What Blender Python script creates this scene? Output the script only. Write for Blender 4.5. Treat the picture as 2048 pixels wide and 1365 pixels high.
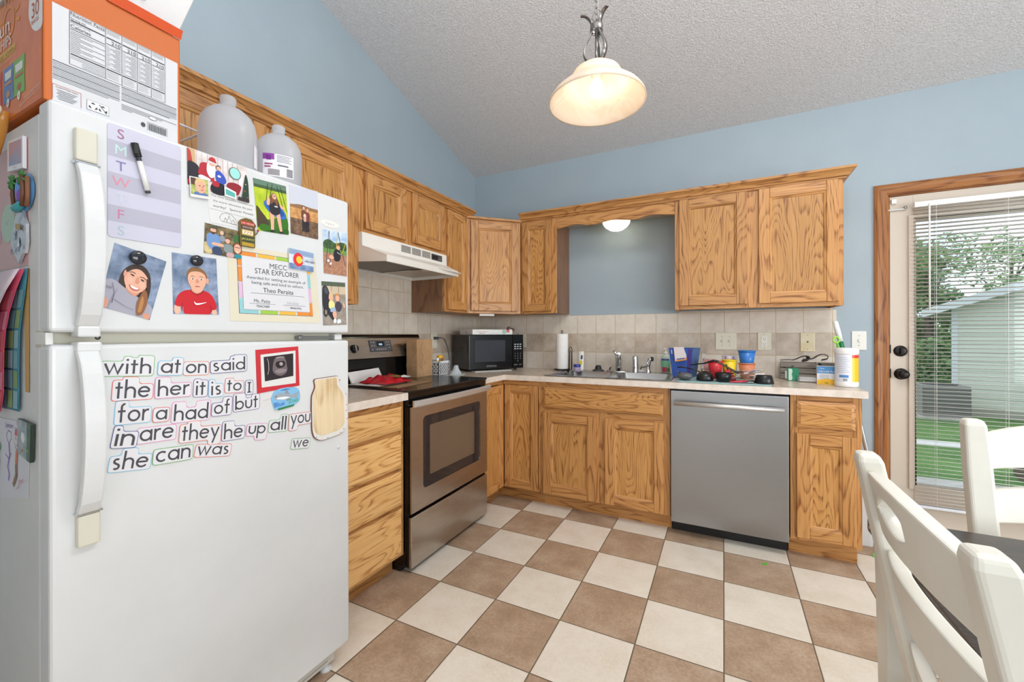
import bpy, bmesh, math, random
from mathutils import Matrix, Vector
from math import sin, cos, pi, radians

for _o in list(bpy.data.objects):
    bpy.data.objects.remove(_o, do_unlink=True)
SC = bpy.context.scene
COL = SC.collection
RND = random.Random(7)

# ---------------------------------------------------------------- camera
YAW, ROLL = 0.467469723, -0.00245
FPX = 837.0421
cam_d = bpy.data.cameras.new('camera')
cam = bpy.data.objects.new('camera', cam_d)
COL.objects.link(cam)
_f = Vector((-sin(YAW), cos(YAW), 0)); _r = Vector((cos(YAW), sin(YAW), 0)); _u = Vector((0, 0, 1))
_r2 = cos(ROLL) * _r + sin(ROLL) * _u
_u2 = -sin(ROLL) * _r + cos(ROLL) * _u
_m = Matrix.Identity(4)
for _i in range(3):
    _m[_i][0] = _r2[_i]; _m[_i][1] = _u2[_i]; _m[_i][2] = -_f[_i]
_m[0][3], _m[1][3], _m[2][3] = 2.045, -3.302, 1.2035
cam.matrix_world = _m
cam_d.sensor_fit = 'HORIZONTAL'; cam_d.sensor_width = 36.0
cam_d.lens = FPX / 2048 * 36.0
cam_d.shift_y = -13.1 / 2048
cam_d.clip_start = 0.02
SC.camera = cam

# ---------------------------------------------------------------- look
SC.view_settings.view_transform = 'Standard'
SC.view_settings.look = 'None'
SC.view_settings.exposure = 0.11
SC.view_settings.gamma = 1.0
SC.view_settings.use_curve_mapping = False
SC.cycles.max_bounces = 10
SC.cycles.diffuse_bounces = 5
SC.cycles.glossy_bounces = 4
SC.cycles.transmission_bounces = 8
SC.cycles.transparent_max_bounces = 24
SC.cycles.caustics_reflective = False
SC.cycles.caustics_refractive = False
SC.cycles.sample_clamp_indirect = 6.0

# ---------------------------------------------------------------- sky and added fill lights
world = bpy.data.worlds.new('overcast_sky'); SC.world = world
world.use_nodes = True
_nt = world.node_tree
_bg = _nt.nodes['Background']
_tc = _nt.nodes.new('ShaderNodeTexCoord')
_nz = _nt.nodes.new('ShaderNodeTexNoise'); _nz.inputs['Scale'].default_value = 3.0; _nz.inputs['Detail'].default_value = 5
_cr = _nt.nodes.new('ShaderNodeValToRGB')
_cr.color_ramp.elements[0].position = 0.35; _cr.color_ramp.elements[0].color = (0.55, 0.74, 1.0, 1)
_cr.color_ramp.elements[1].position = 0.62; _cr.color_ramp.elements[1].color = (1, 1, 1, 1)
_nt.links.new(_tc.outputs['Generated'], _nz.inputs['Vector'])
_nt.links.new(_nz.outputs['Fac'], _cr.inputs['Fac'])
_nt.links.new(_cr.outputs['Color'], _bg.inputs['Color'])
_bg.inputs['Strength'].default_value = 1.5

def lamp(name, kind, loc, energy, color=(1, 1, 1), rot=None, size=None, size_y=None, radius=None, aim=None):
    d = bpy.data.lights.new(name, kind); o = bpy.data.objects.new(name, d); COL.objects.link(o)
    o.location = loc; d.energy = energy; d.color = color
    if size: d.size = size
    if size_y: d.shape = 'RECTANGLE'; d.size_y = size_y
    if radius is not None: d.shadow_soft_size = radius
    if rot: o.rotation_euler = rot
    if aim is not None:
        o.rotation_euler = (Vector(aim) - Vector(loc)).to_track_quat('-Z', 'Y').to_euler()
    return o

# soft fill panels added in openings of the unseen rear and side walls
lamp('fill_light_rear', 'AREA', (2.6, -6.9, 1.45), 31, (0.95, 0.98, 1.0), rot=(radians(90), 0, 0), size=3.6, size_y=1.7)
lamp('fill_light_side', 'AREA', (5.75, -3.5, 1.20), 112, (0.95, 0.98, 1.0), rot=(radians(90), 0, radians(90)), size=3.4, size_y=1.5)
# upward fill panel added behind the camera to brighten the ceiling and floor
lamp('ceiling_fill_light', 'AREA', (2.2, -3.9, 2.0), 80, (0.95, 0.98, 1.0), rot=(radians(180), 0, 0), size=1.6, size_y=1.6)

# overhead fill panel added out of view to brighten floor and cabinet fronts
lamp('overhead_fill_light', 'AREA', (2.75, -2.0, 3.10), 26, (1.0, 0.98, 0.96), rot=(0, 0, 0), size=0.7, size_y=0.7)

# ---------------------------------------------------------------- colour and materials
def lin(c):
    return c / 12.92 if c <= 0.04045 else ((c + 0.055) / 1.055) ** 2.4
def hexc(h):
    h = h.lstrip('#')
    return tuple(lin(int(h[i:i + 2], 16) / 255) for i in (0, 2, 4)) + (1,)
_MC = {}
def mat(h, rough=0.5, metal=0.0, name=None, spec=None, alpha=1.0, trans=0.0, emit=0.0, ior=None, coat=0.0):
    key = (h, rough, metal, spec, alpha, trans, emit, coat)
    if key in _MC: return _MC[key]
    m = bpy.data.materials.new(name or 'paint_' + h.strip('#')); m.use_nodes = True
    b = m.node_tree.nodes['Principled BSDF']
    b.inputs['Base Color'].default_value = hexc(h)
    b.inputs['Roughness'].default_value = rough
    b.inputs['Metallic'].default_value = metal
    if spec is not None: b.inputs['Specular IOR Level'].default_value = spec
    if trans: b.inputs['Transmission Weight'].default_value = trans
    if ior: b.inputs['IOR'].default_value = ior
    if alpha < 1: b.inputs['Alpha'].default_value = alpha
    if coat: b.inputs['Coat Weight'].default_value = coat
    if emit:
        b.inputs['Emission Color'].default_value = hexc(h); b.inputs['Emission Strength'].default_value = emit
    _MC[key] = m
    return m

class NT:
    """small node-tree helper"""
    def __init__(s, name):
        s.m = bpy.data.materials.new(name); s.m.use_nodes = True
        s.t = s.m.node_tree; s.b = s.t.nodes['Principled BSDF']
    def n(s, kind, **kw):
        x = s.t.nodes.new('ShaderNode' + kind)
        for k, v in kw.items():
            if k in x.inputs: s.i(x, k, v)
            else: setattr(x, k, v)
        return x
    def i(s, node, key, v):
        if hasattr(v, 'is_output'): s.t.links.new(v, node.inputs[key])
        else: node.inputs[key].default_value = v
    def math(s, op, a, b=None, clamp=False):
        x = s.t.nodes.new('ShaderNodeMath'); x.operation = op; x.use_clamp = clamp
        s.i(x, 0, a)
        if b is not None: s.i(x, 1, b)
        return x.outputs[0]
    def mix(s, f, a, b, blend='MIX'):
        x = s.t.nodes.new('ShaderNodeMix'); x.data_type = 'RGBA'; x.blend_type = blend
        s.i(x, 0, f); s.i(x, 6, a); s.i(x, 7, b)
        return x.outputs[2]
    def ramp(s, f, stops):
        x = s.t.nodes.new('ShaderNodeValToRGB'); s.i(x, 0, f)
        e = x.color_ramp.elements
        while len(e) < len(stops): e.new(0.5)
        for k, (p, c) in enumerate(stops):
            e[k].position = p; e[k].color = hexc(c) if isinstance(c, str) else (c, c, c, 1)
        return x.outputs[0]
    def bump(s, h, strength=0.2, dist=0.01):
        x = s.n('Bump', Strength=strength, Distance=dist); s.i(x, 'Height', h)
        s.t.links.new(x.outputs[0], s.b.inputs['Normal'])
        return x
    def obj(s, scale=(1, 1, 1), rand=0.0):
        tc = s.t.nodes.new('ShaderNodeTexCoord')
        v = tc.outputs['Object']
        if rand:
            oi = s.t.nodes.new('ShaderNodeObjectInfo')
            r = s.math('MULTIPLY', oi.outputs['Random'], rand)
            c = s.n('CombineXYZ', X=r, Y=s.math('MULTIPLY', r, 1.7), Z=s.math('MULTIPLY', r, 2.3))
            a = s.t.nodes.new('ShaderNodeVectorMath'); a.operation = 'ADD'
            s.i(a, 0, v); s.i(a, 1, c.outputs[0]); v = a.outputs[0]
        mp = s.n('Mapping', Scale=scale); s.i(mp, 'Vector', v)
        return mp.outputs[0]

def oak(axis, amp=9.0, light='#c89358', mid='#b57e46', dark='#835228', freq=14.0, rough=0.38, name=None):
    s = NT(name or 'oak_grain_along_' + axis)
    k = {'x': 0, 'y': 1, 'z': 2}[axis]
    sc = [1.0, 1.0, 1.0]; sc[k] = 0.16
    v = s.obj(tuple(sc), rand=7.0)
    nz = s.n('TexNoise', Scale=4.6, Detail=2.5, Roughness=0.5); s.i(nz, 'Vector', v)
    # contour lines of a stretched height field make cathedral figure
    ph = s.math('MULTIPLY', nz.outputs['Fac'], amp * 3.6)
    fr = s.math('FRACT', ph)
    fig = s.ramp(fr, [(0.0, 0.0), (0.5, 0.10), (0.84, 1.0), (1.0, 0.0)])
    sc2 = [170.0, 170.0, 170.0]; sc2[k] = 5.0
    v2 = s.obj(tuple(sc2), rand=3.0)
    pore = s.n('TexNoise', Scale=1.0, Detail=3.0, Roughness=0.6); s.i(pore, 'Vector', v2)
    pr = s.ramp(pore.outputs['Fac'], [(0.42, 0.0), (0.62, 1.0)])
    sc3 = [30.0, 30.0, 30.0]; sc3[k] = 1.2
    v3 = s.obj(tuple(sc3), rand=5.0)
    band = s.n('TexNoise', Scale=1.0, Detail=2.0); s.i(band, 'Vector', v3)
    f1 = s.math('MULTIPLY', fig, 0.85)
    f1 = s.math('MULTIPLY', f1, s.math('ADD', s.math('MULTIPLY', pr, 0.8), 0.35))
    f2 = s.math('ADD', f1, s.math('MULTIPLY', pr, 0.22))
    f3 = s.math('ADD', f2, s.math('MULTIPLY', s.math('SUBTRACT', band.outputs['Fac'], 0.5), 0.34), clamp=True)
    oi = s.t.nodes.new('ShaderNodeObjectInfo')
    col = s.ramp(f3, [(0.0, light), (0.38, mid), (1.0, dark)])
    val = s.n('HueSaturation'); s.i(val, 'Color', col)
    s.i(val, 'Value', s.math('ADD', s.math('MULTIPLY', oi.outputs['Random'], 0.16), 0.92))
    s.i(s.b, 'Base Color', val.outputs[0])
    s.b.inputs['Roughness'].default_value = rough
    s.bump(s.math('MULTIPLY', f2, -1.0), 0.12, 0.002)
    return s.m
OAKV = oak('z', 7.0); OAKH = oak('x', 7.0); OAKP = oak('z', 11.0, light='#c89456', mid='#b58045', dark='#825028', name='oak_panel_figure')
OAKHP = oak('x', 11.0, light='#c89456', mid='#b58045', dark='#825028', name='oak_drawer_figure')
OAKD = oak('x', 9.0, light='#e8bb7c', mid='#dba766', dark='#a8713d', name='brightened_oak_drawer_fronts')  # same oak, raised in tone to stand in for brighter light on the drawers
OAKSIDE = oak('z', 4.0, light='#8a6448', mid='#7c583e', dark='#664530', name='oak_veneer_side')
OAKTRIM = oak('z', 5.0, light='#a06a38', mid='#90592c', dark='#6a3f1e', name='oak_door_casing_upright')
OAKTRIMH = oak('x', 5.0, light='#a06a38', mid='#90592c', dark='#6a3f1e', name='oak_door_casing_head')

def speckle(name, c1, c2, scale=40.0, rough=0.5, detail=6.0, bump=0.0, lo=0.35, hi=0.65, metal=0.0, bscale=None, bdist=0.003, stretch=(1, 1, 1)):
    s = NT(name)
    v = s.obj(stretch)
    nz = s.n('TexNoise', Scale=scale, Detail=detail, Roughness=0.6); s.i(nz, 'Vector', v)
    s.i(s.b, 'Base Color', s.ramp(nz.outputs['Fac'], [(lo, c1), (hi, c2)]))
    s.b.inputs['Roughness'].default_value = rough; s.b.inputs['Metallic'].default_value = metal
    if bump:
        n2 = s.n('TexNoise', Scale=bscale or scale, Detail=3.0); s.i(n2, 'Vector', v)
        s.bump(n2.outputs['Fac'], bump, bdist)
    return s.m

def steel(name, c1='#a9a7a4', c2='#bdbbb8', axis='x', rough=0.30, metal=1.0):
    s = NT(name)
    sc = [2600.0, 2600.0, 2600.0]; sc['xyz'.index(axis)] = 9.0
    v = s.obj(tuple(sc))
    nz = s.n('TexNoise', Scale=1.0, Detail=2.0); s.i(nz, 'Vector', v)
    s.i(s.b, 'Base Color', s.ramp(nz.outputs['Fac'], [(0.3, c1), (0.7, c2)]))
    s.b.inputs['Metallic'].default_value = metal
    s.i(s.b, 'Roughness', s.math('ADD', s.math('MULTIPLY', nz.outputs['Fac'], 0.06), rough - 0.03))
    s.b.inputs['Anisotropic'].default_value = 0.5
    return s.m

# ---------------------------------------------------------------- mesh builder
_TXT = {}
def glyphs(sx):
    if sx not in _TXT:
        c = bpy.data.curves.new('lettering', 'FONT'); c.body = sx; c.size = 1.0; c.resolution_u = 3
        o = bpy.data.objects.new('lettering', c); COL.objects.link(o)
        dg = bpy.context.evaluated_depsgraph_get()
        me = bpy.data.meshes.new_from_object(o.evaluated_get(dg))
        _TXT[sx] = ([tuple(v.co) for v in me.vertices], [tuple(p.vertices) for p in me.polygons])
        bpy.data.objects.remove(o); bpy.data.curves.remove(c); bpy.data.meshes.remove(me)
    return _TXT[sx]

class MB:
    def __init__(s):
        s.v = []; s.f = []; s.mi = []; s.sm = []; s.mats = []; s.T = None
    def m(s, mt):
        if mt not in s.mats: s.mats.append(mt)
        return s.mats.index(mt)
    def add(s, vs, fs, mt, smooth=False):
        b = len(s.v)
        for p in vs:
            p = Vector(p)
            if s.T is not None: p = s.T @ p
            s.v.append(tuple(p))
        k = s.m(mt)
        for f in fs:
            s.f.append(tuple(b + i for i in f)); s.mi.append(k); s.sm.append(smooth)
        return s
    def box(s, x0, y0, z0, x1, y1, z1, mt):
        if x0 > x1: x0, x1 = x1, x0
        if y0 > y1: y0, y1 = y1, y0
        if z0 > z1: z0, z1 = z1, z0
        v = [(x0, y0, z0), (x1, y0, z0), (x1, y1, z0), (x0, y1, z0), (x0, y0, z1), (x1, y0, z1), (x1, y1, z1), (x0, y1, z1)]
        return s.add(v, [(0, 3, 2, 1), (4, 5, 6, 7), (0, 1, 5, 4), (1, 2, 6, 5), (2, 3, 7, 6), (3, 0, 4, 7)], mt)
    def poly(s, pts, mt):
        return s.add(pts, [tuple(range(len(pts)))], mt)
    def hexa(s, v, mt):
        """8 corners: bottom ring 0-3, top ring 4-7"""
        return s.add(v, [(0, 3, 2, 1), (4, 5, 6, 7), (0, 1, 5, 4), (1, 2, 6, 5), (2, 3, 7, 6), (3, 0, 4, 7)], mt)
    def prism(s, pts, plane, a, b, mt, mt2=None, smooth=False):
        """2D outline pushed from a to b along the axis missing in plane ('xz' -> y)"""
        def P(p, h):
            if plane == 'xz': return (p[0], h, p[1])
            if plane == 'xy': return (p[0], p[1], h)
            return (h, p[0], p[1])
        n = len(pts)
        s.add([P(p, a) for p in pts], [tuple(range(n))], mt2 or mt)
        s.add([P(p, b) for p in pts], [tuple(reversed(range(n)))], mt)
        s.add([P(p, a) for p in pts] + [P(p, b) for p in pts], [(i, (i + 1) % n, n + (i + 1) % n, n + i) for i in range(n)], mt2 or mt, smooth)
        return s
    def tube(s, pts, r, mt, n=8, closed=False, caps=True, flat=1.0):
        pts = [Vector(p) for p in pts]; k = len(pts)
        rs = r if isinstance(r, (list, tuple)) else [r] * k
        vs = []; up = None
        for i, p in enumerate(pts):
            a = pts[(i - 1) % k] if (closed or i > 0) else p
            c = pts[(i + 1) % k] if (closed or i < k - 1) else p
            t = (c - a)
            t = t.normalized() if t.length > 1e-9 else Vector((0, 0, 1))
            if up is None:
                up = Vector((0, 0, 1)) if abs(t.z) < 0.9 else Vector((1, 0, 0))
            sd = t.cross(up)
            if sd.length < 1e-6: sd = t.orthogonal()
            sd.normalize(); up = sd.cross(t).normalized()
            for j in range(n):
                q = 2 * pi * j / n
                vs.append(p + sd * (cos(q) * rs[i]) + up * (sin(q) * rs[i] * flat))
        fs = []
        for i in range(k if closed else k - 1):
            for j in range(n):
                a = i * n + j; b = i * n + (j + 1) % n
                c = ((i + 1) % k) * n + (j + 1) % n; d = ((i + 1) % k) * n + j
                fs.append((a, b, c, d))
        s.add(vs, fs, mt, True)
        if caps and not closed:
            s.add(vs[:n], [tuple(range(n))], mt); s.add(vs[-n:], [tuple(reversed(range(n)))], mt)
        return s
    def lathe(s, prof, mt, n=28, c=(0, 0, 0), axis='z', smooth=True, sx=1.0, sy=1.0):
        """profile of (radius, height) turned about an axis through c"""
        vs = []; fs = []
        for (r, h) in prof:
            for j in range(n):
                q = 2 * pi * j / n
                a, b = r * cos(q) * sx, r * sin(q) * sy
                if axis == 'z': p = (c[0] + a, c[1] + b, c[2] + h)
                elif axis == 'y': p = (c[0] + a, c[1] - h, c[2] + b)
                else: p = (c[0] + h, c[1] + a, c[2] + b)
                vs.append(p)
        for i in range(len(prof) - 1):
            for j in range(n):
                fs.append((i * n + j, i * n + (j + 1) % n, (i + 1) * n + (j + 1) % n, (i + 1) * n + j))
        return s.add(vs, fs, mt, smooth)
    def disc(s, c, r, mt, axis='z', n=24, r2=None):
        r2 = r2 or r
        pts = []
        for j in range(n):
            q = 2 * pi * j / n
            a, b = r * cos(q), r2 * sin(q)
            pts.append({'z': (c[0] + a, c[1] + b, c[2]), 'y': (c[0] + a, c[1], c[2] + b), 'x': (c[0], c[1] + a, c[2] + b)}[axis])
        return s.poly(pts, mt)
    def ball(s, c, r, mt, n=16, k=10):
        rx, ry, rz = r if isinstance(r, (list, tuple)) else (r, r, r)
        vs = []; fs = []
        for i in range(k + 1):
            t = pi * i / k
            for j in range(n):
                q = 2 * pi * j / n
                vs.append((c[0] + rx * sin(t) * cos(q), c[1] + ry * sin(t) * sin(q), c[2] + rz * cos(t)))
        for i in range(k):
            for j in range(n):
                fs.append((i * n + j, (i + 1) * n + j, (i + 1) * n + (j + 1) % n, i * n + (j + 1) % n))
        return s.add(vs, fs, mt, True)
    def text(s, body, o, size, mt, u=(1, 0, 0), w=(0, 0, 1), align='l', sx=1.0, width=None):
        """lettering whose baseline starts at o and runs along u, letters rise along w"""
        vs, fs = glyphs(body)
        if not vs: return s
        x0 = min(v[0] for v in vs); x1 = max(v[0] for v in vs)
        if width: sx = width / ((x1 - x0) * size)
        off = {'l': x0, 'c': (x0 + x1) / 2, 'r': x1}[align]
        u = Vector(u); w = Vector(w); o = Vector(o)
        return s.add([o + u * ((v[0] - off) * size * sx) + w * (v[1] * size) for v in vs], fs, mt)
    def make(s, name, parent=None, bevel=0.0, seg=2, loc=None, rz=0.0, ang=35, subsurf=0, solid=0.0):
        me = bpy.data.meshes.new(name)
        me.from_pydata(s.v, [], s.f)
        for mt in s.mats: me.materials.append(mt)
        me.polygons.foreach_set('material_index', s.mi)
        me.polygons.foreach_set('use_smooth', s.sm)
        me.update()
        bm = bmesh.new(); bm.from_mesh(me)
        bmesh.ops.remove_doubles(bm, verts=bm.verts, dist=1e-6)
        bmesh.ops.recalc_face_normals(bm, faces=bm.faces)
        bm.to_mesh(me); bm.free()
        o = bpy.data.objects.new(name, me); COL.objects.link(o)
        if parent is not None: o.parent = parent
        if loc is not None: o.location = loc
        if rz: o.rotation_euler[2] = rz
        if solid:
            md = o.modifiers.new('thickness', 'SOLIDIFY'); md.thickness = solid; md.offset = -1
        if subsurf:
            md = o.modifiers.new('smooth', 'SUBSURF'); md.levels = subsurf; md.render_levels = subsurf
        if bevel:
            md = o.modifiers.new('edges', 'BEVEL'); md.width = bevel; md.segments = seg
            md.limit_method = 'ANGLE'; md.angle_limit = radians(ang); md.harden_normals = False
        return o

def spline(pts, k=5):
    """smooth curve through the points"""
    P = [Vector(p) for p in pts]; out = []
    for i in range(len(P) - 1):
        a, b, c, d = P[max(0, i - 1)], P[i], P[i + 1], P[min(len(P) - 1, i + 2)]
        for j in range(k):
            t = j / k
            out.append(.5 * ((2 * b) + (c - a) * t + (2 * a - 5 * b + 4 * c - d) * t * t + (3 * b - a - 3 * c + d) * t ** 3))
    return out + [P[-1]]
def tag(o, label, cat, group=None):
    o['label'] = label; o['category'] = cat
    if group: o['group'] = group
    return o
def thing(name, label, cat, loc=(0, 0, 0), rz=0.0, group=None):
    o = bpy.data.objects.new(name, None); COL.objects.link(o)
    o.empty_display_size = 0.05
    o.location = loc; o.rotation_euler[2] = rz
    return tag(o, label, cat, group)
def struct(o):
    o['kind'] = 'structure'; return o
def clone(root, loc, rz=None, label=None, group=None):
    r = root.copy(); COL.objects.link(r); r.location = loc
    if rz is not None: r.rotation_euler[2] = rz
    if label: r['label'] = label
    if group: r['group'] = group
    for ch in list(root.children):
        c = ch.copy(); COL.objects.link(c); c.parent = r
        for g in ch.children:
            d = g.copy(); COL.objects.link(d); d.parent = c
    return r
R90 = radians(90)
# ================================================================ room shell
def m_floor():
    s = NT('checkered_floor_tile')
    tc = s.t.nodes.new('ShaderNodeTexCoord'); sp = s.t.nodes.new('ShaderNodeSeparateXYZ'); s.i(sp, 0, tc.outputs['Object'])
    fx = s.math('DIVIDE', s.math('SUBTRACT', sp.outputs[0], 0.8106), 0.3085)
    fy = s.math('DIVIDE', s.math('SUBTRACT', -0.7145, sp.outputs[1]), 0.3085)
    ix = s.math('FLOOR', fx); iy = s.math('FLOOR', fy)
    par = s.math('FLOORED_MODULO', s.math('ADD', ix, iy), 2.0)
    cb = s.n('CombineXYZ', X=ix, Y=iy); wn = s.t.nodes.new('ShaderNodeTexWhiteNoise'); s.i(wn, 'Vector', cb.outputs[0])
    off = s.t.nodes.new('ShaderNodeVectorMath'); off.operation = 'MULTIPLY_ADD'
    s.i(off, 0, wn.outputs['Color']); off.inputs[1].default_value = (9, 9, 9); s.i(off, 2, tc.outputs['Object'])
    n1 = s.n('TexNoise', Scale=7.0, Detail=6.0, Roughness=0.62); s.i(n1, 'Vector', off.outputs[0])
    n2 = s.n('TexNoise', Scale=90.0, Detail=4.0, Roughness=0.7); s.i(n2, 'Vector', off.outputs[0])
    nn = s.math('ADD', s.math('MULTIPLY', n1.outputs['Fac'], 0.6), s.math('MULTIPLY', n2.outputs['Fac'], 0.4))
    brown = s.ramp(nn, [(0.33, '#9a8169'), (0.5, '#b3987f'), (0.66, '#cab49d')])
    cream = s.ramp(nn, [(0.33, '#dfd3bf'), (0.5, '#ebe1d1'), (0.66, '#f2eadd')])
    col = s.mix(par, brown, cream)
    ex = s.math('ABSOLUTE', s.math('SUBTRACT', s.math('FRACT', fx), 0.5)); ey = s.math('ABSOLUTE', s.math('SUBTRACT', s.math('FRACT', fy), 0.5))
    e = s.math('MAXIMUM', ex, ey)
    g = s.math('GREATER_THAN', e, 0.4925)
    col = s.mix(g, col, hexc('#6f5f4d'))
    s.i(s.b, 'Base Color', col)
    s.i(s.b, 'Roughness', s.math('ADD', s.math('MULTIPLY', g, 0.4), s.math('ADD', s.math('MULTIPLY', n2.outputs['Fac'], 0.2), 0.36)))
    h = s.math('SUBTRACT', s.math('MULTIPLY', nn, 0.25), s.ramp(e, [(0.484, 0.0), (0.494, 1.0)]))
    s.bump(h, 0.35, 0.003)
    return s.m
def m_ceiling():
    s = NT('popcorn_ceiling_texture')
    v = s.obj()
    n = s.n('TexNoise', Scale=95.0, Detail=3.0, Roughness=0.55); s.i(n, 'Vector', v)
    n2 = s.n('TexVoronoi', Scale=130.0); s.i(n2, 'Vector', v)
    h = s.math('ADD', n.outputs['Fac'], s.math('MULTIPLY', n2.outputs['Distance'], -0.5))
    s.i(s.b, 'Base Color', s.ramp(h, [(0.1, '#cbcbcd'), (0.5, '#dedee0')]))
    s.b.inputs['Roughness'].default_value = 0.95
    s.bump(h, 0.45, 0.008)
    return s.m
WALL = speckle('blue_wall_paint', '#a1b0b9', '#a5b4bd', 3.0, 0.62, bump=0.06, bscale=260.0, bdist=0.001)
WHITEW = speckle('off_white_wall_paint', '#d8d6d0', '#dddbd6', 3.0, 0.6)
CEILM = m_ceiling()

fl = MB(); fl.box(-0.12, -7.0, -0.15, 6.0, 0.12, 0.0, m_floor()); struct(fl.make('floor'))
def zc(y):
    """height of the vaulted ceiling"""
    return 2.652 - 0.2756 * y if y > -4.4 else 2.652 + 0.2756 * 4.4 + 0.2756 * (y + 4.4)
# gable wall behind the fridge, backsplash tiles are a thing of their own
w = MB(); w.prism([(-7.0, 0), (0.12, 0), (0.12, zc(0.12)), (-4.4, zc(-4.4)), (-7.0, zc(-7.0))], 'yz', -0.12, 0.0, WALL); struct(w.make('wall_left'))
w = MB()
dx0, dx1, dz1 = 2.935, 3.86, 2.045
w.box(0, 0, 0, dx0, 0.12, 2.652, WALL); w.box(dx1, 0, 0, 6.0, 0.12, 2.652, WALL); w.box(dx0, 0, dz1, dx1, 0.12, 2.652, WALL)
struct(w.make('wall_back'))
w = MB()
y0, y1, z0, z1 = -5.2, -1.8, 0.5, 2.1
w.prism([(-7.0, 0), (y0, 0), (y0, zc(y0)), (-7.0, zc(-7.0))], 'yz', 5.7, 5.82, WALL)
w.box(5.7, y1, 0, 5.82, 0.12, 2.7, WALL); w.prism([(y0, 0), (y1, 0), (y1, z0), (y0, z0)], 'yz', 5.7, 5.82, WALL)
w.prism([(y0, z1), (y1, z1), (y1, zc(y1)), (-4.4, zc(-4.4)), (y0, zc(y0))], 'yz', 5.7, 5.82, WALL)
struct(w.make('wall_right'))
w = MB()
w.box(0, -6.98, 0, 0.3, -6.86, 3.2, WHITEW); w.box(4.5, -6.98, 0, 5.7, -6.86, 3.2, WHITEW)
w.box(0.3, -6.98, 0, 4.5, -6.86, 0.7, WHITEW); w.box(0.3, -6.98, 2.8, 4.5, -6.86, 3.2, WHITEW)
struct(w.make('wall_rear'))
w = MB()
for (a, b) in ((0.12, -4.4), (-4.4, -7.0)):
    w.hexa([(-0.12, a, zc(a)), (5.82, a, zc(a)), (5.82, b, zc(b)), (-0.12, b, zc(b)), (-0.12, a, zc(a) + 0.1), (5.82, a, zc(a) + 0.1), (5.82, b, zc(b) + 0.1), (-0.12, b, zc(b) + 0.1)], CEILM)
struct(w.make('ceiling'))

w = MB(); w.prism([(-3.74, 0), (-3.62, 0), (-3.62, zc(-3.62)), (-3.74, zc(-3.74))], 'yz', 0.0, 1.25, WHITEW); struct(w.make('wall_light_block'))  # unseen stub wall, added to keep rear light off the fridge side
# ---------------------------------------------------------------- backsplash
def m_splash():
    s = NT('stone_look_wall_tile')
    tc = s.t.nodes.new('ShaderNodeTexCoord'); sp = s.t.nodes.new('ShaderNodeSeparateXYZ'); s.i(sp, 0, tc.outputs['Object'])
    # distance along the wall: x on the back wall, -y on the gable wall
    d = s.math('SUBTRACT', sp.outputs[0], sp.outputs[1])
    fu = s.math('DIVIDE', s.math('SUBTRACT', d, 0.0755), 0.1528)
    fv = s.math('DIVIDE', s.math('SUBTRACT', sp.outputs[2], 0.9085), 0.1495)
    iu = s.math('FLOOR', fu); iv = s.math('FLOOR', fv)
    cb = s.n('CombineXYZ', X=iu, Y=iv); wn = s.t.nodes.new('ShaderNodeTexWhiteNoise'); s.i(wn, 'Vector', cb.outputs[0])
    off = s.t.nodes.new('ShaderNodeVectorMath'); off.operation = 'MULTIPLY_ADD'
    s.i(off, 0, wn.outputs['Color']); off.inputs[1].default_value = (5, 5, 5); s.i(off, 2, tc.outputs['Object'])
    n1 = s.n('TexNoise', Scale=14.0, Detail=7.0, Roughness=0.65); s.i(n1, 'Vector', off.outputs[0])
    a = s.ramp(n1.outputs['Fac'], [(0.3, '#d6cbbb'), (0.5, '#e0d6c8'), (0.7, '#e7dfd3')])
    b = s.ramp(n1.outputs['Fac'], [(0.3, '#b09e8b'), (0.5, '#c5b5a3'), (0.7, '#d3c6b6')])
    row = s.math('COMPARE', iv, 1.0); row.node.inputs[2].default_value = 0.2
    rv = s.math('MULTIPLY', row, s.math('ADD', s.math('MULTIPLY', wn.outputs['Value'], 0.35), 0.65))
    rv = s.math('ADD', rv, s.math('MULTIPLY', wn.outputs['Value'], 0.14), clamp=True)
    col = s.mix(rv, a, b)
    eu = s.math('ABSOLUTE', s.math('SUBTRACT', s.math('FRACT', fu), 0.5)); ev = s.math('ABSOLUTE', s.math('SUBTRACT', s.math('FRACT', fv), 0.5))
    e = s.math('MAXIMUM', eu, ev); g = s.math('GREATER_THAN', e, 0.487)
    col = s.mix(g, col, hexc('#c3b08c'))
    s.i(s.b, 'Base Color', col); s.b.inputs['Roughness'].default_value = 0.42
    s.bump(s.ramp(e, [(0.478, 1.0), (0.49, 0.0)]), 0.3, 0.003)
    return s.m
SPL = m_splash()
s = MB(); s.box(0.0, -0.010, 0.912, 2.685, 0.0, 1.357, SPL); s.box(0.0, -0.010, 1.357, 0.911, 0.0, 1.368, SPL); s.box(1.756, -0.010, 1.357, 2.662, 0.0, 1.368, SPL); struct(s.make('backsplash_tile_wall_panel'))
s = MB(); s.box(0.0, -2.2, 0.912, 0.010, -0.010, 1.56, SPL); s.box(0.0, -1.675, 1.56, 0.010, -0.90, 1.755, SPL)
struct(s.make('backsplash_tile_wall_panel'))

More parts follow.
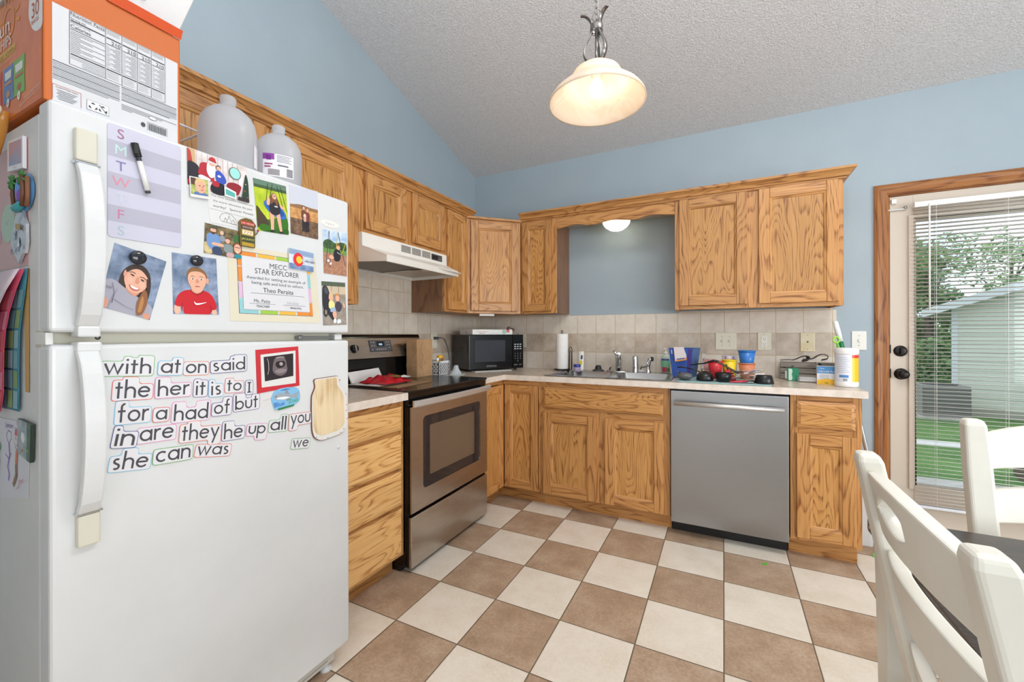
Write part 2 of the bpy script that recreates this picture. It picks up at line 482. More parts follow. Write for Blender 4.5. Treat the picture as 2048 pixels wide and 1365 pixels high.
# ---------------------------------------------------------------- patio door with casing
def casing():
    prof = [(0, 0), (0.066, 0), (0.066, 0.012), (0.052, 0.019), (0.03, 0.016), (0.012, 0.02), (0, 0.014)]
    t = MB()
    ix, iz = dx0 + 0.004, dz1 - 0.004
    # uprights and head with mitred corners
    def seg(p0, p1, wdir, m):
        vs = []
        for p, miter in (p0, p1):
            for (a, h) in prof:
                vs.append((p[0] + wdir[0] * a + miter[0] * a, -h, p[1] + wdir[1] * a + miter[1] * a))
        n = len(prof)
        fs = [(i, (i + 1) % n, n + (i + 1) % n, n + i) for i in range(n)] + [tuple(range(n)), tuple(range(n, 2 * n))]
        t.add(vs, fs, m)
    seg(((ix, 0), (0, 0)), ((ix, iz), (0, 1)), (-1, 0), OAKTRIM)
    seg(((ix, iz), (-1, 0)), ((dx1 - 0.004, iz), (1, 0)), (0, 1), OAKTRIMH)
    seg(((dx1 - 0.004, iz), (0, 1)), ((dx1 - 0.004, 0), (0, 0)), (1, 0), OAKTRIM)
    # jamb lining
    t.box(dx0, 0, 0, dx0 + 0.012, 0.12, dz1, OAKTRIM); t.box(dx1 - 0.012, 0, 0, dx1, 0.12, dz1, OAKTRIM); t.box(dx0, 0, dz1 - 0.012, dx1, 0.12, dz1, OAKTRIMH)
    return t
struct(casing().make('trim_1'))

DOORP = mat('#cfc3b4', 0.42, name='putty_door_paint'); BRONZE = mat('#2b2725', 0.35, 0.8, name='oil_rubbed_bronze')
GLASS = bpy.data.materials.new('clear_window_glass'); GLASS.use_nodes = True
_t = GLASS.node_tree; _t.nodes.clear()
_o = _t.nodes.new('ShaderNodeOutputMaterial'); _mx = _t.nodes.new('ShaderNodeMixShader'); _tr = _t.nodes.new('ShaderNodeBsdfTransparent'); _gl = _t.nodes.new('ShaderNodeBsdfGlossy')
_gl.inputs['Roughness'].default_value = 0.02; _tr.inputs['Color'].default_value = (0.95, 0.97, 0.96, 1)
_fr = _t.nodes.new('ShaderNodeFresnel'); _fr.inputs['IOR'].default_value = 1.35
_t.links.new(_fr.outputs[0], _mx.inputs[0]); _t.links.new(_tr.outputs[0], _mx.inputs[1]); _t.links.new(_gl.outputs[0], _mx.inputs[2]); _t.links.new(_mx.outputs[0], _o.inputs[0])

ddx = dx0 + 0.014
door = bpy.data.objects.new('door_1', None); COL.objects.link(door); struct(door)
door['label'] = 'putty painted patio door with a full glass lite and bronze lock set'
# local to world here: the slab sits in the opening, its inner face at y=-0.0
gx0, gx1, gz0, gz1 = 3.056, 3.74, 0.30, 1.885
d = MB()
ya, yb = 0.002, 0.046
d.box(ddx, ya, 0.012, gx0, yb, 2.03, DOORP); d.box(gx1, ya, 0.012, dx1 - 0.014, yb, 2.03, DOORP)
d.box(gx0, ya, 0.012, gx1, yb, gz0, DOORP); d.box(gx0, ya, gz1, gx1, yb, 2.03, DOORP)
d.make('door_slab', door, 0.002)
f = MB()
def ringframe(mb, x0, x1, z0, z1, w, ya, yb, mt):
    mb.box(x0 - w, ya, z0 - w, x0, yb, z1 + w, mt); mb.box(x1, ya, z0 - w, x1 + w, yb, z1 + w, mt)
    mb.box(x0, ya, z0 - w, x1, yb, z0, mt); mb.box(x0, ya, z1, x1, yb, z1 + w, mt)
ringframe(f, gx0, gx1, gz0, gz1, 0.024, -0.010, 0.004, DOORP); ringframe(f, gx0 + 0.008, gx1 - 0.008, gz0 + 0.008, gz1 - 0.008, 0.008, -0.004, 0.03, DOORP)
f.make('lite_frame', door, 0.003)
g = MB(); g.box(gx0, 0.022, gz0, gx1, 0.026, gz1, GLASS); g.make('glass_pane', door)
b = MB(); b.lathe([(0, 0.012), (0.020, 0.012), (0.031, 0.008), (0.033, 0)], BRONZE, c=(2.997, 0.002, 1.098), axis='y'); b.box(2.990, -0.026, 1.080, 3.004, -0.010, 1.116, BRONZE)
b.make('deadbolt', door, 0.002)
b = MB(); b.lathe([(0, 0.058), (0.018, 0.058), (0.026, 0.050), (0.028, 0.038), (0.022, 0.028), (0.012, 0.022), (0.012, 0.010), (0.030, 0.008), (0.034, 0.003), (0.034, 0)], BRONZE, c=(3.000, 0.002, 0.960), axis='y')
b.box(2.998, -0.060, 0.950, 3.002, -0.054, 0.970, mat('#4a4542', 0.3, 0.8)); b.make('door_knob', door)
b = MB(); b.box(dx0 + 0.012, -0.004, 1.085, dx0 + 0.017, 0.02, 1.135, BRONZE); b.box(dx0 + 0.012, -0.004, 0.935, dx0 + 0.017, 0.02, 0.99, BRONZE); b.make('strike_plate', door)
WHP = mat('#eceae6', 0.35, name='white_plastic')
b = MB(); b.box(dx0 + 0.018, -0.016, 1.985, dx0 + 0.042, 0.002, 2.012, WHP); b.make('alarm_sensor', door, 0.002)
b = MB(); b.box(dx0 + 0.002, -0.010, 1.945, dx0 + 0.085, -0.002, 1.953, mat('#d8d6d2', 0.3, 0.6)); b.lathe([(0, .016), (.008, .014), (.008, 0)], mat('#b6b4b0', 0.3, 0.9), n=12, c=(dx0 + 0.083, 0.0, 1.957), axis='y'); b.make('door_stop_arm', door)

# ---------------------------------------------------------------- mini blind hung on the door
BL = mat('#e9e7e2', 0.45, name='white_blind_slat')
bl = thing('mini_blind', 'white horizontal mini blind hanging over the patio door glass', 'blind', (0, 0, 0))
bx0, bx1 = 3.045, 3.775
h = MB(); h.box(bx0, -0.058, 1.942, bx1, -0.028, 1.972, mat('#f1f1f0', 0.3)); h.box(bx0 + 0.02, -0.03, 1.95, bx0 + 0.05, 0.002, 1.968, WHP); h.box(bx1 - 0.05, -0.03, 1.95, bx1 - 0.02, 0.002, 1.968, WHP); h.make('head_rail', bl, 0.002)
h = MB(); h.box(bx0, -0.054, 0.186, bx1, -0.030, 0.202, mat('#dfe3ea', 0.35)); h.make('bottom_rail', bl, 0.003)
h = MB(); zz = 1.928; cnt = 0
while zz > 0.20:
    pts = []
    for k in range(5):
        t = k / 4 - 0.5
        pts.append((-0.042 + 0.025 * t * cos(0.2), zz - 0.025 * t * sin(0.2) + 0.0022 * (1 - 4 * t * t)))
    vs = [(bx0 + 0.002, a, c) for a, c in pts] + [(bx1 - 0.002, a, c) for a, c in pts]
    h.add(vs, [(k, k + 1, 6 + k, 5 + k) for k in range(4)], BL, True)
    zz -= 0.0225 if zz > 0.29 else 0.0195
h.make('slats', bl, solid=0.0006)
for cx in (3.14, 3.43, 3.70):
    h = MB()
    for dy in (-0.055, -0.029): h.tube([(cx, dy, 1.945), (cx, dy, 0.2)], 0.0009, mat('#f2f2ee', 0.6), n=5)
    h.make('ladder_cord', bl)
h = MB(); h.tube([(3.1075, -0.064, 1.940), (3.1075, -0.064, 1.335)], 0.0045, mat('#f3f3f1', 0.25), n=8); h.tube([(3.1075, -0.058, 1.955), (3.1075, -0.064, 1.94)], 0.003, WHP, n=6); h.make('tilt_wand', bl)
# ================================================================ cabinets
def cab_door(par, x0, x1, z0, z1, yf, fw=0.058, name='door', H=OAKH):
    """framed door with a recessed flat panel; yf is the face it lies on, the room is towards -y"""
    t = 0.019; f = yf - t
    d = MB()
    d.box(x0, f, z0, x0 + fw, yf, z1, OAKV); d.box(x1 - fw, f, z0, x1, yf, z1, OAKV)
    d.box(x0 + fw, f + 0.0004, z0, x1 - fw, yf, z0 + fw, H); d.box(x0 + fw, f + 0.0004, z1 - fw, x1 - fw, yf, z1, H)
    # moulded inner edge stepping down to the panel
    a0, a1, c0, c1 = x0 + fw, x1 - fw, z0 + fw, z1 - fw
    prof = [(0.0, 0.0006), (0.003, 0.004), (0.009, 0.0045), (0.014, 0.010)]
    for k in range(3):
        (p, h), (q, g) = prof[k], prof[k + 1]
        r0 = [(a0 + p, f + h, c0 + p), (a1 - p, f + h, c0 + p), (a1 - p, f + h, c1 - p), (a0 + p, f + h, c1 - p)]
        r1 = [(a0 + q, f + g, c0 + q), (a1 - q, f + g, c0 + q), (a1 - q, f + g, c1 - q), (a0 + q, f + g, c1 - q)]
        for i in range(4):
            j = (i + 1) % 4
            d.add([r0[i], r0[j], r1[j], r1[i]], [(0, 1, 2, 3)], OAKV if i % 2 else H)
    o = d.make(name, par, 0.004, 2)
    p = MB(); p.box(a0 + 0.010, f + 0.010, c0 + 0.010, a1 - 0.010, f + 0.016, c1 - 0.010, OAKP); p.make('door_panel', o)
    return o
def drawer_front(par, x0, x1, z0, z1, yf, name='drawer_front', OAKH=OAKH, OAKHP=OAKHP):
    f = yf - 0.019; c = 0.018
    d = MB()
    d.box(x0, f + 0.008, z0, x1, yf, z1, OAKH)
    o = [(x0, f + 0.008, z0), (x1, f + 0.008, z0), (x1, f + 0.008, z1), (x0, f + 0.008, z1)]
    i = [(x0 + c, f, z0 + c), (x1 - c, f, z0 + c), (x1 - c, f, z1 - c), (x0 + c, f, z1 - c)]
    for k in range(4):
        j = (k + 1) % 4
        d.add([o[k], o[j], i[j], i[k]], [(0, 1, 2, 3)], OAKH)
    ob = d.make(name, par, 0.0015, 1)
    p = MB(); p.box(x0 + c, f - 0.0008, z0 + c, x1 - c, f + 0.004, z1 - c, OAKHP); p.make('drawer_panel', ob)
    return ob
def face_frame(par, x0, x1, z0, z1, yf, posts, rails, t=0.019):
    """posts: (xa, xb) uprights, rails: (xa, xb, za, zb) crosspieces"""
    d = MB()
    for (a, b) in posts: d.box(a, yf, z0, b, yf + t, z1, OAKV)
    for (a, b, c, e) in rails: d.box(a, yf + 0.0004, c, b, yf + t, e, OAKH)
    return d.make('face_frame', par, 0.001, 1)
def carcass(par, x0, x1, z0, z1, yf, yb=-0.002, mt=OAKSIDE, name='carcass'):
    d = MB(); d.box(x0, yf + 0.019, z0, x1, yb, z1, mt); return d.make(name, par, 0.001, 1)

# ---------------------------------------------------------------- base run under the back wall (front at y=-0.61)
c = thing('sink_base_cabinet', 'oak double-door base cabinet under the sink with one wide false drawer', 'cabinet', (0, 0, 0))
X0, X1, YF = 0.909, 1.757, -0.61
carcass(c, X0, X1, 0.10, 0.70, YF)
face_frame(c, X0, X1, 0.10, 0.877, YF, [(X0, X0 + 0.04), (X1 - 0.04, X1), (1.289, 1.374)], [(X0 + .04, X1 - .04, 0.10, 0.135), (X0 + .04, X1 - .04, 0.645, 0.71), (X0 + .04, X1 - .04, 0.825, 0.877)])
drawer_front(c, 0.933, 1.720, 0.700, 0.842, YF, 'false_drawer_front')
cab_door(c, 0.933, 1.302, 0.108, 0.664, YF); cab_door(c, 1.362, 1.722, 0.108, 0.664, YF)
t = MB(); t.box(X0, -0.535, 0.0, X1, -0.52, 0.10, OAKH); t.make('toe_kick', c)

c = thing('corner_base_cabinet', 'oak corner base cabinet with two narrow doors meeting at an inner angle beside the range', 'cabinet', (0, 0, 0))
carcass(c, 0.02, 0.907, 0.10, 0.875, -0.61); t = MB(); t.box(0.02, -0.898, 0.10, 0.591, -0.60, 0.875, OAKSIDE); t.make('carcass', c)
face_frame(c, 0.61, 0.907, 0.10, 0.877, -0.61, [(0.892, 0.907)], [(0.612, 0.892, 0.10, 0.115), (0.612, 0.892, 0.84, 0.877)])
cab_door(c, 0.632, 0.890, 0.108, 0.842, -0.61, fw=0.05)
o = MB(); o.box(0.591, -0.898, 0.84, 0.61, -0.61, 0.877, oak('y', 7.0)); o.box(0.591, -0.898, 0.10, 0.61, -0.61, 0.112, OAKV); o.make('face_frame', c)
# the other leaf faces +x: built in a turned frame
OAKY = oak('y', 7.0)
d = MB(); y0, y1 = -0.893, -0.632
d.box(0.61, y0, 0.108, 0.629, y0 + 0.05, 0.842, OAKV); d.box(0.61, y1 - 0.05, 0.108, 0.629, y1, 0.842, OAKV)
d.box(0.61, y0 + .05, 0.108, 0.6286, y1 - .05, 0.158, OAKY); d.box(0.61, y0 + .05, 0.792, 0.6286, y1 - .05, 0.842, OAKY)
q = d.make('door', c, 0.004); p = MB(); p.box(0.612, y0 + .05, 0.158, 0.6185, y1 - .05, 0.792, OAKP); p.make('door_panel', q)
t = MB(); t.box(0.02, -0.535, 0.0, 0.909, -0.52, 0.10, OAKH); t.box(0.52, -0.900, 0.0, 0.535, -0.535, 0.10, OAKY); t.make('toe_kick', c)

c = thing('end_base_cabinet', 'narrow oak base cabinet with one drawer over one door at the dishwasher end', 'cabinet', (0, 0, 0))
X0, X1 = 2.366, 2.672
carcass(c, X0, X1 - 0.002, 0.10, 0.875, YF, mt=OAKV)
face_frame(c, X0, X1, 0.10, 0.877, YF, [(X0, X0 + 0.038), (X1 - 0.038, X1)], [(X0 + .038, X1 - .038, 0.10, 0.135), (X0 + .038, X1 - .038, 0.665, 0.715), (X0 + .038, X1 - .038, 0.835, 0.877)])
drawer_front(c, 2.393, 2.644, 0.706, 0.846, YF); cab_door(c, 2.393, 2.646, 0.118, 0.674, YF)
t = MB(); t.box(X0, -0.535, 0.0, X1 - 0.004, -0.02, 0.10, OAKH); t.make('toe_kick', c)

# drawer bank between range and fridge: local x runs towards the back wall, front faces the room
c = thing('drawer_base_cabinet', 'oak base cabinet with a bank of four drawers between fridge and range', 'cabinet', (0, -2.19, 0), R90)
L = 0.517
carcass(c, 0, L, 0.10, 0.875, -0.61, mt=OAKV)
face_frame(c, 0, L, 0.10, 0.877, -0.61, [(0, .04), (L - .03, L)], [(.04, L - .03, 0.10, 0.125), (.04, L - .03, 0.835, 0.877), (.04, L - .03, 0.69, 0.73), (.04, L - .03, 0.51, 0.55), (.04, L - .03, 0.33, 0.37)])
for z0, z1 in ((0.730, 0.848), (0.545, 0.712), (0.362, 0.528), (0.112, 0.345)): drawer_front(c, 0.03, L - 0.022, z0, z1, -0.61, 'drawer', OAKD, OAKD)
t = MB(); t.box(0, -0.535, 0.0, L, -0.52, 0.10, OAKH); t.make('toe_kick', c)

# ---------------------------------------------------------------- countertops
CT = speckle('beige_stone_laminate', '#c6b6a3', '#dbcdbd', 26.0, 0.25, 8.0, lo=0.36, hi=0.62)
ct = thing('corner_countertop', 'long L-shaped beige stone-look laminate countertop around the sink', 'countertop', (0, 0, 0))
SX0, SX1, SY0, SY1 = 0.935, 1.745, -0.575, -0.055
o = MB()
za, zb = 0.878, 0.9145
pts = [(0.011, -0.011), (0.011, -0.902), (0.64, -0.902), (0.64, -0.64), (2.689, -0.64), (2.689, -0.011)]
o.box(0.011, -0.902, za, 0.64, -0.64, zb, CT); o.box(0.011, -0.64, za, SX0, -0.011, zb, CT); o.box(SX1, -0.64, za, 2.689, -0.011, zb, CT)
o.box(SX0, -0.64, za, SX1, SY0, zb, CT); o.box(SX0, SY1, za, SX1, -0.011, zb, CT)
o.make('worktop', ct)
CTE = speckle('beige_laminate_lit_edge', '#d9ccbe', '#e6dbd0', 26.0, 0.35, 8.0, lo=0.36, hi=0.62)  # same laminate, edge coloured lighter for the light it catches
o = MB(); o.box(0.64, -0.6415, za, 2.689, -0.64, zb - .001, CTE); o.box(0.64, -0.902, za, 0.6415, -0.6415, zb - .001, CTE); o.box(2.689, -0.6415, za, 2.6905, -0.011, zb - .001, CTE); o.make('front_edge', ct)
ct = thing('short_countertop', 'short beige laminate countertop between fridge and range', 'countertop', (0, 0, 0))
o = MB(); o.box(0.011, -2.192, za, 0.64, -1.672, zb, CT); o.make('worktop', ct)
o = MB(); o.box(0.64, -2.192, za, 0.6415, -1.672, zb - .001, CTE); o.make('front_edge', ct)

# ---------------------------------------------------------------- wall cabinets, back wall (front at y=-0.305)
YU = -0.305; ZB, ZT = 1.366, 2.125
c = thing('wall_cabinet', 'wide oak wall cabinet with two large doors beside the patio door', 'cabinet', (0, 0, 0))
X0, X1 = 1.757, 2.661
carcass(c, X0 + 0.001, X1 - 0.001, ZB + 0.012, ZT, YU, mt=OAKV)
face_frame(c, X0, X1, ZB, ZT, YU, [(X0, X0 + .038), (X1 - .038, X1), (2.168, 2.252)], [(X0 + .038, X1 - .038, ZB, ZB + .04), (X0 + .038, X1 - .038, 2.075, ZT)])
cab_door(c, 1.785, 2.178, 1.390, 2.092, YU); cab_door(c, 2.241, 2.637, 1.390, 2.092, YU)
o = MB(); o.box(X0, YU + .019, ZB, X0 + .016, -0.004, ZB + .012, OAKV); o.box(X1 - .016, YU + .019, ZB, X1, -0.004, ZB + .012, OAKV); o.make('bottom_skirt', c)
c = thing('wall_cabinet', 'narrow oak wall cabinet with one door and grey veneer side next to the sink light', 'cabinet', (0, 0, 0))
X0, X1 = 0.614, 0.910
carcass(c, X0, X1, ZB, ZT, YU)
face_frame(c, X0, X1, ZB, ZT, YU, [(X0, X0 + .03), (X1 - .038, X1)], [(X0 + .03, X1 - .038, ZB, ZB + .04), (X0 + .03, X1 - .038, 2.06, ZT)])
cab_door(c, 0.633, 0.875, 1.384, 2.075, YU, fw=0.05)
c = thing('corner_wall_cabinet', 'oak diagonal corner wall cabinet with one door above the microwave', 'cabinet', (0.305, -0.61, 0), radians(45))
# local frame: x along the diagonal face, y into the corner
LD = 0.4314
o = MB()
def dl(px, py):
    a, b = px - 0.305, py + 0.61
    return ((a + b) * cos(pi / 4), (b - a) * cos(pi / 4))
o.prism([dl(0.305, -0.605), dl(0.605, -0.305), dl(0.61, -0.002), dl(0.002, -0.002), dl(0.002, -0.605)], 'xy', ZB, 2.085, OAKV); o.make('carcass', c)
face_frame(c, 0, LD, ZB, 2.10, -0.002, [(0, .045), (LD - .045, LD)], [(.045, LD - .045, ZB, ZB + .035), (.045, LD - .045, 2.06, 2.10)])
cab_door(c, 0.026, LD - 0.026, 1.386, 2.075, -0.002)
o = MB(); o.box(-0.006, -0.022, 2.088, LD + 0.006, 0.02, 2.106, OAKH); o.make('top_moulding', c, 0.004)
o = MB(); o.box(0.10, 0.02, ZB - 0.018, 0.22, 0.06, ZB, WHP); o.make('under_cabinet_lamp', c, 0.004)

# ---------------------------------------------------------------- wall cabinets, gable wall (front at x=0.305); local x runs towards the back wall
c = thing('wall_cabinet', 'narrow oak wall cabinet with one door between range hood and corner cabinet', 'cabinet', (0, -0.901, 0), R90)
carcass(c, 0, 0.291, ZB, ZT, YU, mt=OAKSIDE)
face_frame(c, 0, 0.291, ZB, ZT, YU, [(0, .03), (.261, .291)], [(.03, .261, ZB, ZB + .03), (.03, .261, 2.07, ZT)])
cab_door(c, 0.022, 0.268, 1.384, 2.088, YU, fw=0.05)
c = thing('hood_wall_cabinet', 'short oak wall cabinet with two small doors above the range hood', 'cabinet', (0, -1.673, 0), R90)
carcass(c, 0, 0.771, 1.756, ZT, YU)
face_frame(c, 0, 0.771, 1.756, ZT, YU, [(0, .04), (.355, .425), (.735, .771)], [(.04, .735, 1.756, 1.785), (.04, .735, 2.07, ZT)])
cab_door(c, 0.034, 0.362, 1.780, 2.090, YU); cab_door(c, 0.420, 0.752, 1.780, 2.090, YU)
c = thing('wall_cabinet', 'tall oak wall cabinet with one door between fridge top and range hood', 'cabinet', (0, -2.16, 0), R90)
carcass(c, 0, 0.486, ZB, ZT, YU)
face_frame(c, 0, 0.486, ZB, ZT, YU, [(0, .07), (.42, .486)], [(.07, .42, ZB, ZB + .04), (.07, .42, 2.07, ZT)])
cab_door(c, 0.058, 0.430, 1.385, 2.090, YU)
c = thing('fridge_wall_cabinet', 'oak wall cabinet with two doors above the fridge behind the water jugs', 'cabinet', (0, -3.02, 0), R90)
carcass(c, 0, 0.858, 1.76, ZT, YU)
face_frame(c, 0, 0.858, 1.76, ZT, YU, [(0, .05), (.40, .46), (.815, .858)], [(.05, .815, 1.76, 1.80), (.05, .815, 2.07, ZT)])
cab_door(c, 0.03, 0.415, 1.785, 2.090, YU); cab_door(c, 0.445, 0.832, 1.785, 2.090, YU)

# ---------------------------------------------------------------- crown mouldings and valance
def crown(mb, x0, x1, y, ends=(True, True)):
    """profile stands off the cabinet face y towards -y"""
    prof = [(0.0, 2.094), (-0.012, 2.094), (-0.014, 2.103), (-0.024, 2.106), (-0.030, 2.120), (-0.044, 2.134), (-0.052, 2.137), (-0.053, 2.150), (0.0, 2.150)]
    n = len(prof); vs = []
    for x, m in ((x0, -1 if ends[0] else 0), (x1, 1 if ends[1] else 0)):
        for (a, z) in prof: vs.append((x - m * a * 1.0, y + a - .0008, z))
    mb.add(vs, [(i, (i + 1) % n, n + (i + 1) % n, n + i) for i in range(n)] + [tuple(range(n)), tuple(reversed(range(n, 2 * n)))], OAKH)
o = MB(); crown(o, 0.618, 2.661, YU, (False, True))
vs = []
prof = [(0.0, 2.094), (0.012, 2.094), (0.014, 2.103), (0.024, 2.106), (0.030, 2.120), (0.044, 2.134), (0.052, 2.137), (0.053, 2.150), (0.0, 2.150)]
for y in (0, 1):
    for (a, z) in prof: vs.append((2.661 + a, -0.305 - a if y == 0 else -0.004, z))
n = len(prof); o.add(vs, [(i, (i + 1) % n, n + (i + 1) % n, n + i) for i in range(n)] + [tuple(range(n, 2 * n))], OAKH)
tag(o.make('crown_moulding'), 'oak crown moulding along the top of the cabinets over the sink', 'moulding')
o = MB(); crown(o, 0, 2.46, YU, (False, False)); tag(o.make('crown_moulding', loc=(0, -3.02, 0), rz=R90), 'oak crown moulding along the top of the cabinets over fridge and range', 'moulding')

vz = [(0.911, 2.006), (0.955, 2.012), (1.0056, 2.0195), (1.05, 2.024), (1.079, 2.024), (1.115, 2.018), (1.15, 2.009), (1.173, 2.006), (1.21, 2.008), (1.264, 2.016), (1.30, 2.021), (1.334, 2.0235), (1.368, 2.021), (1.404, 2.016), (1.458, 2.008), (1.495, 2.006), (1.518, 2.009), (1.553, 2.018), (1.59, 2.024), (1.62, 2.024), (1.662, 2.0195), (1.71, 2.012), (1.756, 2.006)]
va = thing('valance_board', 'oak valance with a scalloped lower edge spanning the sink niche', 'valance', (0, 0, 0))
o = MB(); o.prism(vz + [(1.756, 2.12), (0.911, 2.12)], 'xz', YU, YU + 0.019, OAKH); o.make('scalloped_board', va, 0.001, 1)
o = MB(); o.box(0.911, YU + .019, 2.075, 1.756, -0.004, 2.087, mat('#b9b3aa', 0.6)); o.make('niche_top_board', va)
# ================================================================ appliances
BLK = mat('#0c0c0d', 0.18, name='black_gloss_enamel'); BLKM = mat('#161617', 0.5, name='black_matte_plastic')
CHROME = mat('#d4d6d8', 0.10, 1.0, name='polished_chrome'); DGREY = mat('#3c3d40', 0.35)
SSV = steel('brushed_steel_upright', '#a3a5a7', '#a9abad', 'x', 0.34); SSH = steel('brushed_steel_level', '#b9b2aa', '#c6c0b9', 'x', 0.28); SSB = steel('bright_steel', '#bfc0c0', '#cfd0d0', 'x', 0.22)

# ---------------------------------------------------------------- fridge (local x towards the back wall, front at y=-0.82)
FY = -2.966; FW = 0.765
FWH = speckle('white_pebbled_enamel', '#d2d4d4', '#d6d7d8', 8.0, 0.30, bump=0.05, bscale=330.0, bdist=0.0006)
FGR = speckle('grey_white_side_panel', '#d3d4d4', '#d8d9d9', 8.0, 0.4, bump=0.06, bscale=330.0, bdist=0.0006)
CREAM = mat('#d0cdbd', 0.35, name='cream_plastic')
fg = thing('refrigerator', 'white top-freezer refrigerator covered with photos and word magnets', 'refrigerator', (0, FY, 0), R90)
o = MB(); o.box(0.004, -0.752, 0.03, FW - 0.004, -0.03, 1.676, FGR); o.make('case', fg, 0.004)
def fdoor(name, z0, z1):
    d = MB(); d.box(0, -0.82, z0, FW, -0.762, z1, FWH); return d.make(name, fg, 0.009, 3)
fd = fdoor('freezer_door', 1.210, 1.690); ld = fdoor('fridge_door', 0.082, 1.184)
o = MB(); o.box(0.012, -0.764, 1.22, FW - 0.012, -0.751, 1.68, mat('#a8a9a8', 0.7)); o.box(0.012, -0.764, 0.09, FW - 0.012, -0.751, 1.176, mat('#a8a9a8', 0.7)); o.make('door_gasket', fg)
o = MB(); o.box(0.002, -0.772, 1.178, FW - 0.002, -0.74, 1.214, mat('#cfcbb9', 0.45)); o.make('centre_rail', fg)
def handle(door, prof, name='handle'):
    """loft of (z, stand-off, x0, x1, thickness)"""
    d = MB(); vs = []
    for (z, s, xa, xb, t) in prof:
        vs += [(xa, -0.82 - s, z), (xb, -0.82 - s, z), (xb, -0.82 - s + t, z), (xa, -0.82 - s + t, z)]
    fs = []
    for i in range(len(prof) - 1):
        for k in range(4):
            fs.append((i * 4 + k, i * 4 + (k + 1) % 4, i * 4 + 4 + (k + 1) % 4, i * 4 + 4 + k))
    fs += [(0, 1, 2, 3), tuple(len(vs) - 4 + k for k in (3, 2, 1, 0))]
    d.add(vs, fs, FWH)
    return d.make(name, door, 0.004, 2, ang=50)
def bow(za, zb, n=14):
    out = []
    for k in range(n + 1):
        t = k / n; b = sin(pi * min(1, t * 1.0)) ** 0.6 if 0 < t < 1 else 0
        out.append((za + (zb - za) * t, 0.016 + 0.040 * b, 0.036, 0.072, 0.016 + 0.004 * b))
    return out
h1 = handle(fd, bow(1.571, 1.222))
o = MB(); o.box(0.035, -0.836, 1.573, 0.071, -0.819, 1.643, CREAM); o.make('handle_cap', h1, 0.004)
o = MB(); o.box(0.033, -0.838, 1.567, 0.0735, -0.819, 1.572, CHROME); o.make('trim_ring', h1, 0.001)
o = MB(); o.box(0.037, -0.838, 1.2, 0.074, -0.80, 1.224, FWH); o.make('handle_foot', h1, 0.004)
h2 = handle(ld, bow(0.824, 1.172))
o = MB(); o.box(0.037, -0.836, 0.754, 0.074, -0.819, 0.822, CREAM); o.make('handle_cap', h2, 0.004)
o = MB(); o.box(0.035, -0.838, 0.823, 0.076, -0.819, 0.828, CHROME); o.make('trim_ring', h2, 0.001)
o = MB(); o.box(0.036, -0.838, 1.168, 0.076, -0.80, 1.190, FWH); o.make('handle_foot', h2, 0.004)
o = MB(); o.box(0.0, -0.80, 1.184, 0.012, -0.74, 1.21, mat('#dcdcd8', 0.4)); o.box(0.004, -0.79, 1.176, 0.05, -0.762, 1.186, FWH); o.make('hinge_cover', fg, 0.002)
for (xx, zz) in ((0.09, 1.199),):
    o = MB(); o.lathe([(0, .003), (.0045, .003), (.0055, 0)], mat('#6c6d6c', 0.35, 0.9), n=12, c=(xx, -0.772, zz), axis='y'); o.make('screw', fg)
o = MB(); o.box(0.58, -0.80, 1.190, 0.715, -0.772, 1.199, mat('#9a9b9b', 0.3, 0.9)); o.lathe([(0, .006), (.009, .006), (.009, 0)], mat('#9a9b9b', 0.3, 0.9), n=14, c=(0.585, -0.795, 1.195), axis='y'); o.box(0.715, -0.805, 1.186, 0.745, -0.765, 1.206, FWH); o.make('centre_hinge', fg, 0.001)
o = MB(); o.box(0.02, -0.775, 0.02, FW - 0.03, -0.75, 0.078, mat('#d8d5cd', 0.5))
for k in range(3): o.box(0.05, -0.777, 0.03 + k * 0.015, FW - 0.06, -0.775, 0.036 + k * 0.015, mat('#b7b3aa', 0.5))
o.make('toe_grille', fg, 0.002)
for xx in (0.05, FW - 0.08):
    o = MB(); o.lathe([(0.020, 0.0), (0.020, 0.012), (0.008, 0.014), (0.008, 0.04)], FWH, n=14, c=(xx + .02, -0.765, 0)); o.make('levelling_foot', fg)
o = MB(); o.disc((0.682, -0.8205, 1.5913), 0.040, mat('#dcd9d0', 0.4), 'y', 30, 0.0125); o.disc((0.682, -0.8208, 1.5913), 0.038, mat('#e3e2de', 0.3), 'y', 30, 0.0110); o.text('Frigidaire', (0.682, -0.8212, 1.588), 0.010, mat('#c4c1b6', 0.4), align='c'); o.make('maker_badge', fd)
o = MB(); o.ball((0.715, -0.821, 0.804), (.006, .004, .006), FWH); o.make('door_button', ld)

# ---------------------------------------------------------------- range
BARM = mat('#d6d5d2', .38, .75, name='satin_bar_metal')
rg = thing('range', 'stainless steel electric range with black glass top and oven window', 'stove', (0, -1.6655, 0), R90)
W = 0.760
o = MB(); o.box(0.0, -0.615, 0.03, W, -0.02, 0.905, BLK); o.box(0.004, -0.58, 0.0, W - .004, -0.05, 0.03, BLKM); o.make('body', rg, 0.003)
o = MB(); o.box(-0.002, -0.648, 0.906, W + 0.002, -0.095, 0.919, BLK); o.make('glass_cooktop', rg, 0.004, 3)
cook = bpy.data.objects['glass_cooktop']
RINGC = mat('#3a3a3c', 0.25)
for (xx, yy, r) in ((0.2, -0.48, .105), (0.56, -0.48, .085), (0.2, -0.22, .08), (0.56, -0.22, .105)):
    o = MB(); n = 40
    vs = [(xx + rr * cos(2 * pi * k / n), yy + rr * sin(2 * pi * k / n), 0.9193) for rr in (r, r - .003) for k in range(n)]
    o.add(vs, [(k, (k + 1) % n, n + (k + 1) % n, n + k) for k in range(n)], RINGC); o.make('burner_ring', cook)
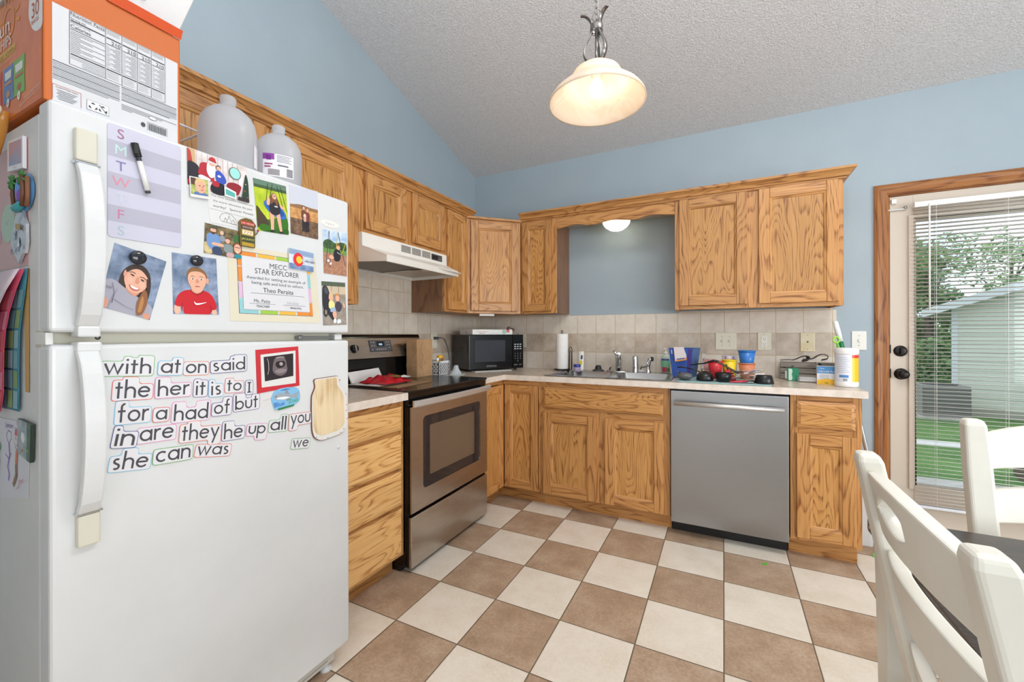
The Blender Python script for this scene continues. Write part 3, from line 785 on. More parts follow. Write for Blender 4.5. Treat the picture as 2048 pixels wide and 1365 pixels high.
o = MB(); o.box(0.002, -0.638, 0.842, W - .002, -0.612, 0.906, BLK); o.box(0.0, -0.640, 0.846, W, -0.636, 0.850, SSH); o.make('front_trim', rg, 0.003)
dr = MB()
x0, x1, z0, z1, yf = 0.003, W - 0.003, 0.302, 0.838, -0.65
# door panel with a rounded window opening
wx0, wx1, wz0, wz1 = 0.098, 0.672, 0.402, 0.778
def rrect(x0, x1, z0, z1, r, n=6):
    out = []
    for cx, cz, a0 in ((x1 - r, z0 + r, -90), (x1 - r, z1 - r, 0), (x0 + r, z1 - r, 90), (x0 + r, z0 + r, 180)):
        for k in range(n + 1):
            a = radians(a0 + 90 * k / n); out.append((cx + r * cos(a), cz + r * sin(a)))
    return out
def plate_with_hole(mb, x0, x1, z0, z1, hole, yf, yb, mt, mtr=None):
    """front plate with a hole; hole goes counter-clockwise starting lower right"""
    n = len(hole); q = n // 4
    cs = [(x1, z0), (x1, z1), (x0, z1), (x0, z0)]
    for k in range(4):
        seg = hole[k * q:(k + 1) * q]
        nxt = hole[((k + 1) * q) % n]
        for i in range(q - 1):
            mb.poly([(cs[k][0], yf, cs[k][1]), (seg[i + 1][0], yf, seg[i + 1][1]), (seg[i][0], yf, seg[i][1])], mt)
        mb.poly([(cs[k][0], yf, cs[k][1]), (cs[(k + 1) % 4][0], yf, cs[(k + 1) % 4][1]), (nxt[0], yf, nxt[1]), (seg[-1][0], yf, seg[-1][1])], mt)
    for i in range(n):
        a, b = hole[i], hole[(i + 1) % n]
        mb.poly([(a[0], yf, a[1]), (b[0], yf, b[1]), (b[0], yb, b[1]), (a[0], yb, a[1])], mtr or mt)
plate_with_hole(dr, x0, x1, z0, z1, rrect(wx0, wx1, wz0, wz1, 0.025), yf, yf + 0.006, SSH, SSB)
dr.box(x0, yf + .006, z0, x0 + .09, -0.616, z1, BLK); dr.box(x1 - .09, yf + .006, z0, x1, -0.616, z1, BLK); dr.box(x0 + .09, yf + .006, z0, x1 - .09, -0.616, z0 + .09, BLK); dr.box(x0 + .09, yf + .006, z1 - .055, x1 - .09, -0.616, z1, BLK)
dr.box(x0, yf, z0, x0 + .0015, yf + .006, z1, SSH)
od = dr.make('oven_door', rg)
o = MB(); o.prism(rrect(wx0 - .006, wx1 + .006, wz0 - .006, wz1 + .006, 0.028), 'xz', yf - 0.001, yf + 0.0, SSB)
plate = MB()
o = MB()
GLD = mat('#2e2c2e', 0.06, name='smoked_oven_glass', spec=0.6)
plate_with_hole(o, wx0, wx1, wz0, wz1, rrect(wx0 + .062, wx1 - .062, wz0 + .055, wz1 - .055, 0.004), yf + .004, yf + .008, GLD)
o.make('window_border', od)
o = MB(); o.box(wx0 + .06, yf + .0065, wz0 + .05, wx1 - .06, yf + .009, wz1 - .05, mat('#6d5c4c', 0.08, name='oven_inner_glass', spec=0.7)); o.make('oven_window', od)
hb = []
for k in range(17):
    t = k / 16; hb.append((0.0 + W * t, -0.676 - 0.016 * (4 * t * (1 - t)), 0.856))
o = MB(); vs = []
for (a, b, c_) in hb: vs += [(a, b, c_ - .017), (a, b - .004, c_ - .012), (a, b - .004, c_ + .012), (a, b, c_ + .017), (a, b + .012, c_ + .017), (a, b + .012, c_ - .017)]
fs = []
for i in range(16):
    for k in range(6): fs.append((i * 6 + k, i * 6 + (k + 1) % 6, i * 6 + 6 + (k + 1) % 6, i * 6 + 6 + k))
fs += [tuple(range(6)), tuple(range(96, 102))]
o.add(vs, fs, BARM); o.box(0.02, -0.68, 0.842, 0.05, -0.62, 0.868, BLK); o.box(W - .05, -0.68, 0.842, W - .02, -0.62, 0.868, BLK); o.make('oven_handle', od, 0.001)
o = MB(); o.box(0.003, -0.65, 0.028, W - .003, -0.636, 0.284, SSH); o.box(0.003, -0.636, 0.028, W - .003, -0.616, 0.284, BLK); o.make('storage_drawer', rg, 0.004)
o = MB(); o.box(0.003, -0.628, 0.284, W - .003, -0.6, 0.302, BLK); o.make('drawer_gap', rg)
bg = MB()
prof = [(-0.095, 0.919), (-0.095, 1.055), (-0.122, 1.062), (-0.085, 1.190), (-0.078, 1.205), (-0.02, 1.205), (-0.02, 0.919)]
bg.prism(prof, 'yz', 0.0, W, BLK); bgo = bg.make('backguard', rg, 0.002)
bp = MB(); bp.hexa([(0.004, -0.1245, 1.0605), (W - .004, -0.1245, 1.0605), (W - .004, -0.118, 1.0605), (0.004, -0.118, 1.0605), (0.004, -0.0895, 1.182), (W - .004, -0.0895, 1.182), (W - .004, -0.083, 1.182), (0.004, -0.083, 1.182)], SSH)
bp.make('control_panel', bgo, 0.001)
ux, wv = Vector((1, 0, 0)), Vector((0, 0.035, 0.1215)).normalized(); nv = Vector((0, -0.1215, 0.035)).normalized()
def onpanel(a, h, out=0.0): return Vector((a, -0.1245, 1.0605)) + wv * h + nv * out
def pquad(mb, a0, a1, h0, h1, out, mt): mb.poly([onpanel(a0, h0, out), onpanel(a1, h0, out), onpanel(a1, h1, out), onpanel(a0, h1, out)], mt)
dp = MB(); pquad(dp, 0.262, 0.455, 0.038, 0.112, .0015, DGREY); pquad(dp, 0.268, 0.449, 0.042, 0.108, .002, mat('#55565a', 0.25)); pquad(dp, 0.325, 0.392, 0.072, 0.104, .0025, mat('#15161c', 0.1))
dp.text('10:3', onpanel(0.358, 0.079, .003), 0.018, mat('#bfe6ff', 0.4, emit=1.5), ux, wv, 'c')
for k in range(5): pquad(dp, 0.315 + k * .018, 0.328 + k * .018, 0.048, 0.058, .0025, mat('#8b8d90', 0.4))
for a, h in ((.278, .098), (.30, .098), (.41, .098), (.43, .098), (.278, .075), (.30, .075), (.41, .08), (.43, .08), (.43, .06), (.278, .05)): pquad(dp, a, a + .01, h, h + .004, .0025, mat('#c6c8ca', 0.4))
dp.make('control_display', bgo)
tx = MB(); tx.text('Whirlpool', onpanel(0.365, 0.012, .0012), 0.013, mat('#7e756d', 0.4), ux, wv, 'c'); tx.make('lettering', bgo)
for a in (0.055, 0.138, 0.60, 0.69):
    kb = MB(); q = onpanel(a, 0.062)
    kb.T = Matrix.Translation(q) @ Matrix(((1, 0, 0), (0, nv.y, wv.y), (0, nv.z, wv.z))).to_4x4()
    kb.lathe([(0.026, 0.0), (0.025, -0.006), (0.022, -0.02), (0.0, -0.02)], BLK, n=22, axis='y'); kb.lathe([(0.024, 0.0), (0.0235, -0.012)], SSH, n=22, axis='y')
    kb.T = Matrix.Translation(q) @ Matrix(((1, 0, 0), (0, nv.y, wv.y), (0, nv.z, wv.z))).to_4x4()
    kb.box(-0.006, 0.012, -0.022, 0.006, 0.024, 0.022, SSB); kb.make('knob', bgo, 0.001)

# ---------------------------------------------------------------- range hood
HW = mat('#ebe7df', 0.35, name='almond_white_enamel')
hd = thing('range_hood', 'almond white under-cabinet range hood above the stove', 'range hood', (0, -1.6725, 0), R90)
prof = [(-0.012, 1.755), (-0.325, 1.755), (-0.327, 1.683), (-0.345, 1.674), (-0.470, 1.634), (-0.475, 1.628), (-0.475, 1.597), (-0.469, 1.595), (-0.469, 1.62), (-0.32, 1.67), (-0.02, 1.67), (-0.02, 1.60), (-0.012, 1.598)]
o = MB(); n = len(prof); Wd = 0.770
HK = lambda x, a: a if a > -.40 else a + (-.028 if x < .1 else .052)
o.add([(x, HK(x, a), b + ((-.014 if x < .1 else .004) if a < -.40 and b < 1.66 else 0)) for x in (0.0, Wd) for a, b in prof], [(i, (i + 1) % n, n + (i + 1) % n, n + i) for i in range(n)], HW)
sidep = [(-0.012, 1.755), (-0.325, 1.755), (-0.327, 1.683), (-0.470, 1.634), (-0.475, 1.628), (-0.475, 1.597), (-0.30, 1.597), (-0.012, 1.597)]
for x in (0.0, Wd - .004): o.prism([(HK(x, a), b + ((-.014 if x < .1 else .004) if a < -.40 else 0)) for a, b in sidep], 'yz', x, x + .004, HW)
o.make('canopy', hd, 0.002, 1)
o = MB(); o.box(0.02, -0.45, 1.612, 0.42, -0.05, 1.622, speckle('grey_mesh_filter', '#6f6b66', '#9c9791', 260.0, 0.5, metal=0.6, bump=0.5, bscale=300.0)); o.box(0.42, -0.45, 1.606, 0.436, -0.05, 1.622, SSB); o.box(0.004, -0.45, 1.606, 0.02, -0.05, 1.622, SSB); o.make('grease_filter', hd)
o = MB(); o.lathe([(0.0, -0.022), (0.030, -0.020), (0.042, -0.006), (0.044, 0.01)], mat('#e9e6de', 0.3), n=20, c=(0.50, -0.36, 1.628)); o.make('lamp_lens', hd)
o = MB(); o.box(0.436, -0.45, 1.618, 0.762, -0.03, 1.624, mat('#cfcac0', 0.5)); o.make('under_panel', hd)
for k in range(3):
    o = MB(); xa = 0.305 + k * 0.097
    o.box(xa, -0.3275, 1.700, xa + .088, -0.326, 1.744, mat('#d6d2c8', 0.5))
    for j in range(6): o.box(xa + .003, -0.3285, 1.7035 + j * .0068, xa + .085, -0.3265, 1.7068 + j * .0068, DGREY)
    o.make('vent_grille', hd)
o = MB(); o.box(0.598, -0.3285, 1.700, 0.712, -0.326, 1.740, mat('#4a4a4c', 0.4)); o.box(0.606, -0.331, 1.708, 0.632, -0.328, 1.732, BLKM); o.box(0.638, -0.331, 1.708, 0.664, -0.328, 1.732, BLKM); o.text('FAN LIGHT', (0.668, -0.3288, 1.712), 0.007, mat('#c9c9c9', 0.5)); o.make('switch_panel', hd)

# ---------------------------------------------------------------- dishwasher
dw = thing('dishwasher', 'stainless steel dishwasher with a straight bar handle', 'dishwasher', (0, 0, 0))
o = MB(); o.box(1.760, -0.60, 0.085, 2.362, -0.03, 0.872, BLKM); o.box(1.762, -0.545, 0.0, 2.360, -0.50, 0.085, BLKM); o.make('tub', dw)
o = MB(); o.box(1.7625, -0.638, 0.083, 2.3575, -0.602, 0.866, SSV); o.make('door_panel', dw, 0.003)
dpn = bpy.data.objects['door_panel'] if False else None
o = MB(); o.tube([(1.785, -0.683, 0.798), (2.332, -0.683, 0.798)], 0.0125, BARM, n=14)
for xx in (1.80, 2.317): o.tube([(xx, -0.683, 0.798), (xx, -0.637, 0.798)], 0.008, SSB, n=10)
o.make('bar_handle', dw)

# ---------------------------------------------------------------- microwave, turned to face the room from the corner
mw = thing('microwave', 'black countertop microwave oven angled into the corner', 'microwave', (0.312, -0.600, 0.9145), radians(57))
MWW = 0.487
MWS = mat('#2f3033', 0.45, name='charcoal_painted_metal')
o = MB(); o.box(0.0, 0.03, 0.018, MWW, 0.325, 0.286, MWS)
for a in (0.04, MWW - .04):
    for b in (0.06, 0.29): o.lathe([(0.012, 0.0), (0.012, 0.019)], BLKM, n=10, c=(a, b, 0))
o.make('case', mw, 0.003)
o = MB()
for i in range(5):
    for j in range(8): o.box(-0.0008, 0.10 + i * .018, 0.10 + j * .012, 0.001, 0.11 + i * .018, 0.107 + j * .012, BLK)
o.make('vent_slots', mw)
o = MB(); o.box(0.0, 0.0, 0.016, 0.385, 0.03, 0.288, BLK); dd = o.make('microwave_door', mw, 0.006, 3)
o = MB(); o.prism(rrect(0.05, 0.318, 0.075, 0.245, 0.006), 'xz', -0.001, 0.001, mat('#3a3c42', 0.12)); o.make('door_window', dd)
o = MB(); o.text('EMERSON', (0.195, -0.0008, 0.034), 0.020, mat('#8c8e92', 0.35), align='c'); o.make('lettering', dd)
o = MB(); o.box(0.387, 0.0, 0.016, MWW, 0.03, 0.288, BLK)
o.box(0.405, -0.001, 0.252, 0.468, 0.0005, 0.274, mat('#101418', 0.08))
LBL = mat('#b9bcc0', 0.5)
for i in range(3):
    for j in range(3): o.box(0.402 + i * .025, -0.0012, 0.205 - j * .018, 0.418 + i * .025, 0.0005, 0.213 - j * .018, LBL)
for j, row in enumerate(('123', '456', '789', ' 0 ')):
    for i, ch in enumerate(row):
        if ch != ' ': o.text(ch, (0.410 + i * .025, -0.0012, 0.130 - j * .020), 0.014, LBL, align='c')
o.text('START', (0.4, -0.0012, 0.040), 0.011, LBL); o.text('STOP', (0.446, -0.0012, 0.040), 0.011, LBL)
o.make('keypad', mw, 0.0)
o = MB(); o.box(0.04, -0.03, 0.0, 0.36, 0.04, 0.008, mat('#b9bbb6', 0.3)); tag(o.make('cutting_board', loc=(0.312, -0.600, 0.9146), rz=radians(57)), 'thin pale board slid under the microwave', 'board')

# ---------------------------------------------------------------- sink
SS = steel('sink_satin_steel', '#b9babb', '#c9cacb', 'x', 0.24)
sk = thing('kitchen_sink', 'stainless steel double-bowl drop-in sink under the light', 'sink', (0, 0, 0))
o = MB(); zr = 0.9153
rx0, rx1, ry0, ry1 = 0.922, 1.758, -0.592, -0.040
holes = [(0.955, 1.325, -0.555, -0.150), (1.355, 1.725, -0.555, -0.150)]
t = 0.004
def rim(x0, x1, y0, y1): o.box(x0, y0, zr, x1, y1, zr + t, SS)
rim(rx0, 0.955, ry0, ry1); rim(1.725, rx1, ry0, ry1); rim(1.325, 1.355, ry0, ry1)
for a, b in ((0.955, 1.325), (1.355, 1.725)): rim(a, b, ry0, -0.555); rim(a, b, -0.150, ry1)
o.make('sink_rim', sk, 0.0015, 1)
for (a, b, c_, d_) in holes:
    o = MB(); r = 0.05
    top = rrect(a, b, c_, d_, 0.05, 5); bot = rrect(a + .025, b - .025, c_ + .025, d_ - .025, 0.05, 5); n = len(top)
    o.add([(p[0], p[1], zr + t) for p in top] + [(p[0], p[1], zr - .15) for p in bot], [(i, (i + 1) % n, n + (i + 1) % n, n + i) for i in range(n)], SS, True)
    # corner webs close the gap between the square cut-out and the round bowl
    q = n // 4
    for k, cp in enumerate(((b, c_), (b, d_), (a, d_), (a, c_))):
        for i in range(q - 1):
            p, p2 = top[k * q + i], top[k * q + i + 1]
            o.poly([(cp[0], cp[1], zr + t), (p[0], p[1], zr + t), (p2[0], p2[1], zr + t)], SS)
    o.poly([(p[0], p[1], zr - .15) for p in bot], SS); o.lathe([(0.0, 0.001), (0.04, 0.001), (0.045, 0.003)], CHROME, n=20, c=((a + b) / 2, (c_ + d_) / 2, zr - .15)); o.make('bowl', sk)
fz = zr + t
fa = thing('sink_faucet', 'chrome single-lever kitchen faucet on the sink deck', 'faucet', (1.333, -0.095, fz))
o = MB(); o.lathe([(0.075, 0), (0.075, .006), (0.06, .010), (0.03, .012), (0.026, 0.03), (0.024, 0.075), (0.026, 0.085), (0.022, 0.10), (0.0, 0.104)], CHROME, n=24, sx=1.0, sy=0.62); o.make('faucet_body', fa)
o = MB(); o.tube([(0.004, -0.02, 0.02), (0.016, -0.07, 0.065), (0.034, -0.14, 0.118), (0.045, -0.19, 0.138), (0.049, -0.212, 0.138)], [0.02, 0.019, 0.0165, 0.016, 0.016], CHROME, n=14); o.lathe([(0.0165, 0.0), (0.0165, -0.034), (0.013, -0.04), (0, -0.04)], CHROME, n=16, c=(0.049, -0.208, 0.142)); o.make('spout', fa)
o = MB(); o.tube([(0.0, 0.0, 0.10), (-0.012, 0.0, 0.125), (-0.028, 0.004, 0.142), (-0.033, 0.006, 0.160)], [0.02, 0.014, 0.009, 0.012], CHROME, n=10); o.make('lever', fa)
o = MB(); o.lathe([(0.024, 0), (0.0225, 0.008), (0.0215, 0.115), (0.0205, 0.121), (0, 0.121)], CHROME, n=20); o.box(-0.004, -0.0225, 0.03, 0.004, -0.02, 0.04, DGREY); tag(o.make('air_gap_cap', loc=(1.462, -0.115, fz)), 'upright chrome air gap cylinder beside the faucet', 'air gap')
sp = thing('side_sprayer', 'chrome side sprayer with bent head at the sink deck end', 'sprayer', (1.555, -0.125, fz))
o = MB(); o.lathe([(0.024, 0), (0.022, .012), (0.016, .018), (0.014, .05)], CHROME, n=18); o.make('sprayer_base', sp)
o = MB(); o.tube([(0, 0, 0.045), (0.003, -0.004, 0.075), (0.012, -0.01, 0.098), (0.03, -0.02, 0.105)], [0.014, 0.016, 0.017, 0.016], CHROME, n=12); o.lathe([(0, .004), (.015, .004), (.017, -.008)], DGREY, n=14, c=(0.036, -0.022, 0.104), axis='x'); o.make('spray_head', sp)
st = thing('sink_stopper', 'black rubber and metal sink strainer lying on the sink deck', 'sink stopper', (1.178, -0.10, fz))
o = MB(); o.lathe([(0.045, 0.0), (0.046, 0.005), (0.03, 0.014), (0.0, 0.016)], DGREY, n=22); o.make('strainer_disc', st)
o = MB(); o.lathe([(0.026, 0.012), (0.022, 0.036), (0.014, 0.044), (0, 0.044)], BLKM, n=16); o.make('stopper_plug', st)
bd = thing('bottle_brush_tray', 'small white dish with a black cable beside the chrome air gap', 'dish', (1.512, -0.075, fz))
o = MB(); o.box(-0.03, -0.022, 0, 0.03, 0.02, 0.02, WHP); o.make('dish', bd, 0.004)
o = MB(); o.tube([(-.02, 0, .022), (-.01, -.012, .042), (.006, -.008, .036), (.012, .004, .044), (.03, 0, .034), (.034, 0, .015)], 0.004, BLKM, n=8); o.make('cable', bd)
o = MB(); o.lathe([(0.022, 0.0), (0.022, 0.006), (0.016, 0.01), (0, 0.01)], CHROME, n=16); o.tube([(0.0, 0, .01), (.004, 0, .022), (.012, 0, .03)], .005, BLKM, n=8); tag(o.make('drain_stopper', loc=(1.262, -0.085, fz)), 'chrome and black drain stopper by the faucet base', 'drain stopper')

# ---------------------------------------------------------------- lights
BULB = mat('#fff4e2', 0.3, emit=14.0, name='lit_bulb_glass')
def m_alabaster(name, strength, c1, c2):
    s = NT(name); v = s.obj()
    n = s.n('TexNoise', Scale=6.0, Detail=3.0, Distortion=1.4); s.i(n, 'Vector', v)
    s.i(s.b, 'Base Color', s.ramp(n.outputs['Fac'], [(0.42, c1), (0.52, c2), (0.6, c1)]))
    s.b.inputs['Roughness'].default_value = 0.25
    s.b.inputs['Subsurface Weight'].default_value = 0.0
    # frosted glass lets part of the bulb's light through
    tl = s.t.nodes.new('ShaderNodeBsdfTranslucent'); tl.inputs['Color'].default_value = hexc('#fff0dc')
    mx = s.t.nodes.new('ShaderNodeMixShader'); mx.inputs[0].default_value = 0.42
    out = s.t.nodes['Material Output']
    s.t.links.new(s.b.outputs[0], mx.inputs[1]); s.t.links.new(tl.outputs[0], mx.inputs[2]); s.t.links.new(mx.outputs[0], out.inputs['Surface'])
    return s.m
ALAB = m_alabaster('swirled_alabaster_glass', 0.6, '#efe4d6', '#f8f0e6')
NICK = mat('#8f8b86', 0.28, 0.95, name='brushed_nickel')
PX, PY = 1.605, -1.69
pl = thing('pendant_lamp', 'brushed nickel pendant lamp with a swirled alabaster glass bell shade', 'pendant lamp', (PX, PY, 0))
zt = 2.252; zrim = 2.108
o = MB(); o.lathe([(0.030, zt), (0.062, zt - .006), (0.090, zt - .026), (0.104, zt - .052), (0.116, zt - .070), (0.142, zt - .088), (0.170, zt - .112), (0.184, zt - .132), (0.187, zt - .144), (0.181, zt - .142), (0.166, zt - .118), (0.138, zt - .094), (0.112, zt - .077), (0.099, zt - .056), (0.085, zt - .031), (0.058, zt - .011), (0.030, zt - .006)], ALAB, n=48); o.make('glass_shade', pl)
o = MB(); o.ball((0, 0, 2.168), (0.026, 0.026, 0.030), BULB, 18, 12); o.lathe([(0.013, 2.19), (0.016, 2.205), (0.018, 2.22)], mat('#f3ece0', 0.4), n=16); ob = o.make('light_bulb', pl)
o = MB(); o.lathe([(0.021, 2.215), (0.021, 2.25), (0.034, 2.256), (0.034, 2.262), (0.0, 2.264)], mat('#e8e0d2', 0.4), n=18); o.make('lamp_socket', pl)
o = MB(); o.tube([(0, 0, 2.26), (0, 0, 2.41)], 0.006, NICK, n=10); o.lathe([(0.006, 2.275), (0.009, 2.28), (0.006, 2.285)], NICK, n=12); o.make('centre_rod', pl)
for k in range(3):
    a = radians(207 + 120 * k)
    cc, ss = cos(a), sin(a)
    rr = [(p.x, p.z) for p in spline([(q_[0], 0, q_[1]) for q_ in [(0.024, 2.262), (0.042, 2.278), (0.050, 2.300), (0.044, 2.330), (0.030, 2.358), (0.020, 2.385), (0.019, 2.41), (0.026, 2.432), (0.042, 2.446), (0.060, 2.448)]], 4)]
    # flat bar: oval tube
    o = MB(); vs = []
    for (r, z) in rr:
        for (dw_, dt) in ((-.008, -.002), (.008, -.002), (.008, .002), (-.008, .002)):
            vs.append(((r + dt) * cc - dw_ * ss, (r + dt) * ss + dw_ * cc, z))
    fs = []
    for i in range(len(rr) - 1):
        for j in range(4): fs.append((i * 4 + j, i * 4 + (j + 1) % 4, i * 4 + 4 + (j + 1) % 4, i * 4 + 4 + j))
    fs += [(0, 1, 2, 3), tuple(len(vs) - 4 + j for j in range(4))]
    o.add(vs, fs, NICK, True); o.make('scroll_arm', pl)
o = MB(); o.lathe([(0.0235, 2.388), (0.0245, 2.39), (0.0245, 2.412), (0.0235, 2.414), (0.021, 2.412), (0.021, 2.39), (0.0235, 2.388)], NICK, n=24); o.make('collar', pl)
o = MB()
zc_l = 2.405; k = 0
pts = []
while zc_l < zc(PY) - 0.02:
    ring = []
    for j in range(14):
        q = 2 * pi * j / 14
        w_, h_ = 0.0062 * cos(q), 0.0145 * sin(q)
        ring.append((w_, 0, zc_l + h_ + 0.015) if k % 2 == 0 else (0, w_, zc_l + h_ + 0.015))
    o.tube(ring, 0.0016, NICK, n=6, closed=True)
    zc_l += 0.0245; k += 1
o.make('chain', pl)
o = MB(); o.tube([(0.004, 0.003, 2.40), (0.006, -0.004, 2.6), (-0.004, 0.004, 2.85), (0.003, 0, zc(PY) - .01)], 0.0022, mat('#a8a49c', 0.5), n=6)
for sgn in (1, -1): o.tube([(sgn * .004, 0, 2.43), (sgn * .02, .006, 2.448), (sgn * .014, .01, 2.47), (sgn * .003, 0, 2.476)], 0.0016, NICK, n=6)
o.make('lamp_wire', pl)
o = MB(); o.lathe([(0.062, 0.0), (0.062, -0.012), (0.05, -0.03), (0.02, -0.045), (0, -0.045)], NICK, n=28, c=(0, 0, zc(PY) - 0.004)); o.make('ceiling_canopy', pl)
lamp('bulb_light', 'POINT', (PX, PY, 2.118), 0.55, (1.0, 0.86, 0.70), radius=0.03)

DOME = m_alabaster('white_dome_glass', 0.6, '#e9efe4', '#f7faf3')
nl = thing('niche_ceiling_light', 'small white glass dome light under the board above the sink', 'light', (1.335, -0.165, 0))
o = MB(); o.lathe([(0.098, 2.068), (0.100, 2.052), (0.096, 2.03), (0.078, 2.004), (0.048, 1.984), (0.018, 1.976), (0, 1.975)], DOME, n=36); o.make('glass_dome', nl)
o = MB(); o.lathe([(0.104, 2.0745), (0.106, 2.066), (0.100, 2.060), (0, 2.060)], WHP, n=32); o.make('mounting_ring', nl)
o = MB(); o.ball((0, 0, 2.032), 0.022, BULB); o.make('light_bulb', nl)
lamp('niche_bulb_light', 'POINT', (1.335, -0.165, 2.012), 75, (0.92, 1.0, 0.93), radius=0.02)
# ================================================================ things on range and counters
ZC = 0.9146
KRAFT = speckle('brown_kraft_paper', '#b58e66', '#c29b72', 14.0, 0.75, bump=0.25, bscale=22.0, bdist=0.004)
bagt = thing('paper_bag', 'tall brown kraft paper bag standing at the back of the range', 'paper bag', (0.232, -1.11, 0.9196))
o = MB(); bw, bdp, bh = 0.088, 0.165, 0.252
def bagring(z, inx=0.0, jig=0.0):
    pts = []
    for (x, y) in ((-bw, 0), (-bw * .5, 0), (0, 0), (0, bdp * .5), (0, bdp), (-bw * .5, bdp), (-bw, bdp), (-bw, bdp * .5)):
        pts.append((x + RND.uniform(-jig, jig), y + RND.uniform(-jig, jig), z))
    # gusset fold on the sides
    pts[3] = (pts[3][0] - inx, pts[3][1], z); pts[7] = (pts[7][0] + inx, pts[7][1], z)
    return pts
rings = [bagring(0), bagring(0.03, 0.002, .002), bagring(0.075, 0.006, .003), bagring(0.11, 0.004, .003), bagring(0.17, 0.006, .003), bagring(0.215, 0.008, .002), bagring(bh, 0.010, .001)]
vs = [p for r in rings for p in r]
o.add(vs, [(i * 8 + j, i * 8 + (j + 1) % 8, i * 8 + 8 + (j + 1) % 8, i * 8 + 8 + j) for i in range(6) for j in range(8)], KRAFT)
o.poly(rings[0], KRAFT)
o.make('bag_walls', bagt, solid=0.0008)
o = MB(); cr = [(0.0012, 0.06 + 0.012 * sin(z * 60) + 0.006 * sin(z * 143), z) for z in [0.01 + k * 0.011 for k in range(21)]]; o.tube(cr, [0.0012 + 0.0012 * abs(sin(k * 1.3)) for k in range(21)], mat('#d9b890', 0.6), n=5); o.make('wavy_crease', bagt)

o = MB(); o.box(0.0, 0.0, 0.0, 0.36, 0.33, 0.003, mat('#8a6a4b', 0.7)); o.box(0.01, 0.01, 0.003, 0.35, 0.32, 0.005, mat('#a58463', 0.7))
tag(o.make('cardboard_sheet', loc=(0.15, -1.63, 0.9196), rz=radians(4)), 'flat brown cardboard sheet lying on the black cooktop', 'cardboard')
cp = thing('snack_bag_pile', 'crumpled red and white snack bag on the cardboard sheet', 'snack bag', (0.185, -1.635, 0.9250), radians(2))
def crumple(mb, x0, y0, x1, y1, h, mt, n=9, seed=1, z0=0.0):
    r = random.Random(seed); vs = []
    for i in range(n + 1):
        for j in range(n + 1):
            u_, v_ = i / n, j / n
            e = min(u_, 1 - u_, v_, 1 - v_) * 4; e = min(1, e)
            vs.append((x0 + (x1 - x0) * u_ + r.uniform(-.006, .006), y0 + (y1 - y0) * v_ + r.uniform(-.006, .006), z0 + 0.002 + e * h * (r.uniform(0.45, 0.75) + .28 * sin(i * 1.1 + seed) * sin(j * .9 + seed))))
    mb.add(vs, [(i * (n + 1) + j, (i + 1) * (n + 1) + j, (i + 1) * (n + 1) + j + 1, i * (n + 1) + j + 1) for i in range(n) for j in range(n)], mt, True)
    b = [(x0, y0, z0), (x1, y0, z0), (x1, y1, z0), (x0, y1, z0)]; mb.poly(b, mt)
REDF = mat('#c8202e', 0.22, name='red_foil'); 
o = MB(); crumple(o, 0.0, 0.0, 0.22, 0.22, 0.024, mat('#e9e4e4', 0.25), seed=3); o.make('white_back_panel', cp)
o = MB(); crumple(o, 0.05, 0.02, 0.25, 0.25, 0.045, REDF, n=16, seed=5, z0=0.010); bb = o.make('red_wrapper', cp)
o = MB(); crumple(o, 0.13, 0.13, 0.22, 0.21, 0.012, mat('#8d6f2f', 0.4), n=6, seed=8, z0=0.036); o.make('printed_label', bb)
o = MB(); crumple(o, 0.20, 0.18, 0.25, 0.23, 0.012, mat('#f2f0ee', 0.4), n=5, seed=9, z0=0.034); o.make('printed_label', bb)
o = MB(); o.hexa([(0.0, 0.0, 0.0), (0.012, 0.0, 0.0), (0.012, 0.26, 0.0), (0.0, 0.26, 0.0), (-0.03, 0.0, 0.062), (-0.026, 0.0, 0.062), (-0.026, 0.26, 0.070), (-0.03, 0.26, 0.070)], mat('#efeeec', 0.5))
tag(o.make('paper_plate_stack', loc=(0.165, -1.60, 0.9272), rz=radians(4)), 'white card panel propped behind the red snack bag', 'card')

# basket with bottles
bk = thing('storage_basket', 'small white plastic lattice basket of bottles beside the range', 'basket', (0.175, -0.835, ZC))
BW = mat('#e9ebee', 0.35, name='white_basket_plastic')
o = MB(); bx, by, bz = 0.082, 0.060, 0.098
def lattice(mb, P, w, h, nx, nz):
    """woven wall: rails plus diagonal bars; P maps (a, b, depth) to space"""
    def bar(a0, b0, a1, b1, r=0.0052):
        d = Vector((a1 - a0, b1 - b0)); L_ = d.length; nrm = Vector((-d.y, d.x)) / L_ * r
        q = [(a0 + nrm.x, b0 + nrm.y), (a1 + nrm.x, b1 + nrm.y), (a1 - nrm.x, b1 - nrm.y), (a0 - nrm.x, b0 - nrm.y)]
        mb.add([P(a, b, 0) for a, b in q] + [P(a, b, .0022) for a, b in q], [(0, 1, 2, 3), (7, 6, 5, 4), (0, 4, 5, 1), (1, 5, 6, 2), (2, 6, 7, 3), (3, 7, 4, 0)], BW)
    bar(0, .006, w, .006, .008); bar(0, h - .008, w, h - .008, .010); bar(.004, 0, .004, h, .007); bar(w - .004, 0, w - .004, h, .007)
    st = w / nx
    for k in range(-nz, nx + 1):
        for sg in (1, -1):
            a0 = k * st; b0, b1 = (.01, h - .014); L2 = (b1 - b0)
            aa, ab = (a0, a0 + L2) if sg > 0 else (a0 + L2, a0)
            # clip to the wall
            def at(t): return aa + (ab - aa) * t
            ts = [0.0, 1.0]
            lo, hi = 0.0, 1.0
            for lim, ge in ((0.0, True), (w, False)):
                if abs(ab - aa) < 1e-9: continue
                tt = (lim - aa) / (ab - aa)
                inc = ab > aa
                if ge == inc: lo = max(lo, tt)
                else: hi = min(hi, tt)
            if hi - lo > 0.05: bar(at(lo), b0 + L2 * lo, at(hi), b0 + L2 * hi)
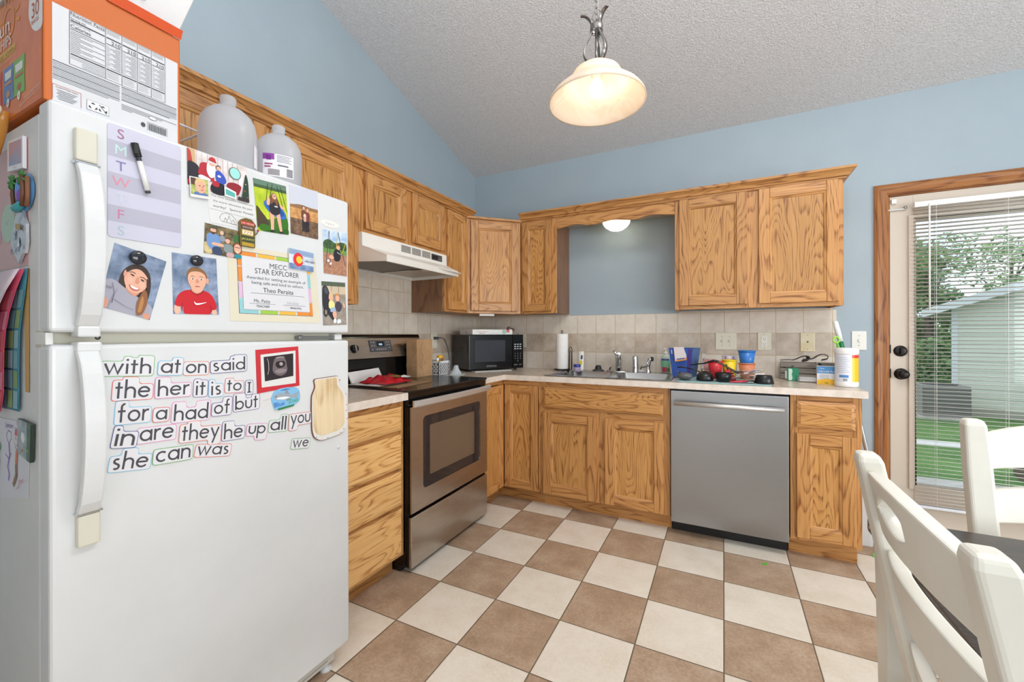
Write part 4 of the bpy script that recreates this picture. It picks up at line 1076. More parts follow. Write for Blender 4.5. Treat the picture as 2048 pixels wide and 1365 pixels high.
lattice(o, lambda a, b, d: (-bx + a, -by + d, b), 2 * bx, bz, 6, 4)
lattice(o, lambda a, b, d: (bx - d, -by + a, b), 2 * by, bz, 5, 4)
lattice(o, lambda a, b, d: (-bx + a, by - d, b), 2 * bx, bz, 6, 4)
lattice(o, lambda a, b, d: (-bx + d, -by + a, b), 2 * by, bz, 5, 4)
o.box(-bx, -by, 0, bx, by, .003, BW); o.make('lattice_basket', bk)
def bottle(name, label, cat, loc, prof, mt, capprof, capmt, labels=(), group=None, n=20, capname='cap'):
    t_ = thing(name, label, cat, loc, 0, group)
    o = MB(); o.lathe(prof, mt, n=n); b = o.make('bottle_body', t_)
    o = MB(); o.lathe(capprof, capmt, n=n); o.make(capname, t_)
    for (r, z0, z1, m_) in labels:
        o = MB(); o.lathe([(r, z0), (r, z1)], m_, n=n); o.make('label_band', b)
    return t_
bottle('sauce_jar', 'brown jar with a yellow lid in the white basket', 'jar', (0.200, -0.815, ZC + .0035), [(0, 0), (.021, 0), (.024, .004), (.024, .105), (.020, .114)], mat('#8a6440', 0.15), [(.0225, .114), (.0235, .116), (.0235, .134), (0, .136)], mat('#f0b41c', 0.35), [(.0244, .03, .075, mat('#b08a5e', 0.4))])
bottle('spice_bottle', 'small yellow bottle with a white cap in the basket front', 'bottle', (0.214, -0.862, ZC + .0035), [(0, 0), (.017, 0), (.018, .003), (.018, .086), (.010, .100)], mat('#f3d21f', 0.35), [(.011, .100), (.012, .102), (.012, .118), (0, .119)], mat('#f4f4f0', 0.4), [(.0184, .080, .086, mat('#b8281f', 0.4)), (.0184, .05, .076, mat('#f6e69a', 0.4))])
bottle('lotion_bottle', 'slim white bottle with a coral tip at the basket back', 'bottle', (0.140, -0.850, ZC + .0035), [(0, 0), (.014, 0), (.015, .004), (.015, .135), (.008, .152)], mat('#e9eef0', 0.35), [(.007, .152), (.0075, .154), (.005, .182), (0, .184)], mat('#d98476', 0.4), [(.0153, .09, .11, mat('#3f9fb0', 0.4))])
bottle('medicine_bottle', 'pale bottle with white screw cap at the basket corner', 'bottle', (0.112, -0.872, ZC + .0035), [(0, 0), (.009, 0), (.0095, .003), (.0095, .082), (.006, .09)], mat('#dfe6ea', 0.3), [(.007, .090), (.0075, .092), (.0075, .108), (0, .109)], mat('#f3f3f0', 0.4), [(.0097, .03, .06, mat('#9fc3cf', 0.4))])

fn = thing('plastic_funnel', 'clear plastic funnel shield upside down beside the microwave', 'funnel', (0.315, -0.775, ZC))
CLR = mat('#e6eef3', 0.08, name='clear_plastic', alpha=0.38)
o = MB(); o.lathe([(.046, .002), (.043, .006), (.030, .026), (.019, .046), (.0175, .060), (.0165, .060), (.018, .046), (.028, .026), (.041, .006), (.044, .003), (.046, .002)], CLR, n=26); o.make('cone', fn)
o = MB(); o.lathe([(.0155, .050), (.0155, .066), (.009, .068), (.009, .050)], mat('#cfd8e0', 0.15, alpha=0.6), n=18); o.make('neck', fn)
o = MB(); o.box(-.05, -.045, 0, .055, .05, .0015, mat('#bfe0e4', 0.4)); tag(o.make('paper_slip', loc=(0.325, -0.775, ZC), rz=.4), 'pale blue paper slip under the clear funnel', 'paper')

# donut box and plastic bag on the microwave
db = thing('donut_box', 'flat white dotted donut box on top of the microwave', 'box', (0.345, -0.575, ZC + .2888), radians(57))
DBX = mat('#ececea', 0.5, name='white_carton')
o = MB(); o.box(0.0, 0.03, 0.0, 0.355, 0.28, 0.040, DBX); bb = o.make('carton', db, 0.001, 1)
o = MB()
for i in range(44):
    for j in range(5):
        xx = 0.006 + i * .0079
        if not (0.035 < xx < 0.125 and 0 < j < 4) and not (0.16 < xx < 0.225 and j < 3): o.poly([(xx - .0013, 0.0295, .004 + j * .008), (xx + .0013, 0.0295, .004 + j * .008), (xx + .0013, 0.0295, .0066 + j * .008), (xx - .0013, 0.0295, .0066 + j * .008)], mat('#77b38d', 0.5))
o.make('dotted_print', bb)
o = MB(); o.text('Krispy Kreme', (0.082, 0.0293, 0.018), 0.0165, mat('#c1272d', 0.5), align='c'); o.box(0.055, 0.0293, 0.008, 0.108, 0.0298, 0.011, mat('#55585a', 0.5)); o.tube([(0.165, .029, .004), (0.172, .029, .012), (0.19, .029, .014), (.195, .029, .010), (0.205, .029, .014), (.218, .029, .010), (.225, .029, .004)], 0.0008, mat('#6a6d70', .5), n=5); o.make('lettering', bb)
o = MB()
vs = []
for k in range(28):
    r = .0165 if k % 2 == 0 else .0150
    vs.append((0.278 + r * cos(2 * pi * k / 28), 0.0285, 0.021 + r * sin(2 * pi * k / 28)))
o.poly(vs, mat('#20754a', 0.45)); o.disc((0.278, 0.0283, 0.021), .0125, mat('#b9d8c6', .5), 'y', 20); o.text('85', (0.278, 0.0281, 0.016), .014, mat('#20754a', .45), align='c'); o.make('green_seal', bb)
o = MB(); o.box(0.300, 0.0285, 0.018, 0.325, 0.0295, 0.041, mat('#c1272d', 0.45)); o.text('12', (0.3125, 0.0282, 0.024), .015, mat('#f4f0f0', .5), align='c'); o.make('count_badge', bb)
o = MB(); o.text('HOT', (-0.0006, 0.15, 0.016), 0.016, mat('#c1272d', 0.5), u=(0, -1, 0), align='c'); o.box(-0.0006, 0.13, .009, -0.0002, .165, .012, mat('#55585a', .5)); o.make('lettering', bb)
pb = thing('plastic_bread_bag', 'crumpled clear plastic bag with red print behind the donut box', 'plastic bag', (0.312, -0.600, ZC + .2866), radians(57))
o = MB(); crumple(o, 0.405, 0.07, 0.482, 0.24, 0.085, mat('#c8bfbb', 0.12, alpha=0.55), n=9, seed=21); o.make('bag_film', pb)
o = MB(); crumple(o, 0.415, 0.09, 0.472, 0.21, 0.070, mat('#9a4a46', 0.25, alpha=0.55), n=7, seed=23, z0=.006); o.make('red_print', pb)

# paper towel
pt = thing('paper_towel_holder', 'black wire paper towel holder standing left of the sink'.replace('left of', 'near'), 'paper towel holder', (0.905, -0.165, ZC))
WIRE = mat('#2a2827', 0.4, 0.6, name='black_wire')
o = MB(); o.tube([(0.062 * cos(2 * pi * k / 28), 0.062 * sin(2 * pi * k / 28), 0.012) for k in range(28)], 0.004, WIRE, n=8, closed=True)
for k in range(3): o.tube([(0, 0, .012), (0.062 * cos(2.1 * k + .4), 0.062 * sin(2.1 * k + .4), .012), (0.066 * cos(2.1 * k + .4), 0.066 * sin(2.1 * k + .4), .003)], .0035, WIRE, n=7)
o.make('base_ring', pt)
o = MB(); o.tube([(-.006, 0, .012), (-.006, 0, .31), (-.003, 0, .322), (.003, 0, .322), (.006, 0, .31), (.006, 0, .012)], .0028, WIRE, n=7); o.make('centre_loop', pt)
o = MB(); o.tube([(.056, 0, .012), (.058, 0, .17), (.062, 0, .183), (.071, 0, .190), (.080, 0, .183), (.083, 0, .17), (.082, 0, .012)], .0028, WIRE, n=7); o.tube([(.062, 0, .012), (.064, 0, .15), (.070, 0, .165), (.076, 0, .15), (.077, 0, .012)], .0024, WIRE, n=7); o.make('side_arm', pt)
pr = thing('paper_towel_roll', 'white paper towel roll standing on the wire holder', 'paper towel', (0.905, -0.165, ZC + .017))
o = MB(); PT = speckle('white_paper_towel', '#eceae6', '#f1efec', 60.0, 0.9, bump=0.3, bscale=120.0, bdist=.002); o.lathe([(.021, 0), (.047, 0), (.048, .004), (.048, .272), (.047, .276), (.021, .276), (.021, 0)], PT, n=32); o.make('paper_sheets', pr)
o = MB(); o.lathe([(.0205, .001), (.0205, .2755), (.019, .2755), (.019, .001)], mat('#b79a74', 0.8), n=20); o.make('cardboard_core', pr)

# bottle, jar, soap by the sink
jr = thing('small_container', 'small clear container with a blue screw lid beside the paper towels', 'container', (1.035, -0.185, ZC))
o = MB(); o.lathe([(0, 0), (.024, 0), (.026, .004), (.026, .036), (.024, .040)], mat('#c9b7d8', 0.2, alpha=0.7), n=22); o.make('container_body', jr)
o = MB(); o.lathe([(.0265, .036), (.0275, .038), (.0275, .056), (0, .058)], mat('#2c3f96', 0.35), n=22); o.make('screw_lid', jr)
tb = thing('toothpaste_tube', 'white tube with yellow and navy print standing behind the blue lidded container', 'tube', (1.052, -0.135, ZC))
o = MB(); o.add([(.020 * cos(2 * pi * k / 16), .020 * sin(2 * pi * k / 16), .012) for k in range(16)] + [(.022 * cos(2 * pi * k / 16), .004 * sin(2 * pi * k / 16), .155) for k in range(16)], [(k, (k + 1) % 16, 16 + (k + 1) % 16, 16 + k) for k in range(16)], mat('#e9e9e6', .3), True)
o.poly([(.022 * cos(2 * pi * k / 16), .004 * sin(2 * pi * k / 16), .155) for k in range(16)], mat('#e9e9e6', .3)); tt = o.make('tube_body', tb)
o = MB(); o.lathe([(0, 0), (.014, 0), (.014, .012), (.01, .014)], WHP, n=14); o.make('cap', tb)
o = MB(); o.poly([(-.008, -.0175, .05), (.012, -.0165, .05), (.014, -.0125, .085), (-.006, -.0135, .085)], mat('#e3c92f', .4)); o.poly([(0.0, -.0125, .095), (.014, -.0105, .095), (.015, -.008, .125), (.002, -.009, .125)], mat('#27305e', .4)); o.make('printed_label', tt)
so = thing('soap_bottle', 'clear pump bottle of green hand soap by the sink end', 'soap bottle', (1.672, -0.090, zr + t))
o = MB(); o.lathe([(0, 0), (.026, 0), (.031, .004), (.031, .05), (.034, .09), (.031, .115), (.020, .135), (.012, .143)], mat('#cfe3d2', 0.08, alpha=0.7), n=24, sy=.62); b = o.make('bottle_body', so)
o = MB()
def wrap(mb, a0, a1, z0, z1, r0, r1, mt, sy=.62, n=8):
    vs = []
    for k in range(n + 1):
        q = radians(a0 + (a1 - a0) * k / n)
        vs += [(r0 * cos(q), r0 * sin(q) * sy, z0), (r1 * cos(q), r1 * sin(q) * sy, z1)]
    mb.add(vs, [(2 * k, 2 * k + 2, 2 * k + 3, 2 * k + 1) for k in range(n)], mt, True)
wrap(o, 205, 335, .045, .092, .0318, .0346, mat('#7fc39a', .35)); wrap(o, 215, 325, .0925, .106, .0345, .033, mat('#3d4f8c', .35)); wrap(o, 225, 290, .010, .046, .0316, .0316, mat('#c2395a', .35)); wrap(o, 290, 330, .014, .04, .0316, .0316, mat('#4d9a5e', .35)); o.make('front_label', b)
o = MB(); o.lathe([(.013, .140), (.014, .142), (.014, .152), (.005, .155), (.004, .170)], WHP, n=14); o.tube([(0, 0, .168), (0, 0, .176), (-.006, -.012, .178), (-.012, -.026, .174)], .0055, WHP, n=8); o.make('pump_head', so)

# ---------------------------------------------------------------- drying mat and dishes
MX, MY = 2.03, -0.405
zm = ZC + .0065
o = MB(); o.prism(rrect(1.785, 2.285, -0.615, -0.20, 0.035), 'xy', ZC, zm, speckle('teal_drying_mat', '#8fb0b2', '#9dbcbd', 90, 0.8, bump=.3, bscale=200)); tag(o.make('drying_mat', None, .002), 'pale teal rounded dish drying mat on the counter', 'mat')
pk = thing('popcorn_bucket', 'square blue flared paper bucket with a card hung on it on the drying mat', 'bucket', (1.815, -0.30, zm), radians(-14))
BB = mat('#3f62b8', 0.4, name='royal_blue_card'); BD = mat('#2c5f96', .4, name='deep_blue_card')
o = MB(); w0, w1, hh = .058, .078, .190
vs = [(-w0, -w0, 0), (w0, -w0, 0), (w0, w0, 0), (-w0, w0, 0), (-w1, -w1, hh), (w1, -w1, hh), (w1, w1, hh), (-w1, w1, hh)]
o.add(vs, [(0, 1, 5, 4)], BB); o.add(vs, [(3, 0, 4, 7)], BD); o.add(vs, [(1, 2, 6, 5), (2, 3, 7, 6)], BD); o.add(vs, [(0, 1, 2, 3)], BB); wl = o.make('bucket_walls', pk, solid=.0015)
def side(a, h, face, out=.0009):
    """a in -1..1 across the wall, h in 0..1"""
    w_ = w0 + (w1 - w0) * h
    return (a * w_, -w_ - out, h * hh) if face == 'f' else (-w_ - out, -a * w_, h * hh)
o = MB(); o.poly([side(-.95, .02, 'l'), side(.6, .02, 'l'), side(.9, .35, 'l'), side(-.95, .3, 'l')], mat('#4b86c6', .4)); o.poly([side(-.9, .72, 'l'), side(.9, .70, 'l'), side(.9, .97, 'l'), side(-.9, .97, 'l')], mat('#5fae54', .4)); o.poly([side(-.5, .30, 'l'), side(.5, .30, 'l'), side(.6, .46, 'l'), side(-.6, .44, 'l')], mat('#e9b52e', .4)); o.poly([side(-.8, .80, 'f'), side(-.72, .80, 'f'), side(-.72, .94, 'f'), side(-.8, .94, 'f')], mat('#dfe6f3', .4)); o.poly([side(.55, .1, 'f'), side(.95, .1, 'f'), side(.95, .98, 'f'), side(.62, .98, 'f')], mat('#4a3f8a', .4)); o.make('printed_pattern', wl)
cd = thing('hang_tag_card', 'white and orange tag card hooked over the blue bucket rim', 'tag', (1.815, -0.30, zm), radians(-14))
o = MB(); o.prism([(-.030, .105), (.042, .118), (.040, .150), (.022, .198), (-.040, .197), (-.036, .16)], 'xz', -.0905, -.0895, mat('#e5dcdb', .45)); b = o.make('card', cd)
o = MB(); o.poly([(-.030, -.091, .102), (.043, -.091, .115), (.044, -.091, .135), (.036, -.091, .133), (.034, -.091, .122), (-.022, -.091, .112)], mat('#e79a3a', .45)); o.poly([(-.020, -.0912, .114), (.032, -.0912, .123), (.031, -.0912, .130), (-.021, -.0912, .121)], mat('#3f5fb0', .4)); o.make('printed_pattern', b)
o = MB(); o.box(-.035, -.0895, .192, .022, -.072, .197, mat('#e5dcdb', .45)); o.make('hook_fold', cd)

def cup(name, label, cat, loc, r0, r1, h, mt, lip=0.003, parts=(), rz=0, tilt=None):
    t_ = thing(name, label, cat, loc, rz)
    o = MB(); o.lathe([(0, .0), (r0, 0), (r1, h), (r1 - .002, h), (r0 - .002, .003), (0, .003)], mt, n=28); b = o.make('cup_wall', t_)
    o = MB(); o.lathe([(r1, h - .006), (r1 + lip, h - .005), (r1 + lip, h), (r1 - .002, h + .001)], mt, n=28); o.make('rolled_rim', t_)
    if tilt: t_.rotation_euler[0], t_.rotation_euler[1] = tilt
    return t_, b
tc_, b_ = cup('plastic_cup', 'terracotta orange plastic cup holding the blue cup on the mat', 'cup', (2.176, -.30, zm), .034, .047, .100, mat('#d8835c', .4))
cup('plastic_cup', 'blue plastic cup nested in the terracotta cup', 'cup', (2.176, -.30, zm + .060), .032, .049, .118, mat('#3478c4', .3))
cup('plastic_cup', 'red plastic cup on the drying mat', 'cup', (2.000, -.350, zm), .032, .043, .110, mat('#e0323a', .35))
cup('plastic_cup', 'yellow plastic cup behind the red cup', 'cup', (2.079, -.294, zm), .032, .043, .118, mat('#efd02c', .35))
bx_ = thing('food_container', 'clear pink tinted plastic container lying on its side behind the red cup', 'container', (1.972, -.245, zm))
o = MB(); o.prism(rrect(-.042, .042, 0, .115, .015), 'xz', -.036, .036, mat('#d88a86', .12, alpha=.55)); o.make('tub', bx_, .004)
o = MB(); o.prism(rrect(-.045, .045, .05, .062, .004), 'xz', -.039, .039, mat('#e3a6a0', .15, alpha=.6)); o.make('rim_lip', bx_, .002)
gl = thing('drinking_glass', 'clear tumbler with purple pattern upside down behind the cups', 'glass', (2.082, -.195, zm))
o = MB(); o.lathe([(.045, 0), (.045, .135), (.043, .142), (0, .142)], mat('#dcd9e6', .06, alpha=.35), n=26); b = o.make('tumbler_wall', gl)
o = MB()
for k in range(5): wrap(o, 200 + k * 30, 216 + k * 30, .105, .138, .0453, .0453, mat('#a98bd0' if k % 2 else '#f0edf6', .3), sy=1)
o.make('printed_pattern', b)
# utensils on the mat
UT = mat('#17181a', .32, name='black_nylon')
ld_ = thing('ladle', 'black nylon ladle resting upside down at the mat front', 'ladle', (1.945, -.52, zm))
o = MB(); o.lathe([(.045, .003), (.048, .012), (.045, .032), (.032, .050), (.012, .058), (0, .059)], UT, n=24); o.make('ladle_bowl', ld_)
o = MB(); o.tube([(-.03, .01, .052), (-.08, .03, .068), (-.14, .07, .074), (-.16, .085, .070)], [.007, .007, .009, .008], UT, n=8, flat=.5); o.make('handle', ld_)
sp_ = thing('serving_spoon', 'dark grey serving spoon lying beside the ladle', 'spoon', (1.835, -.545, zm))
o = MB(); o.ball((0, 0, .026), (.046, .034, .024), mat('#56585b', .35), 20, 10); o.make('spoon_bowl', sp_)
o = MB(); o.tube([(-.02, .01, .04), (-.045, .0, .050), (-.04, -.01, .052)], [.007, .006, .009], UT, n=8, flat=.5); o.make('handle', sp_)
ms = thing('measuring_cup', 'black measuring cup standing upright at the mat front', 'measuring cup', (2.045, -.535, zm))
o = MB(); o.lathe([(0, 0), (.036, 0), (.045, .052), (.043, .053), (.034, .003), (0, .003)], UT, n=26); o.make('cup_bowl', ms)
o = MB(); o.tube([(.040, .0, .049), (.07, .006, .060), (.098, .01, .062)], [.008, .007, .009], UT, n=8, flat=.4); o.make('handle', ms)
m2 = thing('measuring_cup', 'black measuring cup lying upside down at the mat corner', 'measuring cup', (2.252, -.53, zm))
o = MB(); o.lathe([(.048, 0), (.050, .003), (.040, .044), (.036, .048), (0, .048)], UT, n=26); o.make('cup_bowl', m2)
o = MB(); o.tube([(-.035, -.01, .012), (-.07, -.02, .010), (-.10, -.03, .008)], [.008, .007, .009], UT, n=8, flat=.4); o.make('handle', m2)
sl = thing('slotted_turner', 'long black nylon turner leaning across the red cup', 'turner', (1.99, -.432, zm + .03))
o = MB(); o.tube([(-.13, .02, .055), (-.05, .0, .070), (.0, -.015, .088), (.03, -.02, .082)], [.007, .009, .014, .016], UT, n=8, flat=.5); o.make('handle', sl)
o = MB(); o.hexa([(.02, -.045, .078), (.14, -.06, .010), (.15, -.02, .010), (.03, .0, .080), (.02, -.045, .082), (.14, -.06, .014), (.15, -.02, .014), (.03, .0, .084)], UT); o.make('blade', sl, .001)
pe = thing('peeler', 'red handled peeler lying at the mat front edge', 'peeler', (2.125, -.580, zm), radians(20))
o = MB(); o.tube([(-.05, 0, .008), (-.01, 0, .009), (.04, 0, .012)], [.007, .009, .008], mat('#cf3346', .35), n=8, flat=.6); o.make('handle', pe)
o = MB(); o.box(.04, -.012, .006, .075, .012, .009, SSB); o.make('blade', pe, .001)
rp = thing('red_spatula', 'red spatula propped against the red cup', 'spatula', (2.085, -.445, zm), radians(20))
o = MB(); o.hexa([(-.02, 0, .002), (.03, 0, .002), (.035, .004, .002), (-.015, .004, .002), (-.015, .05, .062), (.02, .05, .062), (.02, .054, .062), (-.015, .054, .062)], mat('#d42a35', .4)); o.make('blade', rp, .001)
o = MB(); o.tube([(.003, .05, .060), (.003, .08, .09)], .005, UT, n=7); o.make('handle', rp)
r = random.Random(11)
def fork(loc, rz, label, kind='spoon'):
    t_ = thing('table_' + kind, label, 'cutlery', loc, rz, 'cutlery heap on the mat')
    o = MB(); o.tube([(-.085, 0, .004), (-.03, 0, .006), (.03, 0, .004)], [.006, .0035, .004], SSB, n=7, flat=.35); o.make('handle', t_)
    o = MB()
    if kind == 'spoon': o.ball((.055, 0, .006), (.026, .016, .005), SSB, 14, 8)
    else:
        o.box(.03, -.011, .004, .05, .011, .006, SSB)
        for k in range(4): o.box(.05, -.011 + k * .0062, .004, .085, -.0075 + k * .0062, .006, SSB)
    o.make('spoon_bowl' if kind == 'spoon' else 'tines', t_)
    return t_
cut = 'stainless spoon or fork in the heap of cutlery beside the black measuring cup'
s0 = fork((2.165, -.48, zm), .3, cut); f0 = fork((2.165, -.50, zm + .009), -.5, cut, 'fork')
k0 = 0
for kk in range(9):
    src = s0 if kk % 2 else f0
    q = clone(src, (2.168 + r.uniform(-.018, .015), -.485 + r.uniform(-.03, .03), zm + .018 + kk * .0055), r.uniform(-1.6, 1.6), cut)
    q.rotation_euler[1] = r.uniform(-.25, .15)
fk = thing('serving_fork', 'long steel fork standing up against the blue bucket', 'fork', (1.925, -.355, zm))
o = MB(); o.tube([(-.01, 0, .004), (.0, .01, .07), (.006, .014, .115)], .0035, SSB, n=7); o.make('handle', fk)
o = MB()
for k in range(3): o.tube([(.006, .014, .115), (.006 + (k - 1) * .008, .016, .13), (.012 + (k - 1) * .008, .02, .168)], .0016, SSB, n=5)
o.make('tines', fk)

# ---------------------------------------------------------------- crate corner
cr_ = thing('wooden_crate', 'small grey slatted wooden crate against the backsplash', 'crate', (2.372, -.125, ZC), radians(-6))
GW = oak('x', 4.0, light='#8d847a', mid='#7c736a', dark='#5c544c', name='weathered_grey_wood', rough=.7)
o = MB(); cw, cdp, chh = .195, .095, .108
for z in (.004, .040, .076): o.box(0, 0, z, cw, .008, z + .030, GW); 
for z in (.004, .040, .076): o.box(0, cdp - .008, z, cw, cdp, z + .030, GW)
o.make('side_slats', cr_, .0008, 1)
for x in (0, cw - .008):
    o = MB(); o.box(x - .002, 0.008, .002, x + .010, cdp - .008, chh, GW); o.make('end_panel', cr_, .0008, 1)
o = MB(); o.box(.008, .008, .002, cw - .008, cdp - .008, .006, GW); o.make('bottom_panel', cr_)
o = MB()
for i in (.022, cw - .022):
    for z in (.037, .073): o.disc((i, -.0006, z), .0035, BLKM, 'y', 8)
o.make('nail_heads', cr_)
LEA = mat('#4b4340', .5, name='dark_leather')
ca = thing('camera_strap', 'dark looped strap lying across the grey crate', 'strap', (2.372, -.125, ZC + .1125), radians(-6))
o = MB(); o.tube(spline([(.07, .03, .010), (.085, .02, .016), (.105, .01, .028), (.13, .015, .036), (.148, .03, .028), (.140, .04, .012), (.118, .03, .008), (.130, .02, .014), (.17, .01, .022), (.195, .02, .040), (.22, .03, .048), (.245, .03, .040), (.243, .03, .022), (.215, .02, .014)]), .010, LEA, n=8, flat=.28); o.make('strap_loop', ca)
o = MB(); o.tube([(.0, .035, .006), (.04, .03, .010), (.07, .035, .008)], .009, mat('#5d5550', .5), n=7, flat=.3); o.make('strap_end', ca)
bk2 = thing('black_storage_box', 'low black box with a grey lid between crate and wipes canister', 'box', (2.585, -.20, ZC), radians(-4))
o = MB(); o.box(0, 0, 0, .10, .15, .088, mat('#2b2a2c', .45)); o.make('box_body', bk2, .003)
o = MB(); o.box(-.012, -.01, .088, .112, .16, .106, mat('#4d4947', .5)); o.make('lid', bk2, .004)
gb = thing('green_soap_dispenser', 'small green translucent bottle with a white sponge in front of the crate', 'bottle', (2.425, -.225, ZC))
o = MB(); o.prism(rrect(-.030, .030, 0, .078, .008), 'xz', -.014, .014, mat('#2f9d75', .12, name='green_bottle_plastic', alpha=.92)); b = o.make('bottle_body', gb, .004, 3)
o = MB(); o.prism(rrect(-.006, .006, .076, .094, .003), 'xz', -.006, .006, DGREY); o.make('cap', gb, .001)
o = MB(); o.prism([(-.022, .004), (-.006, .004), (-.002, .02), (-.006, .04), (-.002, .06), (-.006, .074), (-.022, .074)], 'xz', -.0165, -.0145, mat('#dff0e4', .4)); o.make('white_label', b)
o = MB(); o.prism(rrect(-.04, -.030, .012, .06, .003), 'xz', -.010, .004, mat('#b9b6b0', .4)); o.make('side_clip', gb)
sv = thing('label_maker', 'flat silver gadget lying beside the green bottle', 'gadget', (2.488, -.262, ZC), radians(-12))
o = MB(); o.prism(rrect(-.042, .055, 0.002, .032, .012), 'xz', -.03, .03, mat('#c4c2bf', .3, .4)); b = o.make('gadget_body', sv, .004, 3)
o = MB(); o.prism(rrect(-.034, .045, .006, .013, .003), 'xz', -.031, -.029, mat('#dfdcd8', .3)); o.box(-.040, -.032, 0, -.03, .02, .03, mat('#7d7b79', .3, .5)); o.make('end_trim', b)
pbx = thing('playing_card_box', 'blue white and yellow small retail box beside the wipes canister', 'box', (2.522, -.385, ZC), radians(-6))
o = MB(); o.box(0, 0, 0, .088, .05, .104, mat('#e9eaec', .4)); b = o.make('carton', pbx, .001)
o = MB(); o.poly([(0.0005, -.0006, .064), (.0875, -.0006, .064), (.0875, -.0006, .1035), (.0005, -.0006, .1035)], mat('#4a93cf', .4)); o.poly([(.0005, -.0006, .001), (.0875, -.0006, .001), (.0875, -.0006, .028), (.05, -.0006, .034), (.0005, -.0006, .026)], mat('#f0bd1f', .4)); o.text('DELUXE PLA', (.008, -.0009, .070), .0135, mat('#f3f6f9', .4)); o.text('Value', (.012, -.0009, .088), .010, mat('#f3f6f9', .4)); o.text('160', (.034, -.0009, .006), .014, mat('#3a3320', .4)); o.text('count', (.010, -.0009, .007), .008, mat('#5a4a20', .4))
for k in range(3):
    o.poly([(.012, -.0009, .052 - k * .009), (.055, -.0009, .052 - k * .009), (.055, -.0009, .0545 - k * .009), (.012, -.0009, .0545 - k * .009)], mat('#9aa2aa', .5))
o.make('printed_pattern', b)
cn = thing('wipes_canister', 'white and yellow cleaning wipes canister at the counter end', 'canister', (2.645, -.44, ZC))
o = MB(); CW = mat('#efeeec', .35, name='white_canister_plastic'); o.lathe([(0, .001), (.050, .001), (.053, .006), (.053, .024), (.0515, .028), (.0515, .178), (.053, .180)], CW, n=40); b = o.make('canister_body', cn)
o = MB(); o.lathe([(.054, .180), (.0545, .184), (.0545, .205), (.052, .210), (.03, .212), (0, .212)], CW, n=40); o.make('canister_lid', cn)
o = MB(); wrap(o, 285, 345, .030, .158, .0519, .0519, mat('#f2c41d', .35), 1, 12); wrap(o, 285, 345, .158, .174, .0519, .0519, mat('#e0341f', .35), 1, 12); wrap(o, 185, 285, .030, .176, .0517, .0517, mat('#e6e9f2', .35), 1, 14); wrap(o, 222, 268, .052, .066, .0521, .0521, mat('#5b93cd', .35), 1, 10)
for k in range(9): wrap(o, 205, 262 + (k % 3) * 6, .158 - k * .0098, .1605 - k * .0098, .0520, .0520, mat('#b7bccb', .5), 1, 8)
for k in range(7): wrap(o, 242 + k * 3, 243.6 + k * 3, .034, .047, .0521, .0521, mat('#5a5c64', .5), 1, 1)
o.make('wrap_label', b)
br = thing('dish_brush', 'white and dark green handled brush standing behind the canister', 'brush', (2.628, -.34, ZC))
o = MB(); o.tube([(.035, .0, .003), (.03, 0, .16), (.012, 0, .245)], [.012, .012, .011], mat('#1c7a45', .35), n=10); o.make('green_shaft', br)
o = MB(); o.tube([(.012, 0, .245), (-.004, 0, .315), (-.012, 0, .355), (-.014, 0, .362)], [.0125, .0145, .012, .006], mat('#eceeee', .3), n=12); o.make('white_grip', br)
sc = thing('lime_scrubber', 'lime green scrubber handle with an open ring behind the canister', 'scrubber', (2.610, -.372, ZC))
o = MB(); LIME = mat('#62c52c', .35); o.tube([(.020, 0, .002), (.018, 0, .12), (.008, 0, .235)], [.012, .012, .008], LIME, n=9, flat=.6); o.make('handle', sc)
o = MB(); o.tube([(.004 + .014 * cos(2 * pi * k / 18), 0, .254 + .017 * sin(2 * pi * k / 18)) for k in range(18)], .0042, mat('#9be03e', .35), n=7, closed=True); o.make('hanging_ring', sc)

# ---------------------------------------------------------------- wall plates and cord
ALM = mat('#e5e0cc', .4, name='almond_wall_plate'); SLOT = mat('#3b3934', .5)
def plate(name, label, cat, x, z, w_, h_, kind, colr=ALM, y=-.0102, rz=0, loc=None):
    t_ = thing(name, label, cat, loc or (x, y, z), rz)
    o = MB(); o.box(-w_ / 2, -.006, -h_ / 2, w_ / 2, 0, h_ / 2, colr); b = o.make('cover_plate', t_, .003, 2)
    def screw(a, c_):
        o = MB(); o.disc((a, -.0064, c_), .0032, mat('#b3ae9c', .4), 'y', 10); o.box(a - .0028, -.0067, c_ - .0005, a + .0028, -.0064, c_ + .0005, SLOT); o.make('screw', b)
    if kind in ('switch', 'double'):
        for a in ((-.023, .023) if kind == 'double' else (0,)):
            o = MB(); o.box(a - .005, -.0064, -.012, a + .005, -.0058, .012, mat('#cfcab6', .5)); o.hexa([(a - .004, -.006, -.004), (a + .004, -.006, -.004), (a + .004, -.006, .009), (a - .004, -.006, .009), (a - .0035, -.017, -.007), (a + .0035, -.017, -.007), (a + .0035, -.013, .003), (a - .0035, -.013, .003)], colr); o.make('toggle', t_)
            screw(a, .03); screw(a, -.03)
    elif kind == 'outlet':
        o = MB(); o.prism(rrect(-.017, .017, -.034, .034, .003), 'xz', -.0075, -.005, mat('#efece0', .35)); 
        for c_ in (.018, -.018):
            o.box(-.0078, -.0078, c_ - .003, -.0058, -.0072, c_ + .006, SLOT); o.box(.0058, -.0078, c_ - .002, .0078, -.0072, c_ + .005, SLOT); o.disc((0, -.0078, c_ - .009), .0026, SLOT, 'y', 10)
        o.make('receptacle', t_); screw(0, .048); screw(0, -.048)
    elif kind == 'phone':
        o = MB(); o.prism([(-.007, .006), (.007, .006), (0, -.006)], 'xz', -.0068, -.006, SLOT); o.make('jack', t_); screw(0, .046); screw(0, -.046)
    return t_
plate('switch_plate', 'almond double light switch plate on the backsplash', 'light switch', 2.061, 1.153, .130, .120, 'double')
